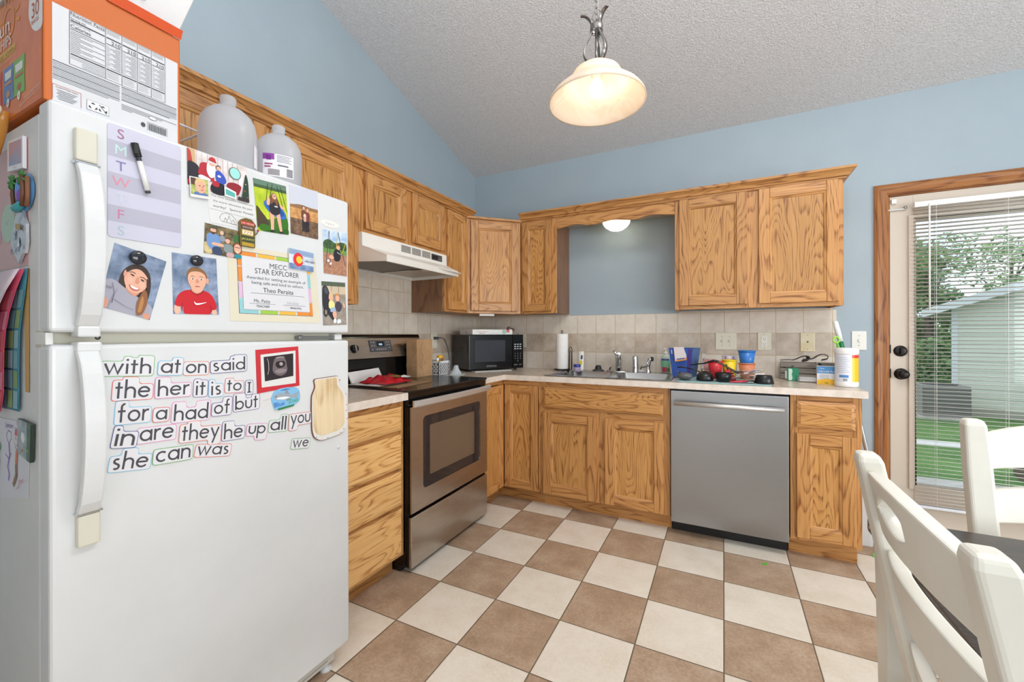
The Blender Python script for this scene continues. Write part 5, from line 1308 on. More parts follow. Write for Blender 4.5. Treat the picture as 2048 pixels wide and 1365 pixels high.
plate('wall_outlet', 'almond double outlet on the backsplash beside the double switch', 'outlet', 2.292, 1.153, .078, .121, 'outlet')
plate('phone_jack_plate', 'yellowed almond phone jack plate on the backsplash', 'phone jack', 2.533, 1.149, .078, .124, 'phone', speckle('yellowed_plastic', '#e9e0c6', '#e0cda0', 9, .4, 3.0))
plate('switch_plate', 'white single light switch on the blue wall by the door', 'light switch', 2.799, 1.160, .074, .118, 'switch', mat('#e9e9e2', .4), y=-.0002)
plate('wall_outlet', 'almond outlet on the backsplash beside the microwave', 'outlet', .485, 1.15, .074, .118, 'outlet')
plate('wall_outlet', 'almond outlet with a grey plug beside the paper bag', 'outlet', 0, 0, .076, .124, 'outlet', rz=R90, loc=(.0102, -.640, 1.158))
pc = thing('power_cord', 'grey appliance cord plugged into the outlet behind the basket', 'cord', (.0185, -.640, 1.176))
CORD = mat('#55565a', .45)
o = MB(); o.box(0, -.014, -.011, .028, .014, .011, CORD); o.make('plug', pc, .003)
o = MB(); o.tube([(.026, .002, 0), (.05, .02, .004), (.065, .045, -.012), (.07, .075, -.07), (.072, .095, -.15), (.078, .10, -.22), (.09, .10, -.255)], .0048, CORD, n=8); o.make('cable', pc)
# ================================================================ things stuck on the fridge
FX = 0.8203      # front skin of the fridge doors
def magnet_obj(mb, name, label, cat, xc, zc_, group=None, x=FX, bevel=0):
    """mb is in local axes: x to the back wall, z up, -y out of the door"""
    o = mb.make(name, None, bevel, loc=(x, FY + xc, zc_), rz=R90)
    return tag(o, label, cat, group)

# ---------------------------------------------------------------- word magnets
TH = 0.17
def arc(cx, cz, r, a0, a1, n=14, ry=None):
    ry = ry or r
    return [(cx + r * cos(radians(a0 + (a1 - a0) * k / n)), cz + ry * sin(radians(a0 + (a1 - a0) * k / n))) for k in range(n + 1)]
H_ = TH / 2
BR_ = 0.5 - H_
ASC = 1.62; DSC = -0.55
GL = {  # letter: (width, strokes, top, bottom) in x-heights
 'a': (1.0, [arc(.5, .5, BR_, 0, 360, 24), [(1 - H_, 0), (1 - H_, 1)]], 1, 0),
 'b': (1.0, [arc(.5, .5, BR_, 0, 360, 24), [(H_, 0), (H_, ASC)]], ASC, 0),
 'c': (.86, [arc(.5, .5, BR_, 48, 312, 20)], 1, 0),
 'd': (1.0, [arc(.5, .5, BR_, 0, 360, 24), [(1 - H_, 0), (1 - H_, ASC)]], ASC, 0),
 'e': (1.0, [arc(.5, .5, BR_, 8, 322, 22), [(.10, .53), (.92, .53)]], 1, 0),
 'f': (.62, [[(.27, 0), (.27, 1.25)] + arc(.52, 1.28, .25, 180, 90, 6), [(0, .93), (.58, .93)]], ASC, 0),
 'h': (.86, [[(H_, 0), (H_, ASC)], arc(.43, .57, .43 - H_, 180, 0, 12) + [(.86 - H_, 0)]], ASC, 0),
 'i': (.22, [[(.11, 0), (.11, 1)], [(.11, 1.27), (.11, 1.46)]], 1.5, 0),
 'l': (.20, [[(.10, 0), (.10, ASC)]], ASC, 0),
 'n': (.86, [[(H_, 0), (H_, 1)], arc(.43, .57, .43 - H_, 180, 0, 12) + [(.86 - H_, 0)]], 1, 0),
 'o': (1.0, [arc(.5, .5, BR_, 0, 360, 24)], 1, 0),
 'p': (1.0, [arc(.5, .5, BR_, 0, 360, 24), [(H_, DSC), (H_, 1)]], 1, DSC),
 'r': (.52, [[(H_, 0), (H_, 1)], arc(.46, .55, .46 - H_, 180, 78, 8)], 1, 0),
 's': (.66, [arc(.34, .74, .19, 45, 245, 9) + arc(.33, .29, .21, 70, -135, 10)], 1, 0),
 't': (.56, [[(.25, 0), (.25, 1.38)], [(0, .93), (.54, .93)]], 1.38, 0),
 'u': (.84, [[(H_, 1)] + arc(.42, .43, .42 - H_, 180, 360, 12) + [(.84 - H_, 1)]], 1, 0),
 'w': (1.36, [[(.06, 1), (.40, .05), (.68, .95), (.96, .05), (1.30, 1)]], 1, 0),
 'y': (.90, [[(.06, 1), (.46, .06)], [(.84, 1), (.24, DSC)]], 1, DSC),
 'I': (.46, [[(.23, 0), (.23, ASC)], [(.02, .085), (.44, .085)], [(.02, ASC - .085), (.44, ASC - .085)]], ASC, 0),
}
def stroke(mb, pts, th, P, mt, y):
    """flat ribbon of width th along pts"""
    n = len(pts); closed = abs(pts[0][0] - pts[-1][0]) < 1e-6 and abs(pts[0][1] - pts[-1][1]) < 1e-6
    L, R = [], []
    for i in range(n):
        a = pts[i - 1] if i > 0 else (pts[-2] if closed else pts[0]); b = pts[i + 1] if i < n - 1 else (pts[1] if closed else pts[-1])
        dx, dz = b[0] - a[0], b[1] - a[1]; l = math.hypot(dx, dz) or 1
        k = 1.0
        if 0 < i < n - 1:
            d1 = (pts[i][0] - pts[i - 1][0], pts[i][1] - pts[i - 1][1]); l1 = math.hypot(*d1) or 1
            cs = (d1[0] * dx + d1[1] * dz) / (l1 * l); k = 1 / max(.45, cs)
        nx, nz = -dz / l * th / 2 * k, dx / l * th / 2 * k
        L.append((pts[i][0] + nx, pts[i][1] + nz)); R.append((pts[i][0] - nx, pts[i][1] - nz))
    v = [P(*p, y) for p in L] + [P(*p, y) for p in R]
    mb.add(v, [(i, i + 1, n + i + 1, n + i) for i in range(n - 1)], mt)
def rounded(pts, r, n=4):
    """round the corners of a closed outline"""
    out = []; m_ = len(pts)
    for i in range(m_):
        p = Vector(pts[i]); a = Vector(pts[i - 1]); b = Vector(pts[(i + 1) % m_])
        da, db = a - p, b - p
        if da.length < 1e-9 or db.length < 1e-9: continue
        q = min(r, da.length * .5, db.length * .5)
        s0 = p + da.normalized() * q; s1 = p + db.normalized() * q
        for k in range(n + 1):
            t = k / n; out.append(tuple((1 - t) ** 2 * s0 + 2 * t * (1 - t) * p + t * t * s1))
    return out
INK = mat('#3f3f45', .5, name='charcoal_ink'); STK = mat('#d9d8db', .4, name='white_magnet_sheet')
WCOL = {'g': '#5fae4a', 'b': '#6cb9dc', 'o': '#e2703f', 'n': '#474b8f', 'r': '#df5a4a', 'p': '#e07bb4', 'v': '#7a52a0'}
WNAME = {'g': 'green', 'b': 'light blue', 'o': 'orange', 'n': 'navy', 'r': 'red', 'p': 'pink', 'v': 'purple'}
WORDS = [
('with', 0.0824, 1.1182, 0.1686, 1.1120, 0.0233, 'g'), ('at', 0.1871, 1.1117, 0.2289, 1.1082, 0.0244, 'b'), ('on', 0.2409, 1.1062, 0.2894, 1.1039, 0.0243, 'o'), ('said', 0.3039, 1.1061, 0.3893, 1.1058, 0.0228, 'n'),
('the', 0.1014, 1.0608, 0.1668, 1.0563, 0.0266, 'r'), ('her', 0.1811, 1.0553, 0.2479, 1.0526, 0.0252, 'p'), ('it', 0.2629, 1.0477, 0.2862, 1.0463, 0.0247, 'v'), ('is', 0.2994, 1.0426, 0.3253, 1.0420, 0.0248, 'b'), ('to', 0.3401, 1.0488, 0.3793, 1.0466, 0.0221, 'r'), ('I', 0.3945, 1.0374, 0.4061, 1.0371, 0.0190, 'n'),
('for', 0.1057, 1.0057, 0.1629, 1.0018, 0.0272, 'b'), ('a', 0.1767, 0.9989, 0.1999, 0.9972, 0.0239, 'r'), ('had', 0.2145, 0.9891, 0.2921, 0.9838, 0.0260, 'p'), ('of', 0.3061, 0.9905, 0.3466, 0.9881, 0.0249, 'v'), ('but', 0.3618, 0.9927, 0.4264, 0.9915, 0.0250, 'v'),
('in', 0.0990, 0.9547, 0.1352, 0.9484, 0.0266, 'n'), ('are', 0.1459, 0.9533, 0.2144, 0.9493, 0.0268, 'p'), ('they', 0.2308, 0.9358, 0.3186, 0.9288, 0.0262, 'o'), ('he', 0.3316, 0.9175, 0.3825, 0.9144, 0.0266, 'n'), ('up', 0.3967, 0.9175, 0.4472, 0.9105, 0.0238, 'p'), ('all', 0.4629, 0.9137, 0.5143, 0.9082, 0.0261, 'g'), ('you', 0.5294, 0.9200, 0.5999, 0.9161, 0.0274, 'r'),
('she', 0.0945, 0.9013, 0.1615, 0.8908, 0.0255, 'b'), ('can', 0.1765, 0.8958, 0.2504, 0.8901, 0.0265, 'g'), ('was', 0.2649, 0.8912, 0.3430, 0.8745, 0.0225, 'r'), ('we', 0.5357, 0.8454, 0.5926, 0.8366, 0.0221, 'g')]
def word_magnet(word, xa, za, xb, zb, xh, c):
    gap = .14; tot = sum(GL[ch][0] for ch in word) + gap * (len(word) - 1)
    wid = math.hypot(xb - xa, zb - za); sx = wid / tot; ang = math.atan2(zb - za, xb - xa)
    ca, sa = cos(ang), sin(ang); mx = wid / 2
    def P(u, v, y): 
        a, b = u * sx - mx, v * xh
        return (a * ca - b * sa, y, a * sa + b * ca)
    mb = MB(); x = 0; cells = []
    for ch in word:
        w, strokes, top, bot = GL[ch]
        for k, st_ in enumerate(strokes): stroke(mb, [(p[0] + x, p[1]) for p in st_], TH, P, INK, -.0017 - k * .00008)
        cells.append([x - gap / 2, x + w + gap / 2, top, bot])
        x += w + gap
    def outline(m_):
        mu = m_ / sx; mv = m_ / xh
        C = [list(c_) for c_ in cells]
        C[0][0] += gap / 2 - mu; C[-1][1] += mu - gap / 2
        T = []; B = []
        for i, (a, b, tp, bt) in enumerate(C):
            # taller cells reach a little over their lower neighbours
            aa = a - (mu * .55 if i and tp > C[i - 1][2] + .1 else (-mu * .55 if i and tp < C[i - 1][2] - .1 else 0))
            bb = b + (mu * .55 if i < len(C) - 1 and tp > C[i + 1][2] + .1 else (-mu * .55 if i < len(C) - 1 and tp < C[i + 1][2] - .1 else 0))
            T += [(aa, tp + mv), (bb, tp + mv)]
            aa = a - (mu * .55 if i and bt < C[i - 1][3] - .1 else (-mu * .55 if i and bt > C[i - 1][3] + .1 else 0))
            bb = b + (mu * .55 if i < len(C) - 1 and bt < C[i + 1][3] - .1 else (-mu * .55 if i < len(C) - 1 and bt > C[i + 1][3] + .1 else 0))
            B += [(aa, bt - mv), (bb, bt - mv)]
        pts = B + T[::-1]
        cl = []
        for p in pts:
            if not cl or math.hypot(p[0] - cl[-1][0], p[1] - cl[-1][1]) > 1e-4: cl.append(p)
        # drop points in line
        res = [cl[i] for i in range(len(cl)) if abs((cl[i][0] - cl[i - 1][0]) * (cl[(i + 1) % len(cl)][1] - cl[i][1]) - (cl[i][1] - cl[i - 1][1]) * (cl[(i + 1) % len(cl)][0] - cl[i][0])) > 1e-6]
        return res
    def ring(m_, r): 
        pts = [(u * sx, v * xh) for u, v in outline(m_)]
        return [(u / sx, v / xh) for u, v in rounded(pts, r)]
    outer = ring(.0060, .0075); inner = ring(.0047, .0065); n = len(outer)
    cm = mat(WCOL[c], .4)
    mb.add([P(*p, -.0011) for p in outer], [tuple(range(n))], cm)
    mb.add([P(*p, 0) for p in outer] + [P(*p, -.0011) for p in outer], [(i, (i + 1) % n, n + (i + 1) % n, n + i) for i in range(n)], STK)
    mb.add([P(*p, -.0014) for p in inner], [tuple(range(len(inner)))], STK)
    return mb, (xa + xb) / 2, (za + zb) / 2
for i_, wd in enumerate(WORDS):
    mb, xc, zc_ = word_magnet(*wd)
    magnet_obj(mb, 'word_magnet', 'white word magnet reading %s with a %s outline on the fridge' % (wd[0], WNAME[wd[6]]), 'magnet', xc, zc_, 'sight word magnets on the fridge door', x=FX + (i_ % 2) * .0009)

# ---------------------------------------------------------------- prints: flat layers of ink on paper
def m_cloud(c1, c2, scale=30.0):
    k = ('cloud', c1, c2, scale)
    if k not in _MC: _MC[k] = speckle('mottled_print_' + c1.strip('#') + c2.strip('#'), c1, c2, scale, .3, 3.0)
    return _MC[k]
def ink(c): return c if not isinstance(c, str) else mat(c, .32)
def sheet(quad, layers, th=.0006, paper='#d2d0cb', curl=0.0):
    """quad: corners TL, TR, BR, BL as (x, z) on the door; returns mesh, centre"""
    xc = sum(p[0] for p in quad) / 4; zc_ = sum(p[1] for p in quad) / 4
    q = [(p[0] - xc, p[1] - zc_) for p in quad]
    def B(u, v):
        u = min(1, max(0, u)); v = min(1, max(0, v))
        a = [q[3][k] + (q[2][k] - q[3][k]) * u for k in (0, 1)]; b = [q[0][k] + (q[1][k] - q[0][k]) * u for k in (0, 1)]
        return (a[0] + (b[0] - a[0]) * v, a[1] + (b[1] - a[1]) * v)
    mb = MB(); pm = ink(paper)
    c4 = [B(0, 0), B(1, 0), B(1, 1), B(0, 1)]
    mb.prism(c4, 'xz', -th, 0, pm)
    y = -th
    for L_ in layers:
        y -= .00012; k, col = L_[0], ink(L_[1])
        if k == 'r': pts = [(L_[2], L_[3]), (L_[4], L_[3]), (L_[4], L_[5]), (L_[2], L_[5])]
        elif k == 'e':
            cx, cy, rx, ry = L_[2:6]; ro = radians(L_[6]) if len(L_) > 6 else 0
            pts = [(cx + rx * cos(t) * cos(ro) - ry * sin(t) * sin(ro), cy + rx * cos(t) * sin(ro) + ry * sin(t) * cos(ro)) for t in [2 * pi * j / 22 for j in range(22)]]
        elif k == 'p': pts = L_[2]
        elif k == 's':     # soft closed outline
            pts = rounded(L_[2], 1.0, 3)
        elif k == 'l':     # line
            pp = [B(*p) for p in L_[2]]; stroke(mb, pp, L_[3], lambda a, b, yy: (a, yy, b), col, y); continue
        elif k == 't':
            o0 = B(L_[3], L_[4]); o1 = B(L_[3] + .1, L_[4]); u = Vector((o1[0] - o0[0], 0, o1[1] - o0[1])).normalized(); w = Vector((-u.z, 0, u.x))
            mb.text(L_[2], (o0[0], y, o0[1]), L_[5], col, u, w, L_[6] if len(L_) > 6 else 'c', width=L_[7] if len(L_) > 7 else None); continue
        mb.add([(B(*p)[0], y, B(*p)[1]) for p in pts], [tuple(range(len(pts)))], col)
    return mb, xc, zc_
SKIN, SKIN2, LIP = '#e3ad92', '#d3947a', '#b9645c'

# weekly dry-erase board: seven bands, each with its letter
wb = thing('weekly_whiteboard', 'lavender striped dry erase week planner board on the freezer door', 'whiteboard', (FX, FY + .1611, 1.5523), R90)
o = MB(); bw2, bh2 = .0708, .1345
o.prism(rrect(-bw2, bw2, -.128, .128, .008), 'xz', -.0016, 0, mat('#c4c3d4', .35)); 


b = o.make('board', wb, .0006, 1)
o = MB()
bh_ = .256 / 7
for k in range(7):
    if k % 2: o.poly([(-bw2 + .0005, -.0019, .128 - (k + 1) * bh_), (bw2 - .0005, -.0019, .128 - (k + 1) * bh_), (bw2 - .0005, -.0019, .128 - k * bh_), (-bw2 + .0005, -.0019, .128 - k * bh_)], mat('#b0aebd', .35))
for k, (ch, c) in enumerate(zip('SMTWTFS', ('#a06a8a', '#b9d8d2', '#7d76a8', '#d38a9c', '#c3cfd6', '#c07a9c', '#a9bcc4'))):
    o.text(ch, (-.0475, -.0022, .128 - (k + .80) * bh_), .031, mat(c, .35), align='c')
o.make('day_lettering', b)

mk = thing('dry_erase_marker', 'white dry erase marker with black cap held on the week planner', 'marker', (FX + .0022, FY + .1486, 1.5948), R90)
o = MB(); a = Vector((-.0131, 0, .0542)); bvec = Vector((.0131, 0, -.0542)); dr_ = (bvec - a).normalized()
def along(t, y=-.0065): p = a + dr_ * t; return (p.x, y, p.z)
o.tube([along(.040), along(.106)], .0056, mat('#e6e5e2', .35), n=12); o.make('barrel', mk)
o = MB(); o.tube([along(.0), along(.030)], .0072, BLKM, n=12); o.tube([along(.030), along(.042)], .0050, mat('#2b2d3a', .4), n=12); o.box(-.0165, -.0165, .028, -.0085, -.0125, .052, BLKM); o.make('cap', mk, .0006)
o = MB(); o.tube([along(.104), along(.1115)], .005, DGREY, n=12); o.make('end_plug', mk)

# certificate on cream paper
CERT = [(.3426, 1.458), (.6225, 1.463), (.643, 1.2433), (.350, 1.2435)]
cb = {'o': '#e08a3c', 'y': '#e7b24a', 'g': '#9cc24a', 'b': '#8fc4c9', 'p': '#d9b3d0'}
x0_, x1_, y0_, y1_ = .085, .905, .10, .93
Ls = [('r', '#55606a', x0_, y0_, x1_, y1_), ('r', '#d4d4d6', x0_ + .004, y0_ + .006, x1_ - .004, y1_ - .006)]
seq = ['b', 'g', 'y', 'o']
for k, c in enumerate(seq): Ls.append(('r', cb[c], x0_ + .004 + k * .206, y0_ + .006, x0_ + .194 + k * .206, y0_ + .056))
for k, c in enumerate(['o', 'y', 'g', 'b']): Ls.append(('r', cb[c], x0_ + .004 + k * .206, y1_ - .056, x0_ + .194 + k * .206, y1_ - .006))
for k, c in enumerate(['b', 'p', 'o', 'o']): Ls.append(('r', cb[c], x0_ + .004, y0_ + .006 + k * .21, x0_ + .040, y0_ + .20 + k * .21))
for k, c in enumerate(['o', 'p', 'b', 'y']): Ls.append(('r', cb[c], x1_ - .040, y0_ + .006 + k * .21, x1_ - .004, y0_ + .20 + k * .21))
Ls += [('r', '#d6d6d9', x0_ + .042, y0_ + .062, x1_ - .042, y1_ - .062)]
K = '#3b4047'
Ls += [('t', K, 'MECC', .515, .745, .0215, 'c'), ('t', K, 'STAR EXPLORER', .505, .655, .0225, 'c', .142), ('t', '#4a4e55', 'Awarded for setting an example of', .50, .575, .0125, 'c', .190), ('t', '#4a4e55', 'being safe and kind to others.', .51, .510, .0125, 'c', .168),
       ('t', K, 'Theo Peraita', .50, .405, .0195, 'c', .098), ('l', K, [(.20, .385), (.80, .385)], .0008), ('l', K, [(.185, .245), (.455, .245)], .0007), ('l', K, [(.545, .245), (.815, .245)], .0007), ('t', '#6d7178', 'Ms. Patty', .315, .262, .0135, 'c'), ('t', '#b9bcc2', 'Lila Ever', .66, .262, .0120, 'c'),
       ('t', K, 'TEACHER', .32, .195, .0095, 'c'), ('t', K, 'PRINCIPAL', .69, .195, .0085, 'c')]
mb, xc, zc_ = sheet(CERT, Ls, .0006, '#d8d1bb')
magnet_obj(mb, 'certificate', 'cream star explorer award certificate with a colourful border on the freezer door', 'certificate', xc, zc_)

# portraits
GIRL = [(.1025, 1.4129), (.2012, 1.3853), (.1669, 1.2402), (.0760, 1.2680)]
Ls = [('r', m_cloud('#56677f', '#93a2bd', 24.0), 0, 0, 1, 1),
      ('s', '#3b2a22', [(.22, .42), (.24, .62), (.36, .76), (.56, .82), (.74, .74), (.84, .55), (.86, .30), (.80, .05), (.55, .05), (.30, .40)]),
      ('s', '#a2a0ad', [(0, .0), (0, .44), (.16, .46), (.30, .40), (.62, .30), (.84, .26), (1, .20), (1, .0)]), ('s', '#8f8d9c', [(.10, .0), (.18, .22), (.26, .40), (.22, .20), (.16, .0)]),
      ('s', SKIN2, [(0, 0), (0, .14), (.13, .16), (.15, .0)]), ('s', SKIN2, [(.84, .0), (.83, .08), (.98, .09), (.99, .0)]),
      ('s', SKIN2, [(.36, .40), (.42, .34), (.58, .28), (.66, .36), (.66, .46), (.40, .46)]),
      ('e', SKIN, .535, .56, .235, .215, -14), ('e', '#d99c84', .31, .60, .035, .055, 0), ('s', '#3b2a22', [(.30, .64), (.38, .77), (.56, .81), (.72, .74), (.79, .58), (.70, .66), (.56, .735), (.42, .70), (.34, .62)]),
      ('e', '#e6b49b', .42, .52, .06, .045, -10), ('e', '#e6b49b', .66, .49, .055, .045, -10),
      ('l', '#5a3d33', [(.37, .635), (.43, .655), (.49, .640)], .0016), ('l', '#5a3d33', [(.58, .610), (.65, .620), (.71, .595)], .0016),
      ('e', '#3a2c2a', .44, .605, .040, .011, -12), ('e', '#3a2c2a', .645, .572, .040, .011, -12), ('s', '#cf9079', [(.53, .60), (.515, .515), (.56, .495), (.60, .515), (.56, .60)]),
      ('s', LIP, [(.40, .455), (.52, .435), (.66, .425), (.58, .375), (.47, .385)]), ('s', '#f1e9e4', [(.43, .448), (.52, .436), (.63, .424), (.57, .398), (.48, .405)]),
      ('s', '#8a5a36', [(.72, .46), (.80, .40), (.86, .24), (.82, .04), (.70, .0), (.64, .20), (.68, .34)]), ('s', '#b27c4a', [(.72, .36), (.78, .26), (.78, .08), (.71, .06), (.70, .24)]), ('s', '#3b2a22', [(.70, .64), (.80, .58), (.84, .44), (.77, .40), (.745, .52)]),
      ('l', '#6f6d7c', [(.12, .40), (.20, .26), (.20, .10)], .0012), ('l', '#7a7888', [(.22, .16), (.45, .10), (.62, .08)], .0010), ('t', '#5a5866', 'XXIII', .05, .30, .007, 'c')]
mb, xc, zc_ = sheet(GIRL, Ls); magnet_obj(mb, 'photo_print', 'tilted school portrait of a smiling long-haired girl in a grey shirt', 'photo', xc, zc_, 'photos on the freezer door')
BOY = [(.212, 1.4103), (.3143, 1.4103), (.3212, 1.259), (.2149, 1.2572)]
Ls = [('r', m_cloud('#5a6d87', '#9aa8c2', 24.0), 0, 0, 1, 1),
      ('s', '#e0b59c', [(.02, .0), (.02, .16), (.14, .16), (.16, .0)]), ('s', '#e0b59c', [(.82, .0), (.82, .10), (.94, .10), (.96, .0)]),
      ('s', '#c3202a', [(.02, .14), (.10, .34), (.34, .425), (.50, .36), (.66, .425), (.88, .34), (.97, .10), (.84, .07), (.80, .14), (.82, .0), (.20, .0), (.21, .14), (.14, .12)]),
      ('s', '#a51a24', [(.18, .0), (.21, .22), (.16, .14)]), ('s', '#a51a24', [(.80, .0), (.80, .20), (.86, .10)]),
      ('s', SKIN2, [(.40, .46), (.38, .40), (.50, .335), (.64, .40), (.62, .46)]), ('l', '#7d141c', [(.36, .415), (.44, .355), (.52, .335), (.60, .36), (.67, .415)], .0016),
      ('e', SKIN, .525, .595, .205, .185), ('e', '#d99f86', .755, .585, .035, .055), ('s', '#8a6440', [(.30, .60), (.29, .70), (.38, .785), (.52, .81), (.68, .775), (.76, .68), (.745, .60), (.70, .70), (.56, .74), (.40, .72), (.335, .68)]),
      ('e', SKIN, .52, .52, .155, .155), ('l', '#8a6a4e', [(.385, .638), (.43, .648), (.47, .637)], .0013), ('l', '#8a6a4e', [(.57, .640), (.62, .650), (.66, .638)], .0013),
      ('e', '#f0e9e4', .425, .598, .036, .014), ('e', '#f0e9e4', .615, .602, .036, .014), ('e', '#3c3a40', .425, .598, .015, .014), ('e', '#3c3a40', .615, .602, .015, .014),
      ('s', '#d08f78', [(.50, .60), (.485, .545), (.525, .530), (.565, .545), (.545, .60)]), ('s', LIP, [(.44, .478), (.52, .487), (.61, .480), (.52, .462)]),
      ('s', '#f3eff0', [(.42, .235), (.455, .155), (.56, .165), (.77, .225), (.56, .190), (.47, .185)])]
mb, xc, zc_ = sheet(BOY, Ls); magnet_obj(mb, 'photo_print', 'school portrait of a short-haired boy in a red T-shirt', 'photo', xc, zc_, 'photos on the freezer door')
def person_layers(cx, base, h, hair, shirt, pants, skin=SKIN, legs=True, w=1.0):
    """small standing figure: hair, face, torso, arms, legs in print units"""
    W_ = h * .16 * w
    out = []
    if legs: out += [('p', pants, [(cx - W_ * .8, base + h * .45), (cx + W_ * .8, base + h * .45), (cx + W_ * .7, base), (cx + W_ * .1, base), (cx, base + h * .35), (cx - W_ * .1, base), (cx - W_ * .7, base)])]
    out += [('s', shirt, [(cx - W_, base + h * .42), (cx - W_ * 1.1, base + h * .78), (cx, base + h * .84), (cx + W_ * 1.1, base + h * .78), (cx + W_, base + h * .42)]), ('e', hair, cx, base + h * .91, W_ * .62, h * .085), ('e', skin, cx, base + h * .895, W_ * .46, h * .068)]
    return out
SANTA = [(.2452, 1.685), (.3962, 1.6846), (.4013, 1.585), (.2465, 1.5844)]
Ls = [('r', m_cloud('#c9bcb9', '#ece6e4', 26.0), 0, 0, 1, 1)]
for k in range(9): Ls.append(('r', '#b5a3a0', .14 + k * .085, .2, .148 + k * .085, 1))
Ls += [('r', '#c8a47a', .0, .62, .12, 1), ('s', '#b23a34', [(0, .62), (.08, .66), (.05, .95), (0, 1)]), ('s', '#23202a', [(0, .0), (0, .70), (.16, .66), (.20, .40), (.12, .20)]), ('s', '#b32c34', [(0, .22), (.08, .26), (.12, .12), (0, .06)]),
       ('s', '#b02531', [(.15, .40), (.20, .74), (.33, .78), (.40, .60), (.42, .30), (.26, .30)]), ('s', '#1c1b22', [(.34, .0), (.36, .30), (.60, .34), (.62, .12), (.56, .0)]), ('s', '#b02531', [(.36, .22), (.40, .36), (.50, .34), (.48, .18)]), ('s', '#d9dde4', [(.14, .34), (.20, .42), (.36, .36), (.34, .28), (.22, .30)]),
       ('s', '#e9edf0', [(.29, .52), (.30, .78), (.40, .84), (.44, .66), (.42, .44), (.35, .38)]), ('e', SKIN, .375, .76, .045, .05), ('s', '#f1f3f4', [(.30, .74), (.34, .60), (.44, .62), (.43, .70), (.38, .70)]), ('s', '#b92d36', [(.32, .84), (.35, .95), (.43, .96), (.46, .80), (.40, .85)]), ('l', '#f4f4f4', [(.32, .82), (.45, .80)], .003),
       ('s', '#3550b4', [(.44, .34), (.43, .62), (.50, .66), (.58, .56), (.62, .40), (.56, .30)]), ('e', '#5a4334', .485, .73, .042, .062), ('e', SKIN, .485, .71, .036, .05), ('e', '#dfe6f5', .49, .50, .03, .03),
       ('e', '#8fd3cd', .765, .72, .095, .15), ('e', '#6e5f5c', .765, .72, .105, .165), ('e', '#9bdbd4', .765, .72, .090, .148),
       ('s', '#8e1f2c', [(.60, .14), (.62, .40), (.74, .46), (.88, .42), (.84, .24), (.80, .10)]), ('s', '#24402e', [(.86, .02), (.92, .52), (.96, .86), (1, .60), (1, .0)]), ('e', '#c9403c', .93, .30, .012, .018), ('e', '#d9d2ba', .95, .50, .010, .015), ('e', '#c9403c', .97, .14, .012, .018),
       ('r', '#3a3133', .80, .0, 1, .10), ('p', '#eaf0ee', [(.565, .02), (.765, .0), (.765, .20), (.565, .28)]), ('p', '#5aaea4', [(.585, .06), (.745, .04), (.745, .16), (.585, .22)])]
mb, xc, zc_ = sheet(SANTA, Ls); magnet_obj(mb, 'photo_print', 'photo of a white-bearded man in red holding a child in blue', 'photo', xc, zc_, 'photos on the freezer door')
LBOY = [(.2484, 1.612), (.2939, 1.6174), (.2956, 1.5646), (.2511, 1.5596)]
Ls = [('r', '#dddbd8', 0, 0, 1, 1), ('r', m_cloud('#7d8a3a', '#c9cf7a', 60.0), .05, .14, .95, .95), ('r', '#5b3b33', .05, .62, .30, .95), ('s', '#5a78a8', [(.14, .14), (.24, .30), (.70, .30), (.92, .20), (.92, .14)]), ('e', SKIN, .56, .56, .28, .33), ('s', '#d9bb88', [(.26, .56), (.24, .80), (.44, .95), (.74, .94), (.86, .78), (.80, .70), (.56, .82), (.34, .72)]), ('e', '#4a3a34', .50, .60, .04, .025), ('e', '#4a3a34', .70, .62, .04, .025), ('s', LIP, [(.48, .42), (.62, .40), (.76, .45), (.62, .34)]), ('e', '#cf9078', .63, .52, .05, .05)]
mb, xc, zc_ = sheet(LBOY, Ls, .0012); magnet_obj(mb, 'photo_magnet', 'small white-bordered photo of a smiling blond toddler overlapping the santa photo', 'photo', xc, zc_, 'photos on the freezer door', x=FX + .0045)
NOTE = [(.2902, 1.6000), (.4171, 1.6000), (.4247, 1.5104), (.2997, 1.5056)]
Ls = [('t', '#6a6a70', 'The most beautiful members are', .52, .76, .0085, 'c', .112), ('t', '#6a6a70', 'the worst witnesses the past', .52, .62, .0085, 'c', .105), ('t', '#55555c', 'worthy?   Spencer Peraita', .52, .47, .0085, 'c', .108), ('l', '#8a8a90', [(.02, .40), (.98, .34)], .0006),
      ('l', '#6f6f76', [(.22, .10), (.20, .20), (.25, .31), (.34, .36), (.46, .34), (.54, .22), (.55, .06), (.22, .10)], .0008), ('l', '#6f6f76', [(.28, .10), (.32, .22), (.35, .10)], .0008), ('l', '#6f6f76', [(.35, .12), (.40, .30), (.44, .12)], .0008), ('l', '#6f6f76', [(.44, .10), (.48, .20), (.52, .08)], .0008)]
mb, xc, zc_ = sheet(NOTE, Ls, .0005, '#d9d9d7'); magnet_obj(mb, 'handwritten_note', 'white paper note with pencil writing and a small tent drawing', 'note', xc, zc_, x=FX - .0001)
FAM = [(.2864, 1.5019), (.3817, 1.4981), (.3801, 1.4194), (.2838, 1.4213)]
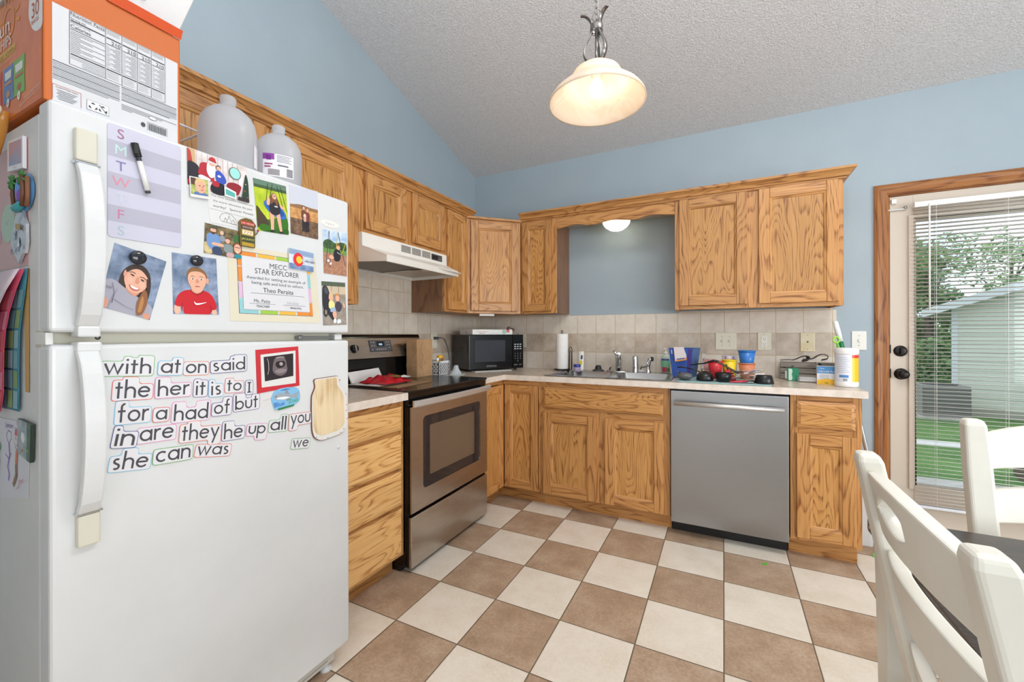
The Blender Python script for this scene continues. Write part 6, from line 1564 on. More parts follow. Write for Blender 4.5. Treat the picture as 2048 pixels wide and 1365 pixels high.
Ls = [('r', m_cloud('#3e3a2c', '#8d7d58', 70.0), 0, 0, 1, 1), ('s', m_cloud('#b9a06a', '#d8c79a', 90.), [(0, .0), (0, .42), (.16, .30), (.24, .0)]), ('s', '#3f6a3a', [(.72, .55), (.80, .86), (1, .80), (1, .5)]),
      ('s', '#6f93c4', [(.06, .30), (.05, .66), (.20, .74), (.40, .66), (.44, .34), (.34, .14), (.20, .14)]), ('s', '#3a4766', [(.20, .0), (.20, .28), (.44, .30), (.50, .0)]), ('s', SKIN, [(.18, .32), (.20, .42), (.52, .40), (.56, .30)]), ('e', SKIN, .215, .80, .075, .10), ('s', '#5a3b2b', [(.15, .78), (.17, .68), (.25, .67), (.29, .78), (.22, .74)]), ('s', '#4d5548', [(.13, .86), (.16, .97), (.28, .97), (.31, .86)]),
      ('e', '#d8b597', .44, .78, .052, .075), ('s', '#8d93a0', [(.38, .48), (.38, .68), (.50, .70), (.56, .50)]), ('e', SKIN, .60, .56, .065, .10), ('s', '#6c4f39', [(.54, .58), (.56, .68), (.66, .68), (.67, .58), (.60, .63)]), ('s', '#84908f', [(.48, .14), (.50, .42), (.62, .46), (.76, .38), (.74, .10)]), ('s', '#c9a0a4', [(.56, .0), (.58, .16), (.78, .16), (.80, .0)]),
      ('s', '#7a4b34', [(.76, .20), (.76, .52), (.88, .60), (1, .46), (1, .14)]), ('e', SKIN, .875, .34, .10, .17), ('l', '#2f2f33', [(.80, .38), (.86, .39), (.90, .38), (.96, .39)], .0016), ('s', '#f2e8e4', [(.83, .24), (.92, .24), (.88, .20)]), ('s', '#2c8a96', [(.78, .0), (.80, .16), (1, .14), (1, .0)])]
mb, xc, zc_ = sheet(FAM, Ls); magnet_obj(mb, 'photo_print', 'family photo of a bearded man, woman and two children before a stone wall', 'photo', xc, zc_, 'photos on the freezer door', x=FX + .0006)
# slot machine magnet
vg = thing('souvenir_magnet', 'gold slot machine souvenir magnet pinning the pencil note', 'magnet', (FX + .001, FY + .3946, 1.4979), R90)
o = MB(); o.prism(rounded([(-.020, -.041), (.022, -.041), (.022, .020), (.026, .022), (.023, .028), (.018, .034), (.012, .040), (-.006, .041), (-.018, .034), (-.024, .026)], .003), 'xz', -.006, 0, mat('#6f5d2c', .4, .4)); b = o.make('magnet_body', vg, .0012)
o = MB()
def rq(x0, z0, x1, z1, c, y=-.0063): o.poly([(x0, y, z0), (x1, y, z0), (x1, y, z1), (x0, y, z1)], mat(c, .4))
rq(-.019, .021, .019, .031, '#b9372e'); rq(-.018, .010, .018, .018, '#4a2b6a'); rq(-.016, -.008, .016, .007, '#cdb77a'); rq(-.014, -.005, -.005, .004, '#efe7c9', -.0066); rq(-.0045, -.005, .0045, .004, '#efe7c9', -.0066); rq(.005, -.005, .014, .004, '#efe7c9', -.0066); rq(-.018, -.026, .020, -.012, '#20402c'); rq(-.016, -.039, .018, -.029, '#b2912f')
o.text('LAS VEGAS', (0, -.0067, .0228), .0075, mat('#f3d7cc', .4), align='c'); o.text('WINNER', (0, -.0067, .0115), .0075, mat('#d9c25a', .4), align='c'); o.text('JACKPOT', (.001, -.0067, -.0225), .0088, mat('#e6cf57', .4), align='c'); o.text('777', (0, -.0069, -.0045), .010, mat('#a8322b', .4), align='c', width=.024)
o.make('printed_face', b)
o = MB(); o.tube([(.024, -.004, -.002), (.029, -.006, .006), (.030, -.006, .010)], .0014, mat('#7a6a3a', .3, .6), n=6); o.ball((.030, -.006, .012), .0032, mat('#b5303a', .3)); o.make('side_lever', vg)
SWING = [(.4137, 1.6631), (.5169, 1.6703), (.5269, 1.5194), (.4273, 1.5124)]
Ls = [('r', m_cloud('#9cb51e', '#c6d43a', 30.), 0, 0, 1, 1), ('r', '#5f7d6a', 0, .88, 1, 1), ('r', '#3e5a3a', 0, .84, 1, .90), ('s', '#37701e', [(0, 0), (0, .40), (.30, .22), (.60, .30), (1, .42), (1, 0)]), ('s', '#4b3d2c', [(0, .02), (.02, .52), (.14, .40), (.30, .28), (.42, .12), (.12, .16)]), ('s', '#2f5c1c', [(.1, 0), (.5, .06), (1, .12), (1, 0)]),
      ('l', '#26262a', [(.42, .96), (.34, .62)], .0013), ('l', '#26262a', [(.56, .96), (.44, .66)], .0013), ('l', '#26262a', [(.70, .96), (.86, .52)], .0013), ('l', '#26262a', [(.80, .96), (.98, .46)], .0013), ('e', '#2f6cc0', .60, .46, .36, .13, -18), ('e', '#234f98', .60, .48, .29, .095, -18),
      ('s', SKIN, [(.40, .42), (.42, .14), (.40, .02), (.50, .02), (.52, .18), (.56, .42)]), ('s', SKIN, [(.60, .42), (.66, .16), (.70, .02), (.78, .02), (.76, .20), (.74, .42)]), ('s', '#26262c', [(.40, .38), (.42, .64), (.54, .72), (.70, .70), (.78, .42), (.60, .34)]), ('s', SKIN, [(.32, .54), (.38, .72), (.46, .66), (.42, .52)]), ('s', SKIN, [(.72, .60), (.84, .56), (.92, .50), (.78, .50)]), ('s', '#7d5136', [(.46, .52), (.46, .72), (.54, .80), (.66, .78), (.70, .62), (.66, .50), (.58, .66)]), ('e', SKIN, .585, .725, .065, .055), ('e', '#2a2626', .585, .735, .045, .008), ('e', '#e9ecec', .62, .53, .06, .012), ('e', '#2c2c30', .45, .03, .06, .025), ('e', '#2c2c30', .74, .02, .06, .025)]
mb, xc, zc_ = sheet(SWING, Ls); magnet_obj(mb, 'photo_print', 'bright green photo of a girl sitting on a blue disc swing', 'photo', xc, zc_, 'photos on the freezer door')
FIELD = [(.5288, 1.6795), (.6325, 1.6888), (.634, 1.5265), (.533, 1.5263)]
Ls = [('r', '#c6cad6', 0, 0, 1, 1), ('r', m_cloud('#b07a48', '#d6a566', 60.), 0, .28, 1, .62), ('s', '#8e6a4a', [(0, .60), (.3, .65), (1, .60), (1, .55), (0, .56)]), ('r', m_cloud('#5a4436', '#8a6c52', 60.), 0, 0, 1, .34)] + person_layers(.47, .10, .54, '#4a3428', '#6e4436', '#26242a') + person_layers(.60, .10, .50, '#a8794e', '#7d3b34', '#26242a') + [('e', '#e4c8b4', .50, .42, .05, .05), ('s', '#c9a592', [(.44, .30), (.46, .42), (.54, .42), (.56, .30)])]
mb, xc, zc_ = sheet(FIELD, Ls); magnet_obj(mb, 'photo_print', 'photo of a family standing in a dry autumn field', 'photo', xc, zc_, 'photos on the freezer door')
BSW = [(.6519, 1.5659), (.7543, 1.5738), (.7545, 1.4162), (.6555, 1.4161)]
Ls = [('r', m_cloud('#8fb2d8', '#dbe6f0', 30.), 0, 0, 1, 1), ('s', m_cloud('#2f4a2c', '#4d6b3c', 60.), [(0, .56), (0, .74), (.25, .82), (.5, .70), (.75, .78), (1, .74), (1, .54)]), ('r', '#6a8f4a', 0, .48, 1, .58), ('r', m_cloud('#9c6f56', '#b98a70', 90.), 0, 0, 1, .48), ('l', '#3a4650', [(.10, .20), (.24, .98)], .0022), ('l', '#3a4650', [(.28, .16), (.26, .98)], .0018), ('l', '#2f363c', [(.62, .98), (.92, .24)], .0022), ('l', '#e0c93a', [(.60, .96), (.52, .52)], .0020), ('l', '#e0c93a', [(.95, .78), (.78, .50)], .0020),
      ('s', '#26282e', [(.40, .34), (.42, .56), (.60, .62), (.74, .52), (.70, .34), (.56, .30)]), ('e', SKIN, .62, .64, .075, .062), ('s', '#8c5a34', [(.55, .65), (.57, .72), (.68, .72), (.70, .64), (.62, .69)]), ('s', SKIN, [(.20, .36), (.28, .46), (.44, .40), (.40, .34)]), ('s', '#e8eaf0', [(.12, .30), (.20, .34), (.26, .30), (.18, .26)]), ('s', '#e8eaf0', [(.22, .24), (.30, .28), (.34, .24), (.26, .20)]), ('l', '#dfe3e8', [(.56, .52), (.70, .48)], .0018)]
mb, xc, zc_ = sheet(BSW, Ls); magnet_obj(mb, 'photo_print', 'photo of a small child on a playground swing by the freezer door edge', 'photo', xc, zc_, 'photos on the freezer door')
STR = [(.646, 1.3872), (.7463, 1.3925), (.7533, 1.2403), (.6524, 1.2358)]
Ls = [('r', m_cloud('#8c8378', '#a39a8e', 60.), 0, 0, 1, 1), ('r', '#c8b69c', 0, .72, 1, .92), ('r', '#55604e', 0, .90, 1, 1), ('l', '#4a4a4a', [(.40, 1), (.40, .80)], .0014), ('l', '#4a4a4a', [(.70, 1), (.70, .74)], .0014), ('s', '#2f3138', [(0, .40), (.02, .90), (.20, .92), (.34, .70), (.30, .40), (.60, .10), (.50, .04), (.20, .26)]), ('s', '#4b4f5c', [(.06, .82), (.16, .90), (.28, .74), (.16, .70)]),
      ('e', SKIN, .36, .64, .095, .085), ('s', '#d9bd86', [(.26, .66), (.30, .75), (.42, .75), (.46, .66), (.36, .71)]), ('s', '#e4dd94', [(.24, .38), (.26, .56), (.40, .58), (.52, .50), (.48, .36)]), ('s', '#9db6d6', [(.30, .30), (.32, .40), (.54, .42), (.56, .32)]), ('e', SKIN, .62, .63, .090, .082), ('s', '#c78f56', [(.52, .64), (.56, .74), (.70, .74), (.76, .60), (.70, .66), (.60, .70)]), ('s', '#4a4450', [(.50, .36), (.54, .54), (.72, .56), (.84, .44), (.70, .28)]), ('s', SKIN, [(.84, .56), (.92, .50), (.96, .40), (.86, .40)]), ('s', SKIN, [(.38, .26), (.44, .34), (.58, .30), (.54, .14), (.46, .14)]), ('s', '#e6ebf2', [(.40, .06), (.44, .16), (.56, .14), (.54, .04)]), ('s', '#dfe6ee', [(.56, .02), (.58, .14), (.72, .14), (.76, .06)]), ('e', '#2f2f34', .12, .30, .09, .10), ('e', '#8c8378', .12, .30, .05, .06)]
mb, xc, zc_ = sheet(STR, Ls); magnet_obj(mb, 'photo_print', 'photo of two fair-haired children in a black stroller', 'photo', xc, zc_, 'photos on the freezer door')
COLO = [(.5227, 1.4778), (.6107, 1.4754), (.6105, 1.4127), (.5225, 1.4141)]
Ls = [('r', '#8fa6c6', 0, .72, 1, 1), ('r', m_cloud('#dfe3ea', '#b7c0cf', 40.), 0, .28, 1, .72), ('r', m_cloud('#5f7ba8', '#93a7c6', 40.), 0, 0, 1, .28), ('l', '#7a86a0', [(0, .86), (1, .84)], .0008), ('l', '#7a86a0', [(0, .14), (1, .16)], .0008), ('e', '#d8343c', .36, .50, .205, .34), ('p', '#d3d9e2', [(.40, .50), (.66, .66), (.66, .34)]), ('e', '#f0c53a', .39, .50, .115, .19), ('t', '#4a5468', 'Colorado', .79, .44, .0125, 'c')]
mb, xc, zc_ = sheet(COLO, Ls, .0035, '#e4e6e8'); magnet_obj(mb, 'souvenir_magnet', 'blue striped state flag magnet with a red letter C holding the certificate', 'magnet', xc, zc_, x=FX + .004)
# round black magnets
for (xc, zc_, r_, lb) in ((.1429, 1.3852, .0158, 'glossy black round magnet on the tilted girl portrait'), (.265, 1.3972, .0140, 'glossy black round magnet on the red shirt portrait')):
    t_ = thing('round_magnet', lb, 'magnet', (FX + .0035, FY + xc, zc_), R90, 'round magnets')
    o = MB(); o.lathe([(r_ * .86, 0), (r_, .002), (r_, .005), (r_ * .95, .0065)], BLKM, n=26, axis='y'); o.make('magnet_ring', t_)
    o = MB(); o.lathe([(r_ * .95, .0065), (r_ * .75, .0085), (r_ * .4, .0098), (0, .0102)], mat('#2a2c31', .08), n=26, axis='y'); o.make('domed_face', t_)
# ultrasound photo in a red card
US = [(.4201, 1.16), (.5579, 1.1668), (.5622, 1.0402), (.4247, 1.0309)]
Ls = [('p', '#d9d8d5', [(.10, .88), (.925, .90), (.905, .08), (.10, .12)]), ('p', '#2c2428', [(.165, .82), (.865, .835), (.85, .27), (.175, .25)]), ('s', '#6f6266', [(.40, .80), (.66, .80), (.72, .40), (.55, .30), (.34, .42)]), ('s', '#241d20', [(.44, .68), (.66, .68), (.66, .54), (.50, .50), (.42, .58)]), ('s', '#a89a9c', [(.50, .62), (.56, .67), (.62, .60), (.56, .55)]), ('s', '#8d8083', [(.38, .46), (.52, .50), (.70, .46), (.64, .40), (.48, .38)]), ('l', '#c9bfc0', [(.24, .78), (.27, .68), (.27, .50), (.24, .40)], .0014), ('l', '#c9bfc0', [(.44, .765), (.54, .775), (.64, .77)], .0016)]
mb, xc, zc_ = sheet(US, Ls, .0015, '#c22f38'); magnet_obj(mb, 'ultrasound_photo', 'ultrasound photo mounted on a red card on the fridge door', 'photo', xc, zc_)
# shark magnet
sh = thing('souvenir_magnet', 'light blue cut-out shark aquarium magnet below the ultrasound photo', 'magnet', (FX, FY + .516, 1.0035), R90)
o = MB(); o.prism(rounded([(-.046, .018), (-.050, .006), (-.046, -.008), (-.038, -.030), (.0, -.028), (.030, -.022), (.046, -.012), (.048, .006), (.044, .024), (.030, .034), (.0, .036), (-.024, .034), (-.040, .028)], .006), 'xz', -.003, 0, mat('#7fb6dc', .35)); b = o.make('magnet_body', sh, .001)
o = MB()
def lay(pts, c, y): o.poly([(p[0], y, p[1]) for p in rounded(pts, .004, 3)], mat(c, .35))
lay([(-.046, .012), (-.03, .020), (-.005, .020), (.020, .010), (.044, .020), (.036, .006), (.040, -.004), (.018, .002), (-.010, -.002), (-.036, .002)], '#9aa4ad', -.0033); lay([(-.034, .003), (-.008, -.001), (.014, .003), (-.004, .008), (-.030, .008)], '#e3e8ea', -.0036); lay([(-.008, .018), (.0, .030), (.010, .014)], '#8b96a0', -.0037); lay([(-.004, .0), (.004, -.010), (.012, .003)], '#8b96a0', -.0037)
o.disc((-.035, -.0038, .012), .0016, BLKM, 'y', 10); lay([(-.024, .028), (-.004, .033), (.016, .029), (-.004, .027)], '#4d7fae', -.0034); lay([(-.030, -.026), (.026, -.020), (.026, -.026), (-.028, -.032)], '#2c7d4a', -.0034)
o.text('Blue', (-.040, -.0040, -.021), .020, mat('#2f6fbf', .35), u=(.995, 0, .1), w=(-.1, 0, .995)); o.text('Zoo', (.006, -.0040, -.016), .020, mat('#3fae6a', .35), u=(.995, 0, .1), w=(-.1, 0, .995)); o.make('printed_face', b)
PAP = [(.4370, 1.0205), (.4720, 1.028), (.4735, .990), (.4390, .985)]
mb, xc, zc_ = sheet(PAP, [('t', '#a8a9b3', 'hanpons', .5, .55, .0075, 'c'), ('l', '#b5b6bf', [(.1, .40), (.95, .44)], .0005), ('l', '#b5b6bf', [(.2, .2), (.95, .24)], .0005)], .0004, '#d8d6d4'); magnet_obj(mb, 'paper_scrap', 'small white scrap of paper with faint writing tucked behind the shark magnet', 'paper', xc, zc_, x=FX - .0001)
# wooden mason jar magnet
jq = [(.6109, 1.056), (.7135, 1.0596), (.7128, 1.0281), (.735, 1.004), (.7491, .9760), (.7516, .8750), (.741, .858), (.720, .849), (.6500, .8430), (.6314, .8458), (.612, .860), (.6046, .8835), (.6025, .960), (.6035, 1.0019), (.612, 1.018), (.6171, 1.030)]
jc = (.677, .95)
jt = thing('jar_shaped_board', 'light wooden mason jar shaped board with a white dotted border', 'board', (FX, FY + jc[0], jc[1]), R90)
pts = rounded([(p[0] - jc[0], p[1] - jc[1]) for p in jq], .010)
o = MB(); o.prism(pts, 'xz', -.005, 0, mat('#7a4a2e', .5), mat('#7a4a2e', .5)); b = o.make('board_edge', jt, .0008, 1)
def scaled(f, g=None): return [((p[0]) * f + .001, (p[1]) * (g or f) + (.0 if g is None else .0)) for p in pts]
o = MB(); o.poly([(p[0], -.0053, p[1]) for p in scaled(.985)], mat('#dcdad4', .4)); bw_ = o
for (a, c_) in ((.045, -.095), (.058, -.085), (-.01, -.102), (.069, -.02), (.071, .0), (.067, .04), (.072, -.05), (-.055, -.09), (.041, .093)): o.disc((a, -.0055, c_), .0022, mat('#c9565c' if a > 0 else '#6d8fc4', .4), 'y', 9)
o.make('dotted_border', b)
PLY = oak('z', 4.0, light='#e0cba8', mid='#d6bf99', dark='#c2a67c', name='pale_birch_plywood', rough=.55)
o = MB(); o.poly([(p[0] - .004, -.0058, p[1] + .006) for p in scaled(.87, .895)], PLY)
for z in (.068, .078, .086): o.poly([(-.042, -.006, z), (.028, -.006, z + .001), (.028, -.006, z + .002), (-.042, -.006, z + .001)], mat('#c9ad84', .5))
o.make('wood_face', b)

# ---------------------------------------------------------------- things on the side of the fridge (plane y = FY, facing the camera room)
SYD = FY + .004
def side_obj(mb, name, label, cat, xw, zw, off=0.0, group=None, bevel=0):
    o = mb.make(name, None, bevel, loc=(xw, SYD - off, zw)); return tag(o, label, cat, group)
def srect(x0, x1, z0, z1): return [(x0, z1), (x1, z1), (x1, z0), (x0, z0)]
Ls = [('e', '#b79ac9', .30, .80, .12, .10), ('e', '#9bbfb9', .86, .55, .10, .22), ('e', '#a9c5b0', .60, .38, .14, .16), ('s', '#8fb3bd', [(.80, .42), (.86, .74), (.95, .68), (.96, .46)]), ('s', '#c9a7b9', [(.1, .2), (.3, .4), (.5, .3), (.3, .1)]), ('t', '#6d5560', '+ Free', .80, .22, .021, 'c'), ('t', '#6d5560', 'the Sea', .74, .12, .019, 'c'), ('l', '#7d6570', [(.55, .40), (.58, .37), (.62, .41)], .0012)]
mb, xc, zc_ = sheet(srect(.38, .697, 1.357, 1.636), Ls, .0008, '#caa3a3'); side_obj(mb, 'wall_calendar', 'dusty pink wall calendar picture page on the fridge side', 'calendar', xc, zc_)
def page(label, edge, z0, z1, off, c1, squares):
    """a loose calendar page; edge lists how far its free edge reaches at equal steps down"""
    t_ = thing('calendar_page', label, 'calendar page', (0, SYD, 0), 0, None)
    n = len(edge) - 1; E = [(x, z1 + (z0 - z1) * k / n, off + off * 1.2 * sin(pi * k / n * .8)) for k, x in enumerate(edge)]
    o = MB(); vs = []
    for x, z, d in E: vs += [(.40, -off, z), (x - .045, -off - (d - off) * .5, z), (x, -d, z)]
    o.add(vs, [(i * 3 + j, i * 3 + j + 1, i * 3 + 4 + j, i * 3 + 3 + j) for i in range(n) for j in (0, 1)], mat(c1, .5), True); b = o.make('page_sheet', t_, solid=.0005)
    o = MB(); r_ = len(squares)
    for k in range(n - 1):
        for c in range(4):
            def pt(kk, s_):
                x, z, d = E[kk]; xx = x - .006 - s_ * .036
                f = max(0.0, 1 - (x - xx) / .045); return (xx, -off - (d - off) * (.5 + .5 * f) - .0011, z)
            a = [pt(k + 1, c), pt(k + 1, c + .88), pt(k + 2 if k + 2 <= n else n, c + .88), pt(k + 2 if k + 2 <= n else n, c)]
            a = [a[0], a[1], tuple(a[2][i] + (a[1][i] - a[2][i]) * .12 for i in range(3)), tuple(a[3][i] + (a[0][i] - a[3][i]) * .12 for i in range(3))]
            o.poly(a, mat(squares[(k + c * 2) % r_], .5))
    o.make('day_squares', b)
page('teal calendar page behind the red page on the fridge side', [.699, .690, .676, .664, .660, .658, .657, .652], 1.035, 1.350, .0028, '#3f7f93', ['#6fa3b0', '#7fa06a', '#86b4bd'])
page('red calendar page curling behind the white month grid', [.698, .660, .632, .614, .608, .606, .600, .572], 1.030, 1.349, .0075, '#cc4a68', ['#d06a86', '#d98aa2', '#d8606a'])
page('white calendar month grid with pastel squares hanging under the pink picture', [.697, .640, .602, .580, .572, .568, .566, .562], 1.036, 1.348, .0145, '#dcc9d2', ['#e3dfe9', '#dcd6e4', '#e6e2c8', '#dde6ea', '#e9dfe2'])
og = MB(); og.poly([(-.02, 0, .15), (.012, 0, .15), (.012, 0, -.12), (-.012, 0, -.12)], mat('#c49a52', .5)); side_obj(og, 'calendar_page', 'ochre back page of the calendar flat against the fridge side', 'calendar page', .688, 1.20, .0012)
Ls = [('p', m_cloud('#d88a8a', '#7fa3c4', 9.), [(.10, .16), (.92, .16), (.92, .92), (.10, .92)]), ('t', '#b9b6c0', 'colors', .5, .05, .008, 'c')]
mb, xc, zc_ = sheet([(-.047, .038), (.047, .032), (.047, -.038), (-.047, -.030)], Ls, .006, '#e9e8ee'); side_obj(mb, 'photo_magnet', 'white framed rainbow picture magnet on the pink calendar', 'magnet', .644, 1.606, .002)
pm = thing('souvenir_magnet', 'round beach magnet with two palm trees on the fridge side', 'magnet', (.683, SYD - .002, 1.516))
o = MB(); o.lathe([(0, .004), (.050, .004), (.054, .0)], mat('#4f86b8', .3), n=26, axis='y', sx=1.0, sy=.78); b = o.make('magnet_body', pm)
BRN = mat('#6e4630', .5)
for pts_, r_, m_ in (([(-.040, -.007, -.03), (-.043, -.009, .0), (-.034, -.009, .03)], .0035, BRN), ([(.020, -.010, -.034), (.034, -.012, -.01), (.032, -.012, .03)], .0042, BRN), ([(.036, -.007, -.036), (.046, -.008, -.01), (.044, -.008, .026)], .0040, mat('#8a5a3c', .5))):
    o = MB(); o.tube(pts_, r_, m_, n=8); o.make('palm_trunk', b)
o = MB(); GRN = mat('#3f7f3a', .45)
for cx in (-.034, .022):
    for k in range(7):
        q = radians(20 + k * 52); o.tube([(cx, -.010, .026), (cx + .020 * cos(q), -.012, .026 + .014 * sin(q)), (cx + .026 * cos(q), -.010, .024 + .016 * sin(q))], [.0036, .0030, .0008], GRN, n=5)
o.make('palm_leaves', b)
o = MB(); o.tube([(-.032, -.008, -.026), (-.01, -.011, -.036), (.016, -.010, -.030), (.026, -.009, -.022)], [.004, .009, .007, .002], mat('#3aa0a8', .25), n=8); o.ball((-.004, -.008, .004), (.014, .006, .024), mat('#5f8fd8', .25), 12, 8); o.ball((.004, -.010, -.010), (.010, .005, .014), mat('#7a4fa8', .25), 12, 8); o.make('dolphin_shape', b)
sm_ = thing('souvenir_magnet', 'jagged silver cut-out magnet with a gold badge on the fridge side', 'magnet', (.665, SYD - .002, 1.426))
o = MB(); r = random.Random(4)
pts = [((.050 + r.uniform(-.014, .010)) * cos(2 * pi * k / 15) * .95, (.056 + r.uniform(-.012, .010)) * sin(2 * pi * k / 15)) for k in range(15)]
o.prism(pts, 'xz', -.005, 0, mat('#d5d8de', .2, .6)); b = o.make('magnet_body', sm_)
o = MB()
for k in range(16):
    a0 = (r.uniform(-.03, .028), r.uniform(-.038, .036)); a1 = (a0[0] + r.uniform(-.02, .02), a0[1] + r.uniform(-.022, .022)); a2 = (a0[0] + r.uniform(-.012, .012), a0[1] + r.uniform(-.02, .02))
    o.poly([(p[0], -.0054 - k * .0001, p[1]) for p in (a0, a1, a2)], mat(['#8d96a3', '#f0f2f5', '#5d6674', '#b4bcc8'][k % 4], .15, .7))
o.poly([(-.01, -.008, .026), (.018, -.008, .018), (.016, -.008, .006), (-.012, -.008, .014)], mat('#b8902f', .3, .5)); o.make('faceted_relief', b)
tm = thing('souvenir_magnet', 'colourful totem shaped magnet at the top edge of the fridge side', 'magnet', (.585, SYD - .002, 1.662))
o = MB(); o.tube([(-.045, -.013, -.050), (-.02, -.013, -.018), (.008, -.013, .018), (.028, -.013, .044)], [.007, .009, .010, .007], mat('#c98a3c', .3), n=12, flat=.6); b = o.make('magnet_body', tm)
o = MB()
for k, c in enumerate(('#b8372f', '#6aa53c', '#d8c23a', '#b04a9a', '#5a86c4', '#e8e2d0')): q = k / 5; o.ball((-.043 + .070 * q, -.022, -.046 + .090 * q), (.009, .005, .010), mat(c, .3), 10, 6)
o.make('painted_relief', b)
Ls = [('l', '#6a3fa0', [(.55, .72), (.52, .80), (.56, .86), (.62, .84), (.63, .76), (.58, .70), (.55, .72)], .0022), ('l', '#8a5fc0', [(.58, .70), (.60, .54), (.56, .40), (.60, .30), (.58, .22)], .008), ('l', '#6a3fa0', [(.50, .56), (.58, .50), (.64, .58)], .002), ('e', '#e8d9d8', .76, .74, .055, .10), ('l', '#c9505a', [(.71, .72), (.72, .66), (.77, .63), (.81, .70), (.81, .80), (.74, .84), (.71, .76)], .002), ('p', '#d9534c', [(.70, .82), (.72, .92), (.75, .86), (.78, .93), (.80, .86), (.83, .90), (.82, .80)]), ('e', '#5a2f2a', .74, .76, .006, .008), ('e', '#5a2f2a', .785, .77, .006, .008), ('l', '#5a2f2a', [(.74, .69), (.77, .68), (.80, .71)], .0015), ('l', '#d9722f', [(.76, .62), (.75, .44)], .012), ('l', '#8a5a2f', [(.75, .44), (.76, .30), (.70, .16)], .011), ('l', '#3fa06a', [(.35, .60), (.38, .46), (.36, .30)], .008), ('e', '#7fcf8f', .36, .64, .05, .06), ('t', '#6a3fa0', 'Spencer', .60, .90, .016, 'c'), ('t', '#d9534c', 'Virgie', .80, .95, .015, 'c'), ('l', '#d9707a', [(.92, .26), (.88, .20), (.84, .24), (.82, .14), (.78, .12)], .002)]
mb, xc, zc_ = sheet([(.40, 1.008), (.705, 1.012), (.690, .85), (.40, .80)], Ls, .0006, '#d8d8e0')

side_obj(mb, 'child_drawing', 'crayon stick figure drawing on white paper on the fridge side', 'drawing', xc, zc_, .0007)
Ls = [('r', m_cloud('#7d8a92', '#a9b4b8', 40.), 0, 0, .72, 1), ('e', '#dfe3e4', .42, .55, .14, .14), ('s', '#c9682f', [(.30, .14), (.40, .26), (.46, .12)]), ('r', m_cloud('#2c4a2c', '#4a6b3a', 60.), .72, 0, 1, 1), ('l', '#9fc04a', [(.5, .30), (.9, .26)], .002)]
mb, xc, zc_ = sheet([(-.045, .046), (.036, .040), (.030, -.042), (-.045, -.030)], Ls, .006, '#2c3a30'); side_obj(mb, 'photo_magnet', 'dark green framed bird photo magnet holding the crayon drawing', 'magnet', .694, .978, .002)
# ================================================================ things on top of the fridge
FT = 1.690
ORG = mat('#c2611a', .5, name='orange_carton'); ORD = m_cloud('#cc5f1c', '#e07a2a', 9.0)
BXW, BXD, BXH = .243, .30, .273      # along the wall, into the wall, up
cx_ = thing('chip_carton', 'orange snack carton with a nutrition panel on top of the fridge', 'carton', (0.80, FY - .002, FT + .0008), R90)
# local frame: x towards the back wall, front face at y=0 facing the room, the advert side at x=0 facing the camera room
o = MB(); o.box(0, 0, 0, BXW, BXD, BXH, ORG); cb_ = o.make('carton_walls', cx_, .003, 2)
o = MB(); o.hexa([(.10, -.004, BXH - .002), (BXW, -.004, BXH - .002), (BXW, 0, BXH), (.10, 0, BXH), (.10, -.014, BXH + .018), (BXW, -.014, BXH + .018), (BXW, -.010, BXH + .018), (.10, -.010, BXH + .018)], mat('#d9531c', .45)); o.make('top_flap', cx_)
o = MB(); z9 = -.0008
def fq(x0, z0, x1, z1, c, y=-.0016): o.poly([(x0, y, z0 + z9), (x1, y, z0 + z9), (x1, y, z1 + z9), (x0, y, z1 + z9)], mat(c, .5))
fq(.0125, .002, .2368, .209, '#cfd0d3', -.0008)
K = '#33363c'
def fl_(x0, x1, z, w=.0007, c=K): fq(x0, z - w / 2, x1, z + w / 2, c)
for xx in (.0383, .0967, .1256, .1541, .1813, .2095): fq(xx - .0004, .094, xx + .0004, .2075, K)
fl_(.0383, .2095, .2075); fl_(.0383, .2095, .094)
o.text('Nutrition Facts', (.0400, -.0018, .2000 + z9), .0090, mat(K, .5), width=.055)
fl_(.0400, .0955, .1985, .0004); o.text('Serving size', (.0400, -.0018, .1915 + z9), .0052, mat(K, .5)); fl_(.0400, .0955, .1885, .0024); o.text('Amount per serving', (.0400, -.0018, .1835 + z9), .0038, mat(K, .5)); o.text('Calories', (.0400, -.0018, .1735 + z9), .0105, mat(K, .5), width=.032); fl_(.0400, .0955, .1705, .0012)
for k in range(13): fl_(.0400, .0955 - .02 * ((k * 7) % 3), .166 - k * .0037, .0010, '#7c8086')
fl_(.0400, .0955, .1168, .0024)
for k in range(5): fl_(.0400 + .018 * (k > 1), .0955, .112 - k * .0037, .0009, '#8c9096')
for xa, xb in ((.0967, .1256), (.1256, .1541), (.1541, .1813), (.1813, .2095)):
    for k in range(3): fl_(xa + .002, xb - .004, .2045 - k * .003, .0008, '#8c9096')
    fl_(xa + .0014, xb - .0014, .1885, .0024); o.text('210', (xb - .0025, -.0018, .1765 + z9), .0112, mat(K, .5), align='r'); fl_(xa + .0014, xb - .0014, .1745, .0012)
    for k in range(14): fl_(xb - .012 - .004 * ((k * 5) % 3), xb - .002, .170 - k * .0037, .0013, '#8c9096'); fl_(xa + .002, xa + .006 + .002 * (k % 3), .170 - k * .0037, .0011, '#a2a6ac')
    fl_(xa + .0014, xb - .0014, .1168, .0024)
    for k in range(4): fl_(xa + .002, xb - .006, .112 - k * .004, .0010, '#a2a6ac')
for k in range(11): fl_(.0132, .1215 - .02 * (k == 10), .0885 - k * .0037, .0017, '#9a9da3' if k % 4 else '#5c6066')
for k in range(9): fl_(.1248, .2340 - .015 * (k == 8), .0900 - k * .0037, .0017, '#9a9da3' if k % 4 else '#5c6066')
for k in range(4): fl_(.1248, .2340 - .03 * k, .0500 - k * .0036, .0015, '#8a8d93')
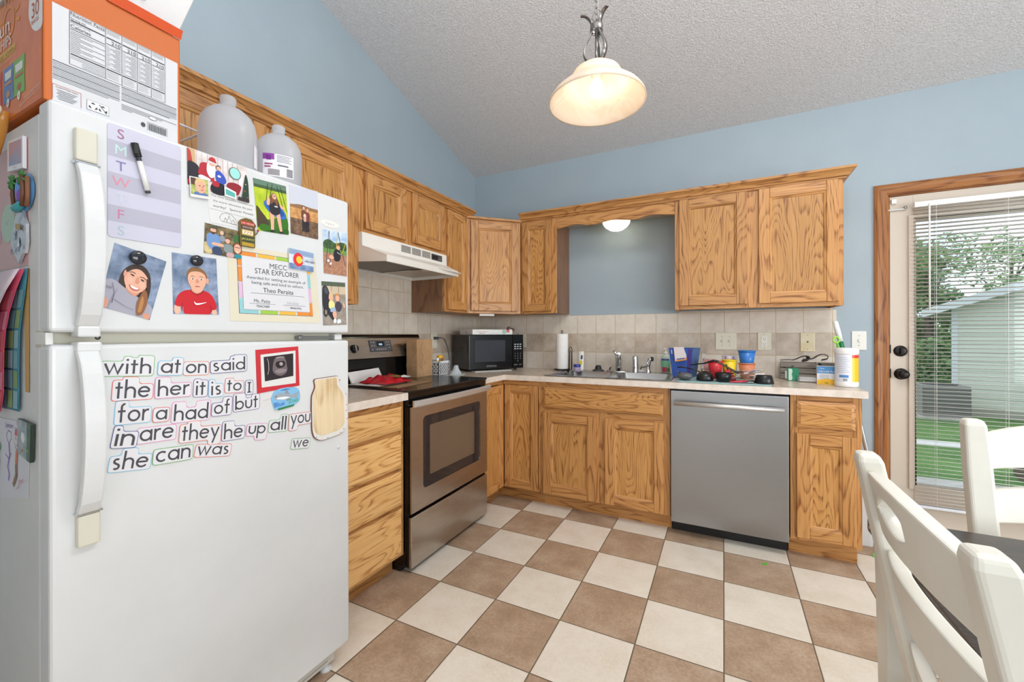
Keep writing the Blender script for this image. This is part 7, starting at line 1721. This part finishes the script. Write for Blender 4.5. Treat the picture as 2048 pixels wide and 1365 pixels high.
fl_(.0129, .0563, .039, .0007, '#b5402c'); fq(.0558, .008, .0564, .039, '#b5402c'); fq(.0126, .008, .0132, .039, '#b5402c'); o.text('GUARANTEED FRESH', (.0345, -.0018, .0335 + z9), .0040, mat('#8a4a42', .5), align='c', width=.034)
for k in range(6): fl_(.019 + .002 * (k % 2), .050 - .003 * (k % 3), .029 - k * .0036, .0014, '#7c8086')
fq(.0652, .0105, .1024, .0320, '#5a5e64'); fq(.0658, .0111, .1018, .0314, '#e4e5e8', -.0018); 
for cc in (.0755, .092):
    for k in range(3):
        q = radians(90 + 120 * k); a, b_ = cc + .0055 * cos(q), .0205 + .0055 * sin(q)
        pts = [(a + .0042 * cos(q + pi / 2), b_ + .0042 * sin(q + pi / 2)), (a + .0030 * cos(q), b_ + .0030 * sin(q)), (a - .0042 * cos(q + pi / 2), b_ - .0042 * sin(q + pi / 2)), (a - .0012 * cos(q), b_ - .0012 * sin(q))]
        o.poly([(p[0], -.0020, p[1] + z9) for p in pts], mat('#3a3d42', .5))
o.tube([(.0855, -.0022, .029 + z9), (.0985, -.0022, .013 + z9)], .0006, mat('#3a3d42', .5), n=5)
for k in range(30): fq(.1755 + k * .00121, .0115, .1755 + k * .00121 + (.0004, .0008, .0006)[k * 7 % 3], .0285, '#2f3236')
fl_(.1735, .2134, .0305, .0007); fq(.1733, .010, .1738, .0305, K); fq(.2131, .010, .2136, .0305, K)
o.disc((.1839, -.0018, .0432 + z9), .0085, mat('#3a3d42', .5), 'y', 20, .0042); o.disc((.1839, -.0020, .0432 + z9), .0075, mat('#e9eaec', .5), 'y', 20, .0033); fl_(.1775, .1903, .0432, .0022, '#4a4e54')
o.disc((.1650, -.0018, .0205 + z9), .0045, mat('#3a3d42', .5), 'y', 14, .0055); fl_(.1618, .1682, .0205, .002, '#e9eaec')
o.make('nutrition_panel', cb_)
# advert side, at local x = 0: y runs into the wall
o = MB()
def SQ(pts, c, out=.0008): o.poly([(-out, p[0], p[1]) for p in pts], ink(c))
def W(xw, zw): return (.80 - xw, min(zw, 1.961) - (FT + .0008))
SQ([(.0055, .003), (BXD - .003, .003), (BXD - .003, BXH - .003), (.0055, BXH - .003)], ORD, .0005)
n_ = 24
SQ(rounded([W(.800, 1.99), W(.800, 1.845), W(.79, 1.838), W(.768, 1.838), W(.742, 1.852), W(.722, 1.885), W(.728, 1.930), W(.752, 1.962)], .012), '#e3e2e2')
o.text('30', (-.0012, W(.7415, 1.873)[0], W(.7415, 1.873)[1]), .046, mat('#c4501c', .45), u=(0, -1, 0), width=.040); o.text('BAGS', (-.0012, W(.7400, 1.860)[0], W(.74, 1.860)[1]), .0125, mat('#c4501c', .45), u=(0, -1, 0), width=.040)
sc_ = W(.605, 1.912)
SUNY = mat('#e0912a', .45)
o.add([(-.0010, sc_[0] + r_ * cos(2 * pi * k / 30), sc_[1] + r_ * sin(2 * pi * k / 30)) for r_ in (.036, .030) for k in range(30)], [(k, (k + 1) % 30, 30 + (k + 1) % 30, 30 + k) for k in range(30)], SUNY)
for k in range(9):
    q = radians(-10 + 200 * k / 8); d0, d1 = .044, .066
    a = (cos(q), sin(q)); t2 = (-sin(q) * .003, cos(q) * .003)
    SQ([(sc_[0] - a[0] * d0 + t2[0], sc_[1] + a[1] * d0 + t2[1]), (sc_[0] - a[0] * d1 + t2[0] * 1.6, sc_[1] + a[1] * d1 + t2[1] * 1.6), (sc_[0] - a[0] * d1 - t2[0] * 1.6, sc_[1] + a[1] * d1 - t2[1] * 1.6), (sc_[0] - a[0] * d0 - t2[0], sc_[1] + a[1] * d0 - t2[1])], SUNY, .0010)
def st(body, xw, zw, size, c, width=None, slope=-.12):
    p = W(xw, zw); l = math.hypot(1, slope); o.text(body, (-.0016, p[0], p[1]), size, ink(c), u=(0, -1 / l, slope / l), w=(0, slope / l * -1 * -1, 1), width=width)
st('Sun', .515, 1.890, .050, '#ece7e4', .096, .02); st('CHIPS', .528, 1.860, .036, '#ece7e4', .092, .0)
SQ([W(.50, 1.838), W(.642, 1.838), W(.645, 1.854), W(.50, 1.856)], '#d9b22f'); st('WHOLE GRAIN', .505, 1.841, .0135, '#a85a1c', .132, .0)
st('MULTIGRAIN SNACKS', .545, 1.826, .0075, '#d9a58a', .08, .0)
def packet(x0, z0, x1, z1, c, c2, num):
    SQ(rounded([W(x0, z0), W((x0 + x1) / 2, z0 + .002), W(x1, z0), W(x1 - .003, (z0 + z1) / 2), W(x1, z1), W((x0 + x1) / 2, z1 - .002), W(x0, z1), W(x0 + .003, (z0 + z1) / 2)], .004), c, .0010)
    SQ([W(x0 + .012, z1 - .012), W(x1 - .012, z1 - .012), W(x1 - .014, z1 - .03), W(x0 + .014, z1 - .03)], '#e2e6e2', .0013); SQ([W(x0 + .010, z1 - .036), W(x1 - .010, z1 - .036), W(x1 - .012, z1 - .042), W(x0 + .012, z1 - .042)], c2, .0013)
    p = W((x0 + x1) / 2, z0 + .018); o.add([(-.0013, p[0] + .012 * cos(2 * pi * k / 14), p[1] + .008 * sin(2 * pi * k / 14)) for k in range(14)], [tuple(range(14))], ink(c2))
    p = W((x0 + x1) / 2, z0 - .002); o.add([(-.0016, p[0] + .009 * cos(2 * pi * k / 16), p[1] + .010 * sin(2 * pi * k / 16)) for k in range(16)], [tuple(range(16))], ink('#e9e6e2')); o.text(num, (-.0018, p[0], p[1] - .0045), .012, ink('#4a4a4a'), u=(0, -1, 0), align='c')
packet(.632, 1.733, .702, 1.815, '#6fae35', '#b5502c', '4'); packet(.566, 1.733, .632, 1.815, '#4a78b8', '#c98a3a', '6'); packet(.49, 1.733, .558, 1.815, '#c8352c', '#e0b23a', '8')
st('ORIGINAL BAKED THIS BOX', .700, 1.714, .0085, '#e0c4b0', .088, .10); st('MADE WITH WHOLE WHEAT CORN', .672, 1.703, .0085, '#e0c4b0', .115, .10)
o.make('advert_side', cb_)
o = MB(); WB = mat('#d6d5d4', .5, name='white_card')
b0 = [(0, .01, 0), (BXW, .01, 0), (BXW, BXD - .02, 0), (0, BXD - .02, 0)]
o.hexa(b0 + [(-.03, -.02, .20), (BXW + .058, -.02, .20), (BXW + .058, BXD + .02, .20), (-.03, BXD + .02, .20)], WB)
wt = thing('white_paper_box', 'flared white paper box standing on the orange snack carton', 'box', (0.80, FY - .002, FT + .0008 + BXH + .0192), R90)
o.make('box_walls', wt, .002); o = MB(); o.poly([(.160, .0005, .030), (.172, .0005, .030), (.166, .0, .036)], mat('#6a6a70', .5)); o.box(-.032, -.022, .2, BXW + .06, BXD + .022, .215, WB); o.make('box_lid', wt, .003)

# gallon jugs
MILK = bpy.data.materials.new('milky_jug_plastic'); MILK.use_nodes = True
_b = MILK.node_tree.nodes['Principled BSDF']; _b.inputs['Base Color'].default_value = hexc('#dfe3e7'); _b.inputs['Roughness'].default_value = .25
_tl = MILK.node_tree.nodes.new('ShaderNodeBsdfTranslucent'); _tl.inputs['Color'].default_value = hexc('#f4f7fa')
_tp = MILK.node_tree.nodes.new('ShaderNodeBsdfTransparent'); _m1 = MILK.node_tree.nodes.new('ShaderNodeMixShader'); _m2 = MILK.node_tree.nodes.new('ShaderNodeMixShader')
_m1.inputs[0].default_value = .55; _m2.inputs[0].default_value = .16
_l = MILK.node_tree.links; _l.new(_b.outputs[0], _m1.inputs[1]); _l.new(_tl.outputs[0], _m1.inputs[2]); _l.new(_m1.outputs[0], _m2.inputs[1]); _l.new(_tp.outputs[0], _m2.inputs[2]); _l.new(_m2.outputs[0], MILK.node_tree.nodes['Material Output'].inputs['Surface'])
def jug(label, x, y, sc, rz):
    t_ = thing('water_jug', label, 'jug', (x, y, FT - .012), rz, 'gallon jugs on the fridge')
    o = MB(); n = 32
    prof = [(.070, 0), (.075, .006), (.076, .02), (.0755, .075), (.0765, .13), (.0765, .16), (.072, .188), (.060, .212), (.042, .229), (.026, .238), (.0205, .243), (.0195, .250), (.0215, .254), (.0215, .268), (.0195, .271), (.0175, .270)]
    vs = []
    for k, (r_, z) in enumerate(prof):
        for j in range(n):
            q = 2 * pi * j / n
            sq = 1 + (.075 * abs(sin(2 * q)) ** 2 if z < .2 else .03 * (z < .235)) * (1 if r_ > .03 else 0)
            dent = 1.0
            if .10 < z < .232 and r_ > .03: dent = 1 - .16 * math.exp(-((q - pi) / .42) ** 2)     # hollow beside the grip
            vs.append((r_ * sc * sq * dent * cos(q), r_ * sc * sq * dent * sin(q), z * sc))
    m_ = len(prof)
    o.add(vs, [(i * n + j, i * n + (j + 1) % n, (i + 1) * n + (j + 1) % n, (i + 1) * n + j) for i in range(m_ - 1) for j in range(n)], MILK, True)
    o.poly(vs[:n], MILK); b = o.make('jug_body', t_)
    o = MB(); o.tube(spline([(-.030 * sc, 0, .226 * sc), (-.058 * sc, 0, .216 * sc), (-.076 * sc, 0, .185 * sc), (-.078 * sc, 0, .15 * sc), (-.068 * sc, 0, .118 * sc)]), .012 * sc, MILK, n=10); o.make('jug_grip', t_)
    return t_, b
j1, b1 = jug('larger empty translucent gallon jug standing nearer the orange carton', .645, -2.522, 1.03, radians(-30))
j2, b2 = jug('labelled translucent gallon jug standing on the far part of the fridge', .640, -2.350, .970, radians(-35))
def lab(parent, a0, a1, z0, z1, r_, c, n=8):
    o = MB(); vs = []
    for k in range(n + 1):
        q = radians(a0 + (a1 - a0) * k / n); sq = 1 + .075 * sin(2 * q) ** 2; vs += [(r_ * sq * cos(q), r_ * sq * sin(q), z0), (r_ * sq * cos(q), r_ * sq * sin(q), z1)]
    o.add(vs, [(2 * k, 2 * k + 2, 2 * k + 3, 2 * k + 1) for k in range(n)], ink(c), True); return o
# label turned to face the camera: local angle of the room side minus the jug's own turn
A0 = -7
R2 = .0768 * .970
o = lab(b2, A0 - 28, A0 + 42, .062, .138, R2, '#e8e6ea')
def labq(a0, a1, z0, z1, c, r_=R2 + .0004, n=4):
    vs = []
    for k in range(n + 1):
        q = radians(a0 + (a1 - a0) * k / n); sq = 1 + .075 * sin(2 * q) ** 2; vs += [(r_ * sq * cos(q), r_ * sq * sin(q), z0), (r_ * sq * cos(q), r_ * sq * sin(q), z1)]
    o.add(vs, [(2 * k, 2 * k + 2, 2 * k + 3, 2 * k + 1) for k in range(n)], ink(c), True)
labq(A0 - 28, A0 - 2, .118, .138, '#8e3d9c'); labq(A0 - 20, A0 - 9, .116, .132, '#6d2880', R2 + .0007); labq(A0 - 24, A0 - 6, .100, .105, '#a04a72'); labq(A0 - 24, A0 - 10, .091, .096, '#a04a72'); labq(A0 + 6, A0 + 30, .098, .103, '#6a6a72'); labq(A0 - 16, A0 + 10, .066, .086, '#9a9496')
for k in range(5): labq(A0 + 4, A0 + 38 - 5 * (k % 2), .132 - k * .005, .134 - k * .005, '#8a8a94')
for k in range(8): labq(A0 + 26, A0 + 40, .066 + k * .0035, .0682 + k * .0035, '#4a4a52')
for body, aa, zz, sz in (("Parent's Choice", A0 - 15, .1225, .0052), ('Distilled', A0 - 15, .1000, .0070), ('Water', A0 - 17, .0905, .0070), ('1 GALLON', A0 + 17, .0985, .0062)): pass
o.make('paper_label', b2)
A1 = 46
o = lab(b1, A1 + 8, A1 + 30, .055, .125, .0768 * 1.03, '#ece6ea'); R2 = .0768 * 1.03
labq(A1 + 8, A1 + 30, .105, .125, '#a85aa8'); labq(A1 + 10, A1 + 26, .075, .098, '#e0a3b5'); o.make('paper_label', b1)
# white wire rack and purple box behind the jugs
wr = thing('wire_rack', 'white coated wire rack standing behind the orange carton', 'rack', (.37, -2.635, FT - .012))
WW = mat('#eeeef0', .3, name='white_coated_wire')
o = MB()
for z, yy in ((.03, .10), (.135, .115), (.205, .12)): o.tube(spline([(.11, -yy, z), (.13, -yy * .4, z - .006), (.13, yy * .4, z - .006), (.11, yy, z)]), .0036, WW, n=8); o.tube([(.11, -yy, z), (-.10, -yy, z), (-.10, yy, z), (.11, yy, z)], .0036, WW, n=8)
o.make('wire_hoops', wr)
for k in range(9):
    y = -.096 + k * .024
    o = MB(); o.tube([(.127, y, .002), (.127, y, .13)], .0022, WW, n=6); o.make('wire_upright', wr)
pb_ = thing('purple_box', 'purple and blue carton tucked between the two water jugs', 'box', (.44, -2.30, FT - .012))
o = MB(); o.box(-.06, -.05, 0, .06, .05, .225, mat('#3f3a9c', .4)); b = o.make('carton', pb_, .001); o = MB(); o.box(.0602, -.048, .150, .061, .048, .215, mat('#5a3fb0', .4)); o.box(.061, -.04, .160, .0615, .04, .166, mat('#b9b6e0', .5)); o.box(.061, -.04, .184, .0615, .03, .190, mat('#b9b6e0', .5)); o.make('printed_band', b)
# ================================================================ dining table, chairs, mop corner
CHW = speckle('worn_white_chair_paint', '#dad6c9', '#e3e0d5', 5.0, .35, 5.0)
TOPD = oak('x', 5.0, light='#3a2f28', mid='#2f2620', dark='#221b17', name='dark_walnut_table_top', rough=.22)
TX0, TX1, TY0, TY1 = 2.352, 3.35, -3.35, -2.010
tb_ = thing('dining_table', 'dining table with dark walnut top and white legs', 'table', (2.85, -2.68, 0))
o = MB(); pts = rounded([(TX0 - 2.85, TY0 + 2.68), (TX1 - 2.85, TY0 + 2.68), (TX1 - 2.85, TY1 + 2.68), (TX0 - 2.85, TY1 + 2.68)], .018); o.prism(pts, 'xy', .730, .762, TOPD); o.make('table_top', tb_, .006, 3)
o = MB(); a, b_ = TX0 - 2.85 + .05, TX1 - 2.85 - .05; c_, d_ = TY0 + 2.68 + .05, TY1 + 2.68 - .05
o.box(a, c_, .63, b_, c_ + .022, .73, CHW); o.box(a, d_ - .022, .63, b_, d_, .73, CHW); o.box(a, c_, .63, a + .022, d_, .73, CHW); o.box(b_ - .022, c_, .63, b_, d_, .73, CHW); o.make('apron', tb_, .002)
for x in (TX0 - 2.85 + .012, TX1 - 2.85 - .092):
    for y in (TY0 + 2.68 + .012, TY1 + 2.68 - .092):
        o = MB(); o.hexa([(x + .012, y + .012, 0), (x + .068, y + .012, 0), (x + .068, y + .068, 0), (x + .012, y + .068, 0), (x, y, .73), (x + .08, y, .73), (x + .08, y + .08, .73), (x, y + .08, .73)], CHW); o.make('leg', tb_, .004)
o = MB(); o.lathe([(0, .003), (.004, .003), (.004, 0)], mat('#d9b25a', .3, .8), n=10, c=(TX0 - 2.85 - .001, 0, 0), axis='y') if False else o.ball((TX0 - 2.85 + .001, TY1 + 2.68 - .030, .745), (.0025, .004, .004), mat('#e0c07a', .35, .7)); o.make('corner_pin', tb_)

def ladder_chair(name, label, loc, rz):
    """seat towards +x of its own frame, back at x=0 leaning towards -x; width along y"""
    t_ = thing(name, label, 'chair', loc, rz, 'white ladder-back dining chairs')
    HW_ = .1965
    def lean(z): return -.10 * max(0, (z - .46) / .525)
    for s_ in (-1, 1):
        o = MB(); vs = []
        for z in (0, .25, .46, .60, .74, .86, .970, .985):
            w = .024 - .003 * (z > .93); dpt = .021 if z < .5 else .019
            if z == .985: w -= .004; dpt -= .004
            cxx = lean(z) + .018 - (.03 * (1 - z / .46) if z < .46 else 0)
            vs += [(cxx - dpt, s_ * HW_ - w, z), (cxx + dpt, s_ * HW_ - w, z), (cxx + dpt, s_ * HW_ + w, z), (cxx - dpt, s_ * HW_ + w, z)]
        m_ = len(vs) // 4; fs = [(0, 3, 2, 1), tuple(m_ * 4 - 4 + k for k in range(4))]
        for i in range(m_ - 1):
            for k in range(4): fs.append((i * 4 + k, i * 4 + (k + 1) % 4, i * 4 + 4 + (k + 1) % 4, i * 4 + 4 + k))
        o.add(vs, fs, CHW); o.make('back_post', t_, .007, 3, ang=50)
    def rail(z0, z1, dip, bow, hole=None, th=.022):
        o = MB(); n = 96; ya, yb = -HW_ + .018, HW_ - .018
        def X(t, z): return lean(z) + .012 - bow * 4 * t * (1 - t)
        cols = []
        for k in range(n + 1):
            t = k / n; y = ya + (yb - ya) * t; q = 4 * t * (1 - t)
            cols.append((t, y, z0 + dip * .4 * q, z1 - dip * (1 - q)))
        def quadstrip(fa, fb):
            """solid strip between two height functions"""
            for k in range(n):
                (t, y, *_), (t2, y2, *_2) = cols[k], cols[k + 1]
                a0, a1, b0, b1 = fa(k), fb(k), fa(k + 1), fb(k + 1)
                if a1 - a0 < 1e-5 and b1 - b0 < 1e-5: continue
                v = [(X(t, a0), y, a0), (X(t2, b0), y2, b0), (X(t2, b1), y2, b1), (X(t, a1), y, a1)]
                v2 = [(p[0] + th, p[1], p[2]) for p in v]
                o.add(v + v2, [(0, 1, 2, 3), (7, 6, 5, 4), (0, 4, 5, 1), (3, 2, 6, 7)], CHW, False)
        lo = lambda k: cols[k][2]; hi = lambda k: cols[k][3]
        if hole:
            hy, hz, ry, rz_ = hole
            def hl(k, s_):
                u = (cols[k][1] - hy) / ry
                return hz + s_ * rz_ * math.sqrt(max(0, 1 - u * u))
            inside = [abs((c[1] - hy) / ry) < 1.0 for c in cols]
            mid = lambda k: hz
            quadstrip(lo, lambda k: hl(k, -1) if inside[k] else hz); quadstrip(lambda k: hl(k, 1) if inside[k] else hz, hi)
        else: quadstrip(lo, hi)
        return o
    rail(.868, .982, .030, .026, (0, .934, .052, .022)).make('top_rail', t_, .004, 2, ang=60)
    rail(.745, .835, .016, .026).make('back_slat', t_, .003, 2, ang=60)
    rail(.600, .678, .010, .024).make('back_slat', t_, .003, 2, ang=60)
    o = MB(); o.prism(rounded([(.0, -.19), (.40, -.205), (.40, .205), (.0, .19)], .025), 'xy', .44, .468, CHW); o.make('seat', t_, .006, 3)
    for s_ in (-1, 1):
        o = MB(); o.hexa([(.355, s_ * .175 - .017, 0), (.389, s_ * .175 - .017, 0), (.389, s_ * .175 + .017, 0), (.355, s_ * .175 + .017, 0), (.350, s_ * .175 - .022, .44), (.394, s_ * .175 - .022, .44), (.394, s_ * .175 + .022, .44), (.350, s_ * .175 + .022, .44)], CHW); o.make('front_leg', t_, .004)
        o = MB(); o.box(.01, s_ * .18 - .010, .18, .37, s_ * .18 + .010, .21, CHW); o.make('stretcher', t_, .003)
    o = MB(); o.box(.02, -.18, .38, .38, -.16, .44, CHW); o.box(.02, .16, .38, .38, .18, .44, CHW); o.box(.355, -.17, .38, .375, .17, .44, CHW); o.make('seat_apron', t_, .002)
    return t_
ch = ladder_chair('dining_chair', 'white ladder-back dining chair pushed in at the near table side, seen from behind', (2.363, -2.513, 0), 0)
clone(ch, (2.810, -1.897, 0), radians(-90), 'white ladder-back dining chair at the table side facing the patio door blind')

# ---------------------------------------------------------------- corner behind the end cabinet
tr = thing('trash_bin', 'white plastic bin standing between the end cabinet and the patio door', 'bin', (2.757, -.185, 0))
WBN = mat('#e8eaee', .3, name='white_bin_plastic')
o = MB(); n = 5
q0 = rrect(-.042, .042, -.105, .105, .02); q1 = rrect(-.050, .050, -.118, .118, .022); m_ = len(q0)
o.add([(p[0], p[1], .0) for p in q0] + [(p[0] * 1.01, p[1] * 1.01, .045) for p in q0] + [(p[0], p[1], .285) for p in q1], [(i + r_ * m_, (i + 1) % m_ + r_ * m_, (i + 1) % m_ + (r_ + 1) * m_, i + (r_ + 1) * m_) for r_ in (0, 1) for i in range(m_)], WBN); o.poly([(p[0], p[1], 0) for p in q0], WBN); o.make('bin_body', tr, .003, 2, ang=40)
o = MB(); o.prism(rrect(-.054, .054, -.122, .122, .024), 'xy', .285, .315, WBN); o.make('bin_lid', tr, .008, 3)
o = MB(); o.ball((-.046, -.118, .255), (.012, .012, .016), mat('#1f7a3a', .4)); o.make('side_latch', tr)
mp = thing('mop', 'mop with a grey metal pole leaning behind the end cabinet and a green head', 'mop', (2.80, -.40, 0))
o = MB(); o.tube([(.053, .035, .03), (-.020, .035, .40), (-.0445, .036, .525), (-.078, .037, .70), (-.106, .038, .845)], .0105, mat('#b9bbbd', .3, .6, name='grey_metal_pole'), n=12); o.tube([(-.020, .035, .40), (-.031, .0355, .455)], .013, mat('#d5d8da', .3, .3), n=12); o.make('pole', mp)
o = MB(); o.prism(rounded([(-.045, -.02), (.16, -.075), (.18, -.01), (-.01, .045)], .015), 'xy', .0, .014, mat('#7fd06a', .5)); o.make('mop_pad', mp, .003)
o = MB(); o.prism(rounded([(-.028, -.015), (.15, -.064), (.165, -.012), (-.003, .032)], .012), 'xy', .014, .024, mat('#1f9a3a', .45)); o.tube([(.055, .0, .02), (.053, .033, .06)], .014, mat('#1f9a3a', .45), n=10); o.make('mop_head', mp, .002)
o = MB(); o.prism([(.012 * cos(2 * pi * k / 9) * (1 + .3 * (k % 2)), .010 * sin(2 * pi * k / 9) * (1 + .4 * (k % 3 == 0))) for k in range(9)], 'xy', 0, .0015, mat('#5fc22f', .6)); tag(o.make('paper_scrap', loc=(2.237, -.756, .0003)), 'tiny bright green scrap lying on a brown floor tile', 'scrap')
# ================================================================ the yard beyond the patio door
GZ = -0.63
def m_lawn():
    s = NT('mown_lawn'); v = s.obj()
    n = s.n('TexNoise', Scale=1.6, Detail=8.0, Roughness=.7); s.i(n, 'Vector', v)
    n2 = s.n('TexNoise', Scale=40.0, Detail=4.0); s.i(n2, 'Vector', v)
    f = s.math('ADD', s.math('MULTIPLY', n.outputs['Fac'], .55), s.math('MULTIPLY', n2.outputs['Fac'], .45))
    s.i(s.b, 'Base Color', s.ramp(f, [(.35, '#3f6a2c'), (.5, '#5d8a3e'), (.66, '#83a85a')])); s.b.inputs['Roughness'].default_value = .9
    s.bump(n2.outputs['Fac'], .8, .05)
    return s.m
o = MB(); o.box(-6, .14, GZ - .2, 34, 45, GZ, m_lawn()); lw = o.make('lawn_ground'); struct(lw)
CONC = speckle('grey_concrete', '#a7a39c', '#c2beb6', 6.0, .9)
o = MB(); o.box(2.0, .121, GZ, 9.0, 3.6, GZ + .06, CONC); struct(o.make('patio_slab_ground'))
o = MB(); o.box(2.4, .1205, GZ + .06, 4.4, 1.3, -.16, CONC); struct(o.make('step_slab_ground'))
o = MB(); o.box(1.0, 5.85, GZ, 16, 6.25, GZ + .02, speckle('pale_concrete', '#cfccc5', '#dedbd4', 6.0, .9)); struct(o.make('concrete_path_ground'))
def m_siding():
    s = NT('pale_lap_siding'); tc = s.t.nodes.new('ShaderNodeTexCoord'); sp = s.t.nodes.new('ShaderNodeSeparateXYZ'); s.i(sp, 0, tc.outputs['Object'])
    f = s.math('FRACT', s.math('DIVIDE', sp.outputs[2], .20))
    s.i(s.b, 'Base Color', s.ramp(f, [(0.0, '#c9cbbb'), (.04, '#d4d6c6'), (.93, '#dcddd0'), (.97, '#a3a496')])); s.b.inputs['Roughness'].default_value = .6
    s.bump(s.math('SUBTRACT', 1.0, f), .5, .02)
    return s.m
SID = m_siding(); WTR = mat('#dcdfe2', .5)
GX, GY = 6.70, 9.7
gr = thing('garage', 'pale green sided garage with a white gable edge in the yard', 'garage', (GX, GY, GZ), radians(-24))
o = MB(); hw = 3.6; eave = 2.40; pk_ = eave + hw * .36
o.prism([(0, 0), (2 * hw, 0), (2 * hw, eave), (hw, pk_), (0, eave)], 'xz', 0, .1, SID); o.box(0, .1, 0, .1, 7, eave, SID); o.make('siding_wall', gr)
o = MB(); th = math.atan2(pk_ - eave, hw)
for s_ in (0, 1):
    def X(x): return x if not s_ else 2 * hw - x
    o.hexa([(X(-.45), -.30, eave - .16), (X(hw), -.30, pk_), (X(hw), 7.2, pk_), (X(-.45), 7.2, eave - .16), (X(-.45), -.30, eave - .06), (X(hw), -.30, pk_ + .10), (X(hw), 7.2, pk_ + .10), (X(-.45), 7.2, eave - .06)], speckle('grey_roof_shingle', '#8f8d89', '#aaa8a3', 12.0, .9) if not s_ else bpy.data.materials['grey_roof_shingle'])
o.make('roof', gr)
o = MB()
for s_ in (0, 1):
    def X(x): return x if not s_ else 2 * hw - x
    o.hexa([(X(-.47), -.34, eave - .20), (X(hw), -.34, pk_ - .04), (X(hw), -.30, pk_ - .04), (X(-.47), -.30, eave - .20), (X(-.47), -.34, eave - .02), (X(hw), -.34, pk_ + .14), (X(hw), -.30, pk_ + .14), (X(-.47), -.30, eave - .02)], WTR)
o.box(-.02, -.02, 0, .08, 0, eave, WTR); o.make('gable_trim', gr)
o = MB(); o.box(.02, -.03, 0, 2 * hw, 0, .18, mat('#b3aea2', .8)); o.make('footing_course', gr)
ac = thing('air_conditioner', 'grey air conditioner unit on a pad beside the garage corner', 'air conditioner', (6.25, 9.1, GZ))
o = MB(); o.box(-.45, -.45, 0, .45, .45, .06, CONC); o.make('pad', ac)
o = MB(); o.box(-.38, -.38, .06, .38, .38, .72, mat('#8d8a86', .6)); 
for k in range(14): o.box(-.385, -.39, .12 + k * .04, .385, -.38, .135 + k * .04, mat('#55534f', .6))
o.make('housing', ac, .01); o = MB(); o.lathe([(.30, .72), (.30, .74), (.02, .76), (0, .76)], mat('#4a4845', .6), n=24); o.make('fan_grille', ac)
# trees: clumps of leaves on a trunk
def m_leaf(c1, c2, nm):
    s = NT(nm); oi = s.t.nodes.new('ShaderNodeTexCoord'); n = s.n('TexNoise', Scale=2.2, Detail=4.0); s.i(n, 'Vector', oi.outputs['Object'])
    s.i(s.b, 'Base Color', s.ramp(n.outputs['Fac'], [(.35, c1), (.62, c2)])); s.b.inputs['Roughness'].default_value = .6
    return s.m
LF = [m_leaf('#4d7040', '#86ab64', 'tree_leaves_mid'), m_leaf('#3c5c34', '#6d9154', 'tree_leaves_dark'), m_leaf('#6a8f50', '#a9c781', 'tree_leaves_pale')]
BARK = speckle('grey_bark', '#4a4038', '#6d6155', 14.0, .9)
def tree(label, x, y, h, crown_r, kind, seed, n=1500, base=.25):
    r = random.Random(seed); t_ = thing('leafy_tree', label, 'tree', (x, y, GZ), 0, 'trees beyond the yard')
    o = MB(); o.tube([(0, 0, 0), (.05, 0, h * .3), (-.05, .05, h * .6), (0, 0, h * .8)], [.16, .13, .09, .04], BARK, n=9)
    for k in range(5):
        q = r.uniform(0, 6.28); o.tube([(0, 0, h * (.3 + .08 * k)), (cos(q) * crown_r * .6, sin(q) * crown_r * .6, h * (.5 + .08 * k))], [.06, .02], BARK, n=6)
    o.make('trunk', t_)
    clumps = [(r.uniform(-1, 1) * crown_r * .75, r.uniform(-1, 1) * crown_r * .75, h * r.uniform(base, .92), crown_r * r.uniform(.28, .5)) for _ in range(22)]
    o = MB(); vs = []; fs = []
    for _ in range(n):
        cx, cy, cz, cr = r.choice(clumps); d = Vector((r.gauss(0, 1), r.gauss(0, 1), r.gauss(0, 1))).normalized() * cr * r.uniform(.6, 1.05)
        p = Vector((cx, cy, cz)) + d; a = Vector((r.gauss(0, 1), r.gauss(0, 1), r.gauss(0, .6))).normalized(); b = a.orthogonal().normalized(); L_ = r.uniform(.07, .15)
        i = len(vs); vs += [p - a * L_, p + b * L_ * .45, p + a * L_, p - b * L_ * .45]; fs.append((i, i + 1, i + 2, i + 3))
    o.add(vs, fs, LF[kind]); o.make('foliage', t_)
tree('dark green tree rising just behind the garage corner', 9.2, 18.7, 5.6, 1.4, 0, 1, 5200, .0)
tree('mid green tree standing behind the dark tree at the garage corner', 10.6, 23.2, 6.3, 1.6, 2, 2, 4600, .02)
tree('pale leafy tree showing above the garage roof', 13.4, 20.6, 6.0, 1.6, 2, 3, 3200, .2)
tree('dark leafy tree far behind the garage roof', 14.9, 26.5, 7.2, 1.9, 0, 4, 2200, .2)
tree('broad dark tree at the back of the yard', 10.6, 28.6, 6.8, 2.0, 1, 5, 3600, .0)
pp = thing('garden_planter', 'dark brown planter box with a bright green plant at the patio edge', 'planter', (6.05, 4.15, GZ), radians(-10))
o = MB(); o.box(-.7, -.2, 0, .7, .2, .34, mat('#5b4636', .7)); o.make('planter_box', pp, .01)
o = MB(); r = random.Random(9); vs = []; fs = []
for _ in range(160):
    p = Vector((r.uniform(-.45, .0), r.uniform(-.15, .15), .34)); d = Vector((r.gauss(0, .5), r.gauss(0, .5), 1)).normalized() * r.uniform(.10, .24); s_ = d.orthogonal().normalized() * .018
    i = len(vs); vs += [p - s_, p + s_, p + d]; fs.append((i, i + 1, i + 2))
o.add(vs, fs, mat('#6fb04a', .6)); o.make('plant_leaves', pp)
